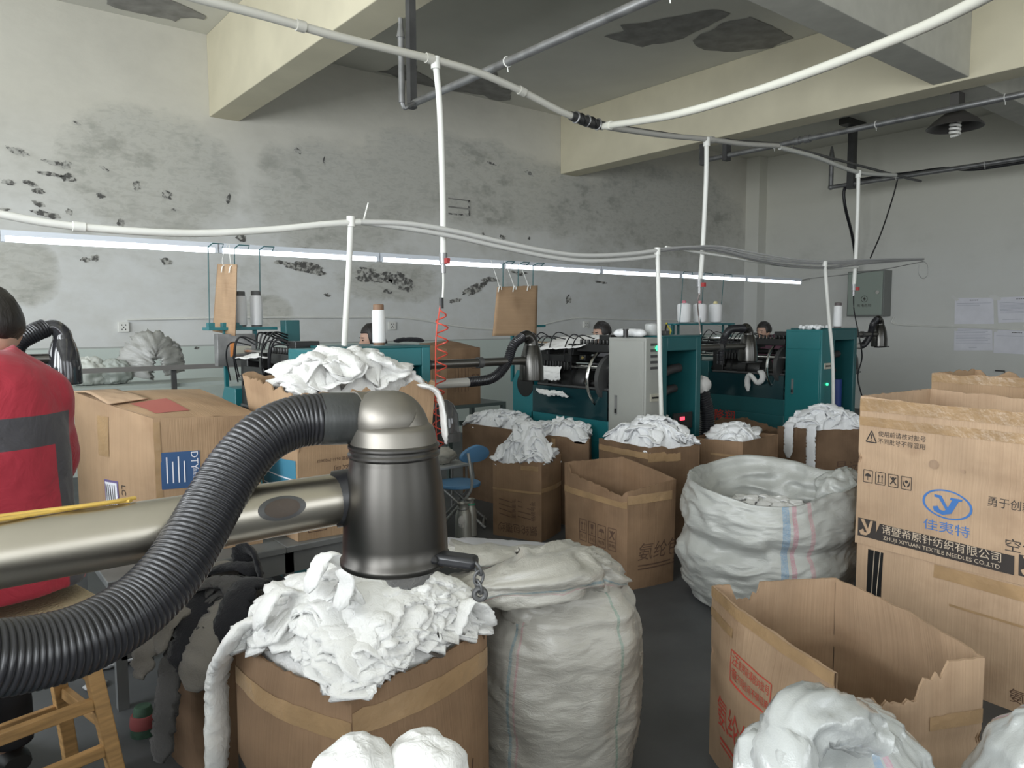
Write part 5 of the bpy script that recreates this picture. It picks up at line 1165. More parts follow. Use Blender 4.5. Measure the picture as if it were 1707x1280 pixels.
# rear carton on the small green table, seen past the red coil
t = thing('small_table', 'small green metal table behind the red coil, under a carton', 'table', (3.95, 5.8, 0))
GT = mat('green_grey_table', (.10, .13, .125), .5)
k = MB(); k.box((3.72, 5.55, .715), (4.38, 6.1, .745)); k.box((3.72, 5.55, .56), (4.38, 5.58, .60)); k.build('tabletop', GT, t)
for x, y in ((3.74,5.57),(4.36,5.57),(3.74,6.08),(4.36,6.08)): k = MB(); k.box((x-.02, y-.02, 0), (x+.02, y+.02, .715)); k.build('leg', GT, t)
c9 = [(3.74,5.60), (4.10,5.58), (4.10,6.04), (3.74,6.06)]
C9 = Carton(c9, .746, .52, seed=28, nu=12, nv=10, bulge=.012, closed=True, top_dome=.04, hs=[.52,.52,.56,.56])
def deco(mb):
    f = C9.face(0)
    for i in range(5): put_line(mb, (.08+.035*i, .12), (.08+.035*i, .40), .005, f, 1)
    put_rect(mb, .26, .20, .34, .27, .006, f, 1); put_line(mb, (.26, .20), (.34, .27), .006, f, 1); put_line(mb, (.34, .20), (.26, .27), .006, f, 1); put_rect(mb, .26, .33, .34, .40, .006, f, 1)
    g = C9.face(3)
    for i in range(6): put_line(mb, (.1+.05*i, .12), (.1+.05*i, .42), .006, g, 1)
carton('closed carton on the small green table behind the suction pipe', C9, CARD2, [INKD], deco)
# ------------------------------------------------------------------ woven sacks
SK = sackmat('woven_sack', (.45, .46, .435), ((.62, .006, (.10, .25, .42)), (.635, .004, (.45, .16, .22)), (.665, .004, (.50, .25, .28))), .36)
SK2 = sackmat('woven_sack_beige', (.39, .375, .335), ((.655, .003, (.10, .22, .27)), (.86, .003, (.12, .24, .19)), (.668, .002, (.40, .2, .22))), .34)
SK3 = sackmat('woven_sack_white', (.42, .435, .425), ((.30, .009, (.20, .32, .46)), (.322, .008, (.46, .22, .30)), (.80, .01, (.12, .40, .40))), .26, True)
def prof_at(prof, z):
    for i in range(len(prof)-1):
        if prof[i][0] <= z <= prof[i+1][0]:
            t = (z-prof[i][0])/max(1e-6, prof[i+1][0]-prof[i][0]); t = t*t*(3-2*t); return lerp(prof[i][1], prof[i+1][1], t)
    return prof[-1][1]
def sack_body(c, prof, seed, amp=.018, n=96, m=70, ell=(1, 1), rot=0.0, zmax=None, extra=None, closed_top=True, hstretch=1.0):
    zmax = zmax or prof[-1][0]; ca, sa = math.cos(rot), math.sin(rot)
    def fn(u, v):
        a = 2*PI*u; z = v*zmax; r = prof_at(prof, z)
        x, y = math.cos(a)*r*ell[0], math.sin(a)*r*ell[1]
        d = amp*wrink(math.cos(a)*.5, math.sin(a)*.5, z*hstretch, 1.35, seed)*min(1, 8*v+.25)
        k = 1 + d/max(.08, r)
        p = Vector((c[0] + (x*ca-y*sa)*k, c[1] + (x*sa+y*ca)*k, max(.002, z + amp*.5*nz(math.cos(a)*2, math.sin(a)*2, z*5+seed)*min(1, 6*v))))
        if extra: p = extra(p, a, v)
        return p
    mb = MB(); mb.grid(fn, n, m, closeu=True)
    o = len(mb.v); mb.f.append(tuple(range(n-1, -1, -1))); mb.m.append(0)
    return mb, fn
# open sack in the aisle
cs1 = V(*XZ(1.36, 3.92), 0)
t = thing('woven_sack', 'big open white woven sack with its mouth rolled down, in front of the far cartons', 'sack', cs1)
vdir = math.atan2(cs1.y, cs1.x)                                   # direction away from the viewer
def ex1(p, a, v):
    rel = ((a - vdir + PI) % (2*PI)) - PI                         # 0 at the far side
    lift = .03*math.cos(rel) + .055*math.exp(-((rel+1.25)/.35)**2) + .03*math.exp(-((rel-1.5)/.4)**2) + .02*math.sin(3*rel+1)
    p.z += lift*v**3
    # heavy fold that sags over the belly at the near side
    fold = math.exp(-((p.z-.40-.05*math.sin(rel*1.3+.6))/.045)**2)*(.5+.5*math.cos(rel+PI))
    q = p-cs1; q.z = 0; p += q.normalized()*(-.032*fold)
    return p
P1_ = [(0,.34),(.03,.385),(.12,.425),(.28,.452),(.38,.435),(.45,.462),(.55,.455),(.63,.43),(.665,.42)]
mb, f1 = sack_body(cs1, P1_, 5, .036, 140, 100, zmax=.665, extra=ex1)
mb.build('sack_body', SK, t, angle=180)
mb = MB()
def inner(u, v):
    p = f1(u, 1.0); q = p-cs1; q.z = 0; n_ = q.normalized()
    k = .035*math.sin(PI*min(1, v*3))*0; dn = v*.26
    return p - n_*(.02*min(1, v*10) + .10*v + .035*ridge(u*9, v*3, 2)*min(1, v*3)) + V(0, 0, .014*math.sin(PI*min(1, v*6)) - dn + .02*nz(u*14, v*4, 3)*v)
mb.grid(inner, 120, 24, closeu=True, flip=True); mb.build('sack_mouth', SK, t, angle=180)
heap_c = [cs1 + V(math.cos(vdir+q), math.sin(vdir+q), 0)*.36 for q in (PI*1.25, PI*1.75, PI*.25, PI*.75)]
tag(heap(heap_c, .40, .13, 131, 46, WHITE, 44, .06, (.14, .3), .025, 'white_knit_heap', .5, 1.0, .0, drop=.02), 'white knit heap lying inside the open woven sack', 'cloth', None, 'stuff')
# gathered flap at the right of the mouth
c = cs1 + _rr*.36 + V(0, 0, .62) - _fw*.06
k = MB(); k.ball(c, (.16, .10, .10), 44, 30, fn=lambda q, d: q*(1+.22*nz(d.x*1.8, d.y*1.8, d.z*1.8)+.16*ridge(d.x*3+d.z, d.y*3, d.z*2)*.6+.06*ridge(d.x*8, d.y*8, d.z*5)*.5))
k.build('folded_flap', SK, t, angle=180)
# tall sack right behind the foreground carton
cs2 = V(*XZ(.135, 2.36), 0)
t = thing('woven_sack', 'tall bulging beige woven sack right of the foreground carton, its mouth flopped over', 'sack', cs2)
rt2 = math.atan2(_rr.y, _rr.x)
P2_ = [(0,.215),(.03,.25),(.14,.268),(.32,.278),(.50,.272),(.60,.245),(.66,.20),(.70,.14),(.735,.07),(.75,.02)]
mb, f2 = sack_body(cs2, P2_, 9, .018, 130, 110, ell=(1.0, .92), rot=rt2, zmax=.75, hstretch=1.6, extra=lambda p, a, v: p + _rr*(.03*v*v))
mb.build('sack_body', SK2, t, angle=180)
def flap(name, pts, wid, seed, mat_, parent, thick=.05, seg=34, curl=.4, amp=.5):
    p = resample(cr(pts, 12), .014); n = len(p); vs = []; fs = []; up = V(0, 0, 1)
    for i in range(n):
        T = (p[min(i+1, n-1)]-p[max(i-1, 0)]).normalized(); s_ = T.cross(V(0, 0, 1)).normalized(); u_ = s_.cross(T); fr = i/(n-1)
        w_ = wid(fr) if callable(wid) else wid; th_ = thick(fr) if callable(thick) else thick
        for q in range(seg):
            a = 2*PI*q/seg; g = 1 + amp*.25*ridge(fr*4+seed, a*1.1, seed) + amp*.16*ridge(fr*11, a*2.2+seed, 3) + amp*.06*ridge(fr*26, a*4, seed)
            vs.append(p[i] + s_*(math.cos(a)*w_/2*g) + u_*(math.sin(a)*th_/2*g))
    for i in range(n-1):
        for q in range(seg): fs.append((i*seg+q, i*seg+(q+1) % seg, (i+1)*seg+(q+1) % seg, (i+1)*seg+q))
    mb = MB(); mb.add(vs, fs, 0, [((q/seg)*.5+.4, i*.01) for i in range(n) for q in range(seg)])
    # inner lining so that the open end reads as a mouth
    e = vs[-seg:]; c_ = sum(e, Vector())/seg; T = (p[-1]-p[-2]).normalized()
    ring2 = [c_ + (q-c_)*.86 - T*.005 for q in e]; ring3 = [c_ + (q-c_)*.7 - T*.10 for q in e]
    mb.add(e+ring2+ring3+[c_-T*.12], [(q, (q+1) % seg, seg+(q+1) % seg, seg+q) for q in range(seg)] + [(seg+q, seg+(q+1) % seg, 2*seg+(q+1) % seg, 2*seg+q) for q in range(seg)] + [(2*seg+q, 2*seg+(q+1) % seg, 3*seg) for q in range(seg)])
    return mb.build(name, mat_, parent, angle=180)
flap('sack_mouth', [D(960,1010,2.42), D(985,960,2.42), D(950,945,2.36), D(890,960,2.25), D(820,975,2.28), D(750,982,2.40)], lambda f: .20+.06*math.sin(PI*f), 3, SK2, t, lambda f: .10+.03*math.sin(5*f), 44, amp=.95)
flap('sack_mouth_fold', [D(985,1000,2.50), D(940,945,2.52), D(880,930,2.46), D(800,928,2.42), D(752,922,2.40)], .16, 7, SK2, t, .07)
flap('grey_lining', [D(925,925,2.58), D(860,920,2.62), D(800,915,2.60), D(740,915,2.58)], .18, 11, mat('grey_sack_lining', (.36, .36, .38), .4), t, .05)
k = MB(); k.ball(D(905,1005,2.33), (.13, .10, .07), 40, 26, fn=lambda q, d: q*(1+.2*nz(d.x*2, d.y*2, d.z*2)+.15*ridge(d.x*4, d.y*4, d.z*4)*.6)); k.build('gathered_neck', SK2, t, angle=180)
# glossy tied sack at the lower right
cs3 = V(*XZ(.725, 1.55), 0)
t = thing('woven_sack', 'glossy white tied sack with red and blue stripes in front of the empty open carton', 'sack', cs3)
P3_ = [(0,.14),(.05,.17),(.30,.190),(.46,.188),(.52,.178),(.59,.15),(.64,.105),(.67,.05),(.68,.01)]
mb, f3 = sack_body(cs3, P3_, 21, .030, 140, 110, zmax=.68, rot=rt2+PI*.9, hstretch=.8); mb.build('sack_body', SK3, t, angle=180)
flap('twisted_neck', [D(1430,1215,1.50), D(1382,1192,1.45), D(1338,1200,1.42), D(1315,1238,1.40), D(1312,1280,1.37), D(1315,1340,1.36)], lambda f: .12-.02*f, 5, SK3, t, lambda f: .085+.02*f, 34, amp=.8)
flap('loose_mouth', [D(1308,1222,1.44), D(1275,1228,1.42), D(1262,1265,1.40), D(1266,1330,1.38)], .075, 8, SK3, t, .03, 30)
cs4 = V(*XZ(1.12, 1.50), 0)
t = thing('woven_sack', 'white sack just showing at the lower right corner', 'sack', cs4)
P4_ = [(0,.12),(.05,.14),(.30,.158),(.50,.15),(.60,.12),(.66,.07),(.69,.01)]
mb, f4 = sack_body(cs4, P4_, 33, .014, 80, 60, zmax=.69, rot=rt2); mb.build('sack_body', SK3, t, angle=180)
# things lying between the open sack and the printed stack
k = MB(); k.ball(V(*XZ(1.94, 4.36), .44), (.13, .11, .12), 30, 20, fn=lambda q, d: q*(1+.25*nz(d.x*2, d.y*2, d.z*2)+.12*ridge(d.x*4, d.y*4, d.z*4)))
c = V(*XZ(1.94, 4.36), 0); k2 = MB(); k2.lathe([(.10,0),(.13,.05),(.14,.3),(.11,.42)], c, 20)
t = thing('rag_bag', 'pinkish rag bundle in a low bag between the open sack and the printed stack', 'bag', c); k2.build('bag', SK2, t); k.build('rag_bundle', clothmat('pinkish_rag', (.52, .46, .44)), t, angle=180)
# ------------------------------------------------------------------ people
def blend(mb, name, m_, parent, vox=.012, smooth=4, noise=0.0, nscale=.1):
    o = mb.build(name, m_, parent, local=True, smooth=True, angle=180)
    r = o.modifiers.new('remesh', 'REMESH'); r.mode = 'VOXEL'; r.voxel_size = vox; r.use_smooth_shade = True
    s = o.modifiers.new('smooth', 'SMOOTH'); s.iterations = smooth; s.factor = .5
    if noise:
        tx = bpy.data.textures.new('folds', 'CLOUDS'); tx.noise_scale = nscale
        d = o.modifiers.new('folds', 'DISPLACE'); d.texture = tx; d.strength = noise; d.mid_level = .5
    return o
def jacket_red():
    m, nt, b = new_mat('red_jacket_with_grey_panels'); nd = nt.nodes; L = nt.links
    b.inputs['Roughness'].default_value = .75; b.inputs['Sheen Weight'].default_value = .2
    tc = nd.new('ShaderNodeTexCoord'); sp = nd.new('ShaderNodeSeparateXYZ'); L.new(tc.outputs['Object'], sp.inputs[0])
    def cmp(src, op, v):
        x = nd.new('ShaderNodeMath'); x.operation = op; L.new(src, x.inputs[0]); x.inputs[1].default_value = v; return x.outputs[0]
    def mm(a, bb, op='MULTIPLY'):
        x = nd.new('ShaderNodeMath'); x.operation = op; L.new(a, x.inputs[0]); L.new(bb, x.inputs[1]); return x.outputs[0]
    ax = nd.new('ShaderNodeMath'); ax.operation = 'ABSOLUTE'; L.new(sp.outputs[0], ax.inputs[0])
    z = sp.outputs[2]
    yoke = mm(mm(cmp(z, 'GREATER_THAN', YK0), cmp(z, 'LESS_THAN', YK1)), cmp(ax.outputs[0], 'LESS_THAN', .20))
    side = mm(mm(cmp(ax.outputs[0], 'GREATER_THAN', .135), cmp(ax.outputs[0], 'LESS_THAN', .20)), cmp(z, 'LESS_THAN', YK1))
    g = mm(yoke, side, 'MAXIMUM')
    mx = nd.new('ShaderNodeMixRGB'); L.new(g, mx.inputs[0]); mx.inputs[1].default_value = (.36, .016, .035, 1); mx.inputs[2].default_value = (.055, .052, .06, 1)
    L.new(mx.outputs[0], b.inputs['Base Color'])
    n = nd.new('ShaderNodeTexNoise'); n.inputs['Scale'].default_value = 9; n.inputs['Detail'].default_value = 4; n.inputs['Distortion'].default_value = 1; L.new(tc.outputs['Object'], n.inputs[0])
    bp = nd.new('ShaderNodeBump'); bp.inputs['Strength'].default_value = .5; bp.inputs['Distance'].default_value = .02; L.new(n.outputs[0], bp.inputs['Height']); L.new(bp.outputs[0], b.inputs['Normal'])
    return m
def person(loc, rz, seat, label, jm, lean=.10, head_drop=.0, hair_long=False, scale=1.0, hx=0.0, trousers=(.02, .02, .025)):
    """A seated person facing +y in their own frame; the seat's top is at height seat."""
    t = thing('person', label, 'person', (loc[0], loc[1], 0), rz)
    s = seat; k = scale
    P = lambda x, y, z: V(x*k, y*k, s + z*k)
    hips, belly, chest, neck = P(0, .0, .10), P(0, lean*.3, .28), P(0, lean*.7, .46), P(0, lean*1.25, .60-.3*head_drop)
    hd = P(hx, lean*1.25+.05+.25*head_drop, .755-.75*head_drop)
    sh = [P(q*.145, lean*.8, .485) for q in (-1, 1)]; el = [P(q*.195, lean*.8+.10, .27) for q in (-1, 1)]; wr = [P(q*.15, lean+.31, .30) for q in (-1, 1)]
    kn = [P(q*.12, .44, .05) for q in (-1, 1)]; an = [V(q*.12*k, .40*k, .10) for q in (-1, 1)]; to = [V(q*.13*k, .58*k, .035) for q in (-1, 1)]
    # continuous body: head, neck, trunk, arms with hands, legs
    b = MB()
    b.tube(cr([hips-V(0,0,.06), hips, belly, chest, chest.lerp(neck, .6), neck, neck.lerp(hd, .55)], 4), [.10*k]*5+[.12*k]*4+[.11*k]*4+[.13*k]*4+[.10*k]*3+[.055*k]*5, 20, flat=.72)
    face = Matrix.Rotation(-.55*head_drop-.15, 3, 'X')
    b.ball(hd, (.076*k, .092*k, .112*k), 26, 18, fn=lambda q, d: face @ V(q.x*(1-.18*max(0, -d.z)), q.y, q.z))
    nose = hd + face @ V(0, .094*k, -.012*k); b.ball(nose, (.013*k, .018*k, .022*k), 10, 8); b.ball(hd + face @ V(0, .075*k, -.078*k), (.032*k, .026*k, .03*k), 12, 8)
    for q in (-1, 1): b.ball(hd + face @ V(q*.077*k, -.002, -.01*k), (.012*k, .02*k, .03*k), 10, 8)
    b.ball(hd + face @ V(0, .088*k, -.048*k), (.022*k, .012*k, .008*k), 12, 8)
    for i in range(2):
        b.tube(cr([sh[i], el[i], wr[i]], 6), [.052*k]*4+[.042*k]*4+[.034*k]*4+[.028*k], 14)
        q = -1 if i == 0 else 1; h0 = wr[i]; dirn = (wr[i]-el[i]).normalized(); dirn = (dirn*.6 + V(-q*.35, .75, -.25)).normalized(); sdv = dirn.cross(V(0, 0, 1)).normalized()
        b.tube([h0, h0+dirn*.045*k, h0+dirn*.085*k], [.028*k, .038*k, .034*k], 12, flat=.5)
        for fi in range(4):
            o_ = (fi-1.5)*.018*k; L_ = (.062, .072, .068, .054)[fi]*k; r0 = h0+dirn*.08*k+sdv*o_
            b.tube([r0, r0+dirn*L_*.5, r0+dirn*L_*.85-V(0, 0, .02*k), r0+dirn*L_-V(0, 0, .038*k)], [.0088*k, .0085*k, .008*k, .006*k], 8)
        r0 = h0+dirn*.03*k-sdv*(-q)*.03*k*-1; b.tube([r0, r0+dirn*.03*k+sdv*(q)*-.02*k*-1, r0+dirn*.06*k+sdv*(q)*.024*k], [.011*k, .010*k, .007*k], 8)
        b.tube(cr([P((-1 if i == 0 else 1)*.085, .02, .08), kn[i], an[i]], 6), [.085*k]*4+[.068*k]*3+[.058*k]*3+[.045*k]*3, 16)
        b.tube([an[i], an[i].lerp(to[i], .5)+V(0, 0, -.02), to[i]], [.04*k, .042*k, .03*k], 12, flat=.8)
    blend(b, 'body', SKIN, t, .011 if k > .9 else .012, 3)
    # jacket with sleeves and collar
    j = MB()
    rr2 = [.205, .205, .200, .198, .198, .198, .198, .195, .19, .18, .155, .12, .085, .075]
    tp = [P(0, -.01, -.03), P(0, 0, .06), P(0, lean*.1, .14), P(0, lean*.25, .20), P(0, lean*.35, .26), P(0, lean*.5, .32), P(0, lean*.6, .38), P(0, lean*.7, .43), P(0, lean*.78, .48), P(0, lean*.85, .52), P(0, lean*.95, .56), P(0, lean*1.05, .585), P(0, lean*1.15, .61-.1*head_drop), P(0, lean*1.2, .635-.2*head_drop)]
    j.tube(tp, [q*k for q in rr2], 28, flat=.74, up=(0, 1, 0))
    for i in range(2):
        q = -1 if i == 0 else 1
        j.tube(cr([P(q*.05, lean*1.0, .60), P(q*.11, lean*.9, .545), sh[i], sh[i].lerp(el[i], .5), el[i], el[i].lerp(wr[i], .5), wr[i]], 4), [.05*k]*4+[.055*k, .06*k, .068*k, .075*k, .078*k, .076*k, .074*k, .072*k, .072*k, .074*k, .074*k, .07*k, .066*k, .062*k, .058*k, .052*k, .05*k, .048*k, .046*k, .046*k, .044*k, .044*k, .044*k, .044*k][:25], 18)
    blend(j, 'jacket', jm, t, .013, 4, .012, .09)
    tr = MB(); tr.tube([P(0, -.02, .0), P(0, 0, .06), P(0, .02, .13)], [.145*k, .15*k, .14*k], 22, flat=.8, up=(0, 1, 0))
    for i in range(2): tr.tube(cr([P((-1 if i == 0 else 1)*.09, .02, .075), kn[i], an[i]], 6), [.098*k]*4+[.082*k]*3+[.074*k]*3+[.065*k]*3, 16)
    blend(tr, 'trousers', mat('dark_trousers', trousers, .8), t, .014, 3, .008, .08)
    for i in range(2):
        f = MB(); f.tube(cr([an[i]+V(0, -.05, -.05), an[i]+V(0, .03, -.045), to[i]+V(0, 0, .0)], 4), [.04*k, .045*k, .047*k, .046*k, .045*k, .044*k, .043*k, .04*k, .03*k], 14, flat=.75); f.build('shoe', mat('dark_shoe', (.03, .03, .03), .5), t, local=True)
    # hair cap, eyes, brows
    h = MB()
    def hf(q, d):
        dd_ = d.copy(); fr = max(0.0, dd_.y); lo = dd_.z
        kk = 1.0
        if lo < -.1 and not hair_long: kk = 1 - .35*min(1, (-.1-lo)*1.6)
        if fr > .55 and lo < .45: kk = .70
        q = face @ (q*kk*(1+.05*nz(d.x*4, d.y*4, d.z*4)+.02*nz(d.x*16, d.y*16, d.z*6)) + V(0, -.014*k, .012*k)); return q
    h.ball(hd, (.090*k, .104*k, .122*k), 34, 24, fn=hf)
    if hair_long: h.tube(cr([hd + face @ V(0, -.09*k, .0), hd + V(0, -.12*k, -.09*k), hd + V(0, -.11*k, -.2*k), hd + V(0, -.10*k, -.3*k)], 6), [.03*k]*6+[.036*k]*6+[.03*k]*5+[.012*k]*2, 14)
    h.build('hair', HAIR, t, local=True, angle=180)
    for q in (-1, 1):
        e = MB(); e.ball(hd + face @ V(q*.030*k, .079*k, .012*k), (.012*k, .008*k, .007*k), 12, 8); e.build('eye', mat('dark_eye', (.02, .015, .012), .2), t, local=True)
        e = MB(); e.box(hd + face @ V(q*.032*k, .080*k, .032*k) - V(.015, .006, .003), hd + face @ V(q*.032*k, .080*k, .032*k) + V(.015, .006, .003)); e.build('eyebrow', HAIR, t, local=True)
    return t
SEAT = .735; YK0, YK1 = 1.165, 1.25
c = XZ(-1.43, 2.02)
person(c, math.radians(12), SEAT+.045, 'person in a red jacket with grey panels seated with their back to the viewer', jacket_red(), lean=.06, head_drop=.12, scale=1.05, hx=.05)
NAVY = mat('navy_work_jacket', (.03, .035, .06), .8); GRYJ = mat('grey_work_jacket', (.14, .14, .15), .8); PLUM = mat('plum_work_jacket', (.10, .04, .06), .8)
def operator(px, py, yv, rz, label, jm, long_):
    p = YP(px, py, yv); seat = p.z - .87*.98
    person((p.x+.1, p.y), rz, seat+.06, label, jm, lean=.10, head_drop=.12, hair_long=long_, scale=.97)
    t = thing('work_stool', {0: 'stool under '+label}.get(0)[:60], 'stool', (p.x+.1, p.y, 0))
    del_ = t
    k = MB(); k.lathe([(.15, seat-.035), (.16, seat-.03), (.16, seat-.008), (.15, seat-.004)], (p.x+.1, p.y, 0), 22); k.build('seat', BLACK, t)
    k = MB(); k.cyl(V(p.x+.1, p.y, .03), V(p.x+.1, p.y, seat-.035), .03, seg=12); k.cyl(V(p.x+.1, p.y, 0), V(p.x+.1, p.y, .03), .18, .17, seg=24); k.build('base', DARKST, t)
    return t
t = operator(640, 535, 5.35, math.radians(78), 'operator with a ponytail seated behind the near teal machine', NAVY, True); t['label'] = 'stool under the operator behind the near teal machine'
t = operator(1018, 532, 5.25, math.radians(80), 'operator bending forward behind the grey cabinet', GRYJ, False); t['label'] = 'stool under the operator behind the grey cabinet'
t = operator(1283, 533, 5.3, math.radians(85), 'operator mostly hidden behind the farthest machine', PLUM, False); t['label'] = 'stool under the operator at the farthest machine'
# wooden stool under the person in red
t = thing('wooden_stool', 'yellow pine stool with slanted legs and a woven pad under the person in red', 'stool', (c[0], c[1], 0), math.radians(12))
zs = SEAT-.012
k = MB(); k.box((-.19, -.17, zs-.05), (.19, .17, zs-.022)); k.build('seat', WOOD, t, local=True, bevel=.006)
k = MB(); k.box((-.205, -.185, zs-.022), (.205, .185, zs)); k.build('woven_pad', mat('woven_straw_pad', (.42, .34, .22), .8, bump=.8, bscale=120), t, local=True, bevel=.008)
k = MB(); k.box((-.17, -.15, zs-.11), (.17, -.13, zs-.05)); k.box((-.17, .13, zs-.11), (.17, .15, zs-.05)); k.box((-.17, -.13, zs-.11), (-.15, .13, zs-.05)); k.box((.15, -.13, zs-.11), (.17, .13, zs-.05)); k.build('apron', WOOD, t, local=True, bevel=.003)
for sx in (-1, 1):
    for sy in (-1, 1):
        k = MB(); k.bar(V(sx*.155, sy*.135, zs-.05), V(sx*.235, sy*.205, .0), .042, .036); k.build('leg', WOOD, t, local=True, bevel=.004)
for z_, q in ((.28, 1), (.42, 1)):
    f_ = (zs-.05-z_)/(zs-.05); x_, y_ = .155+.08*f_, .135+.07*f_
    for sy in (-1, 1): k = MB(); k.bar(V(-x_, sy*y_, z_), V(x_, sy*y_, z_), .022, .035); k.build('rung', WOOD, t, local=True, bevel=.003)
    for sx in (-1, 1): k = MB(); k.bar(V(sx*x_, -y_, z_+.06), V(sx*x_, y_, z_+.06), .022, .035); k.build('rung', WOOD, t, local=True, bevel=.003)
# ------------------------------------------------------------------ the suction arm in the foreground
nb = D(660, 930, 1.13); nx, ny, z0 = nb.x, nb.y, nb.z
t = thing('suction_arm', 'big dark metal suction nozzle and steel arm with a ribbed black hose, nearest the viewer', 'suction nozzle', (nx, ny, z0))
NOZF = mat('brushed_gunmetal', (.072, .068, .062), .36, .9, var=.12, scale=4, bump=.02, bscale=6)
ELB = mat('pale_spun_metal', (.235, .22, .195), .48, .85, var=.12, scale=5)
k = MB(); k.lathe([(.0795, -.006), (.083, -.003), (.083, .004), (.079, .008), (.0785, .03), (.076, .075), (.0715, .12), (.0665, .150), (.0655, .158)], (nx, ny, z0), 56, cap0=False, cap1=False)
k.lathe([(.0655, .158), (.076, .075), (.077, -.006)], (nx, ny, z0), 56, cap0=False, cap1=False); k.build('nozzle_body', NOZF, t, angle=50)
k = MB(); k.lathe([(.0655, .156), (.0685, .160), (.0685, .163), (.066, .166), (.066, .169), (.0680, .172), (.0680, .175), (.0645, .178)], (nx, ny, z0), 56, cap0=False, cap1=False); k.build('seam_ring', mat('dark_ring_metal', (.10, .095, .09), .35, .9), t, angle=30)
k = MB(); k.lathe([(.0645, .178), (.063, .188), (.0605, .198), (.0595, .2005), (.058, .202), (.053, .206)], (nx, ny, z0), 56, cap0=False); k.build('shoulder', ELB, t, angle=50)
e = cr([V(nx+.004, ny, z0+.186), V(nx+.004, ny, z0+.198), V(nx-.001, ny, z0+.2085), V(nx-.014, ny, z0+.2125), D(622, 697, 1.122), D(602, 697, 1.118), D(588, 697, 1.11)], 10)
k = MB(); k.tube(e, [lerp(.0525, .040, min(1, i/(len(e)*.75))) for i in range(len(e))], 40); k.build('elbow', ELB, t, angle=50)
k = MB(); k.tube([e[-1].lerp(e[-4], .6), e[-1].lerp(e[-4], .2)], .0395, 40); k.build('elbow_collar', ELB, t)
c0_, c1_ = D(601, 697, 1.116), D(533, 698, 1.09)
k = MB(); k.tube([c0_, c0_.lerp(c1_, .04), c0_.lerp(c1_, .96), c1_], [.0375, .0385, .0385, .0375], 40); k.build('hose_cuff', mat('soft_black_cuff', (.035, .037, .036), .42, var=.15, scale=20, bump=.15, bscale=90, stretch=(1, 1, .1)), t, angle=50)
hp = cr([D(534,698,1.09), D(490,704,1.07), D(440,728,1.04), D(395,776,1.01), D(356,838,.975), D(325,893,.94), D(285,955,.90), D(225,1015,.855), D(140,1064,.80), D(45,1090,.755), D(-70,1100,.71), D(-220,1098,.67)], 26)
p = resample(hp, .0068/6); rs = [.0352 + .0030*(abs(math.cos(PI*i/6))**.7) for i in range(len(p))]
k = MB(); k.tube(p, rs, 36); k.build('corrugated_hose', HOSE, t, angle=180)
a, b_ = D(590, 827, 1.13), D(-260, 968, .77)
k = MB(); k.tube([a, a.lerp(b_, .045), a.lerp(b_, .05), a.lerp(b_, .5), b_], [.0375, .0385, .0385, .0385, .0385], 44); sp_ = k.build('steel_pipe', STEEL, t, angle=50)
s0, s1 = D(612, 824, 1.125), D(558, 832, 1.117)
k = MB(); k.tube([s0, s1, s1+(s1-s0)*.02], [.0425, .0425, .040], 40); k.build('rubber_sleeve', RUBBER, t, angle=50)
# oval hole with a dark plug in the pipe
q = a.lerp(b_, .218); dr = (b_-a).normalized(); outv = (CAMP - q); outv = (outv - dr*outv.dot(dr)).normalized(); up_ = dr.cross(outv)
k = MB()
for rr3, off, mi in ((1.0, .0002, 0), (.74, .0008, 1)):
    def sl(u, v):
        an_ = 2*PI*u; dx, dy = .034*rr3*v*math.cos(an_), .017*rr3*v*math.sin(an_); th = dy/.0385
        return q + dr*dx + (outv*math.cos(th) + up_*math.sin(th))*(.0387+off+.0006*nz(dx*300, dy*300))
    k.grid(sl, 32, 6, mi, closeu=True)
k.build('pipe_slot', [DARKST, mat('rusty_dark', (.06, .045, .035), .7)], sp_)
# latch tab at the rim and its chain
l0 = D(722, 928, 1.10); l1 = D(795, 938, 1.085)
k = MB(); k.bar(l0, l1, .030, .018); k.bar(D(700, 922, 1.10), D(735, 930, 1.095), .040, .012); lh = k.build('latch_handle', RUBBER, t, bevel=.006)
cp = [D(792,940,1.08), D(800,955,1.08), D(796,971,1.08), D(800,985,1.08)]
for i in range(len(cp)-1):
    m_ = (cp[i]+cp[i+1])/2; ax_ = _fw if i % 2 else (_rr*.8+_fw*.6)
    d_ = (cp[i+1]-cp[i]); u1 = d_.normalized(); u2 = ax_.cross(u1).normalized()
    k = MB(); k.tube([m_ + u1*(.0105*math.cos(2*PI*j/20)) + u2*(.0062*math.sin(2*PI*j/20)) for j in range(21)], .0022, 8); k.build('chain_link', DARKST, lh)
k = MB(); k.torus(D(800, 990, 1.08), .008, .004, _fw, 20, 8); k.build('chain_ring', DARKST, lh)
# grey filter cloth sticking out below
k = MB(); k.ball(nb + V(.022, -.006, -.012), (.048, .035, .030), 34, 22, fn=lambda q_, d: q_*(1+.3*nz(d.x*2.2, d.y*2.2, d.z*2)+.2*ridge(d.x*4, d.y*4, d.z*2)*.6)); k.build('filter_cloth', clothmat('grey_filter_cloth', (.17, .165, .155)), t, angle=180)
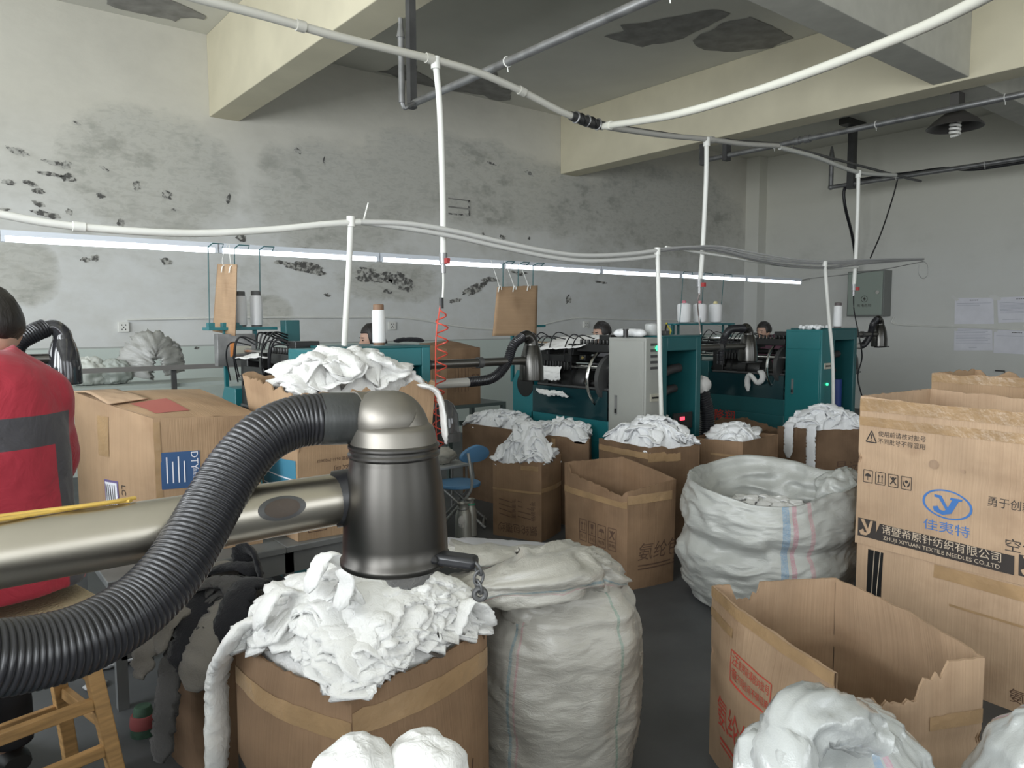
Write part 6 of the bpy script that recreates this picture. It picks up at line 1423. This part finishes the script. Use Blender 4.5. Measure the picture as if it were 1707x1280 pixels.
# yellow strap lying on the arm
YEL = mat('yellow_strap', (.50, .33, .07), .45)
pp = [a.lerp(b_, f_) + V(0, 0, .0415) + up_*0 for f_ in (.53, .56, .62, .70, .80, .92)]
t2 = thing('yellow_strap', 'yellow strap lying along the top of the foreground steel arm', 'strap', pp[0])
k = MB(); k.tube(cr([q_ + _fw*(.012*math.sin(i)) for i, q_ in enumerate(pp)], 8), .0042, 8, flat=.6); k.build('strap', YEL, t2)
k = MB(); k.tube(cr([q_ + _fw*(.010-.012*math.sin(i)) + V(0, 0, .002) for i, q_ in enumerate(pp)], 8), .0042, 8, flat=.6); k.build('strap_end', YEL, t2)
# ------------------------------------------------------------------ smaller things
# blue folding chair
R_ = V(_rr.x, _rr.y, 0).normalized(); Fh = V(_fw.x, _fw.y, 0).normalized()
sc0 = D(764, 806, 5.5); g0 = V(sc0.x, sc0.y, 0); sh_ = sc0.z
BLU = mat('light_blue_plastic', (.13, .30, .52), .4); GF = mat('grey_chair_tube', (.38, .38, .37), .4, .3)
t = thing('folding_chair', 'small light-blue folding chair with a round backrest, seen from its side', 'chair', g0)
k = MB(); k.add([g0 + R_*(.165*math.cos(2*PI*i/36)*(1 if math.cos(2*PI*i/36) > 0 else 1.05)) + Fh*(.155*math.sin(2*PI*i/36)) + V(0, 0, sh_+dz) for dz in (-.012, .012) for i in range(36)], [tuple(range(35, -1, -1)), tuple(range(36, 72))] + [(i, (i+1) % 36, 36+(i+1) % 36, 36+i) for i in range(36)]); k.build('seat', BLU, t, bevel=.005)
bc = g0 + R_*.125 + V(0, 0, sh_+.225); tx = (R_*.28 + V(0, 0, 1)).normalized(); nrm = tx.cross(Fh).normalized()
bx_ = (Fh*.55+R_*.8).normalized()
def bk(i, o): a_ = 2*PI*i/36; return bc + bx_*(.118*math.cos(a_)) + tx*(.066*math.sin(a_)-.015*abs(math.cos(a_))) + nrm*o
k = MB(); k.add([bk(i, -.011) for i in range(36)]+[bk(i, .011) for i in range(36)], [tuple(range(35, -1, -1)), tuple(range(36, 72))]+[(i, (i+1) % 36, 36+(i+1) % 36, 36+i) for i in range(36)]); k.build('backrest', BLU, t, bevel=.004)
for s_ in (-1, 1):
    off = Fh*(.13*s_)
    k = MB(); k.tube(cr([bc + off*.8 + tx*.02 + R_*(.05*s_), bc + off - tx*.10 + R_*.0, g0 + off + R_*.10 + V(0, 0, sh_-.02), g0 + off - R_*.02 + V(0, 0, sh_*.45), g0 + off - R_*.14 + V(0, 0, .011)], 6), .011, 10); k.build('leg', GF, t)
    k = MB(); k.tube([g0 + off*.85 - R_*.10 + V(0, 0, sh_-.02), g0 + off*.85 + R_*.20 + V(0, 0, .011)], .011, 10); k.build('leg', GF, t)
k = MB(); k.tube([g0 - Fh*.13 + R_*.185 + V(0, 0, .03), g0 + Fh*.13 + R_*.185 + V(0, 0, .03)], .009, 8); k.build('crossbar', GF, t)
# little grey table with rags
c = D(742, 772, 5.75); t = thing('side_table', 'little grey side table with crumpled rags behind the foreground nozzle', 'table', (c.x, c.y, 0))
k = MB(); k.box((c.x-.16, c.y-.13, c.z-.02), (c.x+.16, c.y+.13, c.z)); k.build('tabletop', mat('grey_table', (.42, .43, .43), .5), t, bevel=.004)
for dx in (-.13, .13):
    for dy in (-.1, .1): k = MB(); k.cyl(V(c.x+dx, c.y+dy, 0), V(c.x+dx, c.y+dy, c.z-.02), .010, seg=8); k.build('leg', GF, t)
k = MB(); k.ball((c.x-.02, c.y, c.z+.06), (.10, .08, .06), 30, 20, fn=lambda q, d: q*(1+.3*nz(d.x*2.5, d.y*2.5, d.z*2.5)+.25*ridge(d.x*4, d.y*4, d.z*4)*.6))
tag(k.build('rag', clothmat('cream_rag', (.55, .52, .46)), angle=180), 'crumpled cream rag on the little grey side table', 'rag')
# metal canisters
def canister(px, py, z, r, h, label, green=False):
    c = V(*XZ((px-853.5)/F_PX*z, z), 0); t = thing('metal_canister', label, 'canister', c)
    k = MB(); k.lathe([(r, 0), (r*1.02, .01), (r, .03), (r, h*.68), (r*.8, h*.80), (r*.62, h*.86), (r*.62, h*.97), (r*.72, h)], c, 26, cap1=False); k.build('can', mat('milky_aluminium', (.42, .41, .37), .45, .5, var=.2), t)
    k = MB(); k.torus(c+V(0, 0, h*.86), r*.66, .006, (0, 0, 1), 24, 6); k.build('neck_ring', mat('green_lid_ring', (.04, .28, .17), .4) if green else GALV, t)
    k = MB(); k.ball(c + _rr*(-r*.1) - _fw*(r*.9) + V(0, 0, h*.55), (r*.5, r*.3, h*.16), 20, 14, fn=lambda q, d: q*(1+.3*nz(d.x*3, d.y*3, d.z*3))); k.build('tied_rag', clothmat('dirty_white_rag', (.55, .53, .50)), t)
canister(770, 0, 5.02, .056, .27, 'milky metal canister with a rag tied on, beside the foreground nozzle')
canister(782, 0, 5.18, .045, .26, 'slimmer metal canister with a green ring behind the first', True)
# arm of the next machine at the left edge
suction_arm(-.5, 4.3, 1.33, .58, 'dark glossy suction dome behind the red jacket', r=.078, noz=mat('glossy_dark_dome', (.035, .035, .04), .1, coat=.6), hose0=[V(.46, 4.28, 1.46), V(.38, 4.26, 1.40), V(.36, 4.26, 1.26), V(.36, 4.26, 1.05)], hoser=.045, plate=False)
# long steel rail with sacks near the back wall
ra, rb = YP(30, 623, 6.3), YP(500, 604, 6.3)
t = thing('steel_rail', 'long thin grey steel rail standing before the back wall at the left', 'rail', (ra.x, 6.3, 0))
k = MB(); k.bar(ra, rb, .05, .035); k.build('top_rail', mat('worn_grey_steel', (.22, .21, .20), .5, .4), t)
for f_ in (.02, .5, .97): q = ra.lerp(rb, f_); k = MB(); k.bar(V(q.x, 6.33, 0), V(q.x, 6.33, q.z-.017), .035, .035); k.build('post', DARKST, t)
k = MB(); k.box((ra.x, 6.36, ra.z-.16), (rb.x, 6.85, ra.z-.13)); k.build('shelf', mat('pale_green_shelf', (.42, .47, .44), .6), t)
def drape(name, c, r, seed, m_, label, cat, amp=.3):
    zs_ = ra.z-.128; c = V(c[0], c[1], zs_+r[2]*.92)
    def low(q): return V(q.x, q.y, max(q.z, zs_-c.z+.002))
    k = MB(); k.ball(c, r, 48, 34, fn=lambda q, d: low(q*(1 + amp*.6*nz(d.x*1.5+seed, d.y*1.5, d.z*1.2) + amp*.7*ridge(d.x*3.2+seed, d.y*3.2, d.z*1.1)*.6 + amp*.3*ridge(d.x*7, d.y*7+seed, d.z*2.5)*.6)))
    return tag(k.build(name, m_, angle=180), label, cat)
GSK = sackmat('grey_draped_sack', (.36, .36, .34), (), .4); zs2 = ra.z-.128
def draped(pts, wd, m_, label, sd):
    p_ = [V(YP(x, y, yy).x, yy, max(zs2+.05, YP(x, y, yy).z)) for x, y, yy in pts]
    return rag('grey_sack', p_, wd, m_, label, 'sack', sd, .34, seg=30, n=12, gath=.42, taper=False)
draped([(222,630,6.62),(228,600,6.62),(240,578,6.60),(258,572,6.60),(272,580,6.60),(284,596,6.58),(292,622,6.58)], lambda f: .26-.10*f, GSK, 'tall grey sack draped in an arch before the back wall', 3)
draped([(240,574,6.74),(262,568,6.74),(284,574,6.74),(296,592,6.74),(297,618,6.74)], .20, sackmat('grey_hanging_sack', (.27, .27, .26), (), .45), 'darker grey sack hanging behind the arched grey sack', 7)
c = YP(150, 617, 6.5); drape('plastic_bag', (c.x, 6.62, c.z-.0), (.15, .10, .11), 11, mat('pale_plastic_bag', (.60, .62, .58), .3), 'pale plastic bag on the shelf just right of the dark dome', 'bag', .30)
c = YP(200, 617, 6.5); drape('plastic_bag', (c.x-.02, 6.62, c.z+.0), (.13, .10, .10), 13, mat('grey_plastic_bag', (.42, .45, .42), .3), 'greyer plastic bag between the pale bag and the tall grey sack', 'bag', .30)
# small machine parts behind the near machine: teal box and cables
t = m1
k = MB(); k.box((1.97, 4.90, 1.36), (2.07, 5.0, 1.52)); k.bar(V(2.02, 4.95, .66), V(2.02, 4.95, 1.36), .03, .03); t = k.build('motor_box', TEALD, m1, bevel=.004)
for i in range(4): k = MB(); k.tube(cr([V(1.98, 4.9, 1.42-.02*i), V(1.85-.03*i, 4.8, 1.44), V(1.75, 4.7+.05*i, 1.36), V(1.72, 4.65+.04*i, 1.28)], 6), .006, 6); k.build('cable', RUBBER, t)
# white cloths lying over the machine beds
def sheet(name, pts4, label, sag=.02, seed=1, m_=None):
    a_, b2, c2, d2 = [Vector(q) for q in pts4]
    def fn(u, v): q = d2.lerp(c2, u).lerp(a_.lerp(b2, u), v); return q + V(-.012*math.sin(PI*v)+.008*nz(u*5, v*5, seed), 0, -sag*math.sin(PI*u) + .012*nz(u*4+seed, v*4, 2) + .006*ridge(u*7, v*5, seed))
    k = MB(); k.grid(fn, 26, 18); return tag(k.build(name, m_ or WHITE, solid=.004, angle=180), label, 'cloth')
x2_ = 3.99
sheet('white_cloth', [(4.22,4.62,1.37), (4.22,4.05,1.40), (x2_,4.15,1.30), (x2_,4.66,1.27)], 'white cloth over the top rods left of the grey cabinet', .0, 2)
sheet('white_cloth', [XP(893,607,3.98), XP(936,611,3.98), XP(934,632,3.975), XP(897,631,3.975)], 'white cloth sheet hanging below the middle suction nozzle', .01, 4)
sheet('white_cloth', [XP(894,648,3.97), XP(938,652,3.97), XP(948,661,3.96), XP(900,655,3.96)], 'lowest white cloth sheet on the dark window of the middle machine', .005, 6)
sheet('white_cloth', [(1.86,4.72,1.33), (1.86,4.25,1.34), (1.55,4.2,1.30), (1.55,4.68,1.28)], 'white cloth on the bed of the near teal machine behind the flapped carton', .0, 8)
rag('knit_tube', [XP(1247,652,6.37), XP(1246,635,6.37), XP(1250,625,6.36), XP(1257,632,6.36), XP(1263,638,6.36), XP(1271,632,6.36), XP(1270,622,6.36), XP(1264,619,6.38)], .055, WHITE, 'white knit tube hanging in a wave inside the farthest machine', 'cloth', 5, .8, gath=.1, n=8)
# things on top of the machines
rag('cloth_roll', [V(4.06,3.84,1.415), V(4.10,3.72,1.42), V(4.13,3.60,1.415)], .09, WHITE2, 'white cloth roll lying on top of the grey cabinet', 'cloth', 8, .6, gath=.12)
c = YP(1086, 556, 3.68); t = thing('clear_jar', 'clear plastic jar on top of the grey cabinet', 'jar', (c.x, c.y, 1.399))
k = MB(); k.lathe([(.045,0),(.05,.01),(.05,.075),(.042,.085)], (c.x, c.y, 1.399), 20); k.build('jar_body', mat('cloudy_plastic', (.45, .46, .45), .25), t)
c = YP(1043, 560, 3.66); k = MB(); k.cyl(V(c.x, c.y, 1.387), V(c.x, c.y, 1.44), .018, seg=16); k.cyl(V(c.x, c.y, 1.44), V(c.x, c.y, 1.448), .021, seg=16); tag(k.build('small_bottle', BLACK), 'small black bottle standing on the grey cabinet', 'bottle')
c = YP(1113, 556, 3.68); t = thing('pliers', 'yellow-handled pliers standing in oddments on the grey cabinet', 'tool', (c.x, c.y, 1.399))
for i, dx in enumerate((-.012, .016)): k = MB(); k.tube(cr([V(c.x+dx, c.y, 1.403), V(c.x+dx*2.2, c.y, 1.43), V(c.x+dx*.6, c.y+.01, 1.465), V(c.x-dx*.4, c.y+.01, 1.49)], 5), .007, 8); k.build('handle', mat('yellow_grip', (.45, .38, .05), .5) if i else BLACK, t)
k = MB(); k.box((c.x-.05, c.y-.02, 1.399), (c.x+.0, c.y+.03, 1.43)); k.build('oddments', DARKST, t, bevel=.004)
c = YP(672, 571, 3.75); rag('grey_rag', [V(c.x-.05, c.y+.02, 1.394), V(c.x, c.y, 1.402), V(c.x+.07, c.y, 1.402), V(c.x+.13, c.y-.02, 1.394)], .035, RAGD, 'dark rag lying right of the bobbin on the near machine', 'rag', 3, .7)
k = MB(); rnd = random.Random(4)
for i in range(26):
    c = V(6.45+rnd.random()*.22, 3.56+rnd.random()*.24, 1.434+rnd.random()*.012); k.ball(c, rnd.uniform(.012, .022), 8, 6, fn=lambda q, d: q*(1+.4*nz(d.x*3, d.y*3, d.z*3+i)))
tag(k.build('lint_fluff', WHITE2), 'white lint fluff on top of the farthest machine', 'lint', None, 'stuff')
# electrical box and notices on the right wall
a_, b2 = XP(1427, 490, XR), XP(1484, 490, XR); zt, zb = XP(1455, 451, XR-.2).z, XP(1455, 527, XR-.2).z
t = thing('electrical_box', 'grey-green electrical box on the right wall with a lightning sign', 'electrical box', (XR, (a_.y+b2.y)/2, zb))
EB = mat('grey_green_enamel', (.30, .35, .31), .4)
k = MB(); k.box((XR-.26, b2.y-.02, zb), (XR, a_.y+.02, zt)); k.build('box_body', mat('darker_grey_enamel', (.20, .21, .20), .45), t, bevel=.006)
k = MB(); k.box((XR-.285, b2.y, zb+.02), (XR-.26, a_.y, zt-.02)); bd = k.build('box_door', EB, t, bevel=.006)
fx = XR-.287; cy_ = lerp(b2.y, a_.y, .50); cz_ = lerp(zb, zt, .38)
f = lambda x, y: V(fx, cy_-x, cz_+y); k = MB()
put_disc(k, 0, 0, .055, .055, f, 0, 0, 24, .88); put_poly(k, [(.005,.04),(-.025,-.005),(-.003,-.005),(-.008,-.042),(.025,.008),(.004,.008)], f, 0); put_text(k, '有电危险', f, .05, 0, 0, -.11, 0, 1.2); k.build('warning_sign', INK, bd, smooth=False)
k = MB(); k.cyl(V(fx, lerp(b2.y, a_.y, .12), lerp(zb, zt, .52)), V(fx-.02, lerp(b2.y, a_.y, .12), lerp(zb, zt, .52)), .03, seg=14); k.build('lock', CHROME, bd)
CLT = mat('clear_tape', (.72, .72, .70), .15)
def notice(p4, lines, title, label, seed):
    q = [XP(x, y, XR-.004) for x, y in p4]; t = thing('paper_notice', label, 'notice', (XR, (q[0].y+q[1].y)/2, min(v_.z for v_ in q)))
    def pt(u, v, o=0): r = q[3].lerp(q[2], u).lerp(q[0].lerp(q[1], u), v); return V(XR-.004-o-.003*abs(nz(u*4, v*4, seed)), r.y, r.z)
    k = MB(); k.grid(lambda u, v: pt(u, v), 10, 10, 0); rnd = random.Random(seed)
    f = lambda x, y: pt(x, y, .004)
    for (v_, u0, u1) in lines: put_line(k, (u0, v_), (u1, v_), .012, f, 1)
    if title:
        for i in range(5): put_fill(k, .40+.045*i, title, .43+.045*i, title+.028, f, 2, 1, 1)
    k.build('sheet', [PAPER, mat('faint_print', (.42, .43, .50), .7), INK], t, smooth=False)
    for u, v in ((0, 1), (1, 1)):
        k = MB(); c_ = pt(u, v, .006); k.add([c_+V(-.002, .06, .02), c_+V(-.002, -.03, -.05), c_+V(-.003, -.06, -.02), c_+V(-.003, .03, .05)], [(0, 1, 2, 3)])
        k.build('clear_tape', CLT, t, smooth=False)
notice([(1592,497),(1656,496),(1657,540),(1591,540)], [(.80,.05,.95),(.72,.05,.65)], .90, 'nearly blank paper notice, upper left of the four on the right wall', 1)
notice([(1662,496),(1745,492),(1746,536),(1664,538)], [(.78-.05*i, .05, .9-.1*(i % 2)) for i in range(9)]+[(.12,.1,.5)], .90, 'written paper notice at the upper right corner of the four', 2)
notice([(1591,547),(1654,548),(1655,584),(1590,584)], [(.95-.07*i, .05, .95-.06*(i % 3)) for i in range(10)]+[(.12,.4,.6)], None, 'densely written paper notice, lower left of the four on the right wall', 3)
notice([(1657,548),(1735,550),(1736,592),(1656,588)], [(.72,.05,.95)], .85, 'nearly blank paper notice with a bent corner at the lower right of the four', 4)
k = MB(); c = XP(1667, 618, XR-.03); k.tube([c+V(.03,.06,0), c+V(0,.06,0), c+V(0,-.06,.0), c+V(0,-.06,-.05)], .01, 8); tag(k.build('wall_hook', DARKST), 'small dark hook on the right wall above the rear stack', 'hook')
# litter on the floor
c = ZH(240, 1222, 0); t = thing('thread_cone', 'spent red and green thread cone standing on the floor by the wooden stool', 'thread cone', (c.x, c.y, 0))
k = MB(); k.lathe([(.045,0),(.046,.01),(.030,.10),(.026,.105)], c, 24); k.build('core', mat('green_thread', (.05, .11, .07), .6, var=.5, scale=20), t)
k = MB(); k.lathe([(.045,.03),(.047,.04),(.043,.07),(.040,.075)], c, 24); k.build('thread_wrap', mat('red_thread', (.30, .07, .07), .7), t)
tag(heap([(c.x+.02,c.y-.14),(c.x+.2,c.y-.10),(c.x+.2,c.y+.03),(c.x+.05,c.y+.02)], .015, .04, 7, 24, RAGB, 24, .03, (.05,.12), .015, 'lint_heap', .6, 2.0, 0, drop=.012), 'grey lint heap on the floor beside the thread cone', 'lint', None, 'stuff')
for i, (px, py, r_) in enumerate(((160, 1145, .045), (192, 1100, .15))):
    c = ZH(px, py, .0); k = MB(); k.ball(V(c.x, c.y, r_*.22), (r_, r_*.8, r_*.26), 30, 16, fn=lambda q, d: V(q.x*(1+.4*nz(d.x*2, d.y*2, i)), q.y*(1+.4*nz(d.x*2, d.y*2, i+3)), max(-r_*.21, q.z*(1+.4*ridge(d.x*4, d.y*4, 1)))))
    tag(k.build('floor_cloth', WHITE2 if i else clothmat('pale_lint', (.40, .40, .40)), angle=180), ['tuft of pale lint on the floor left of the thread cone', 'white cloth lying on the floor behind the ribbed black hose'][i], 'cloth')
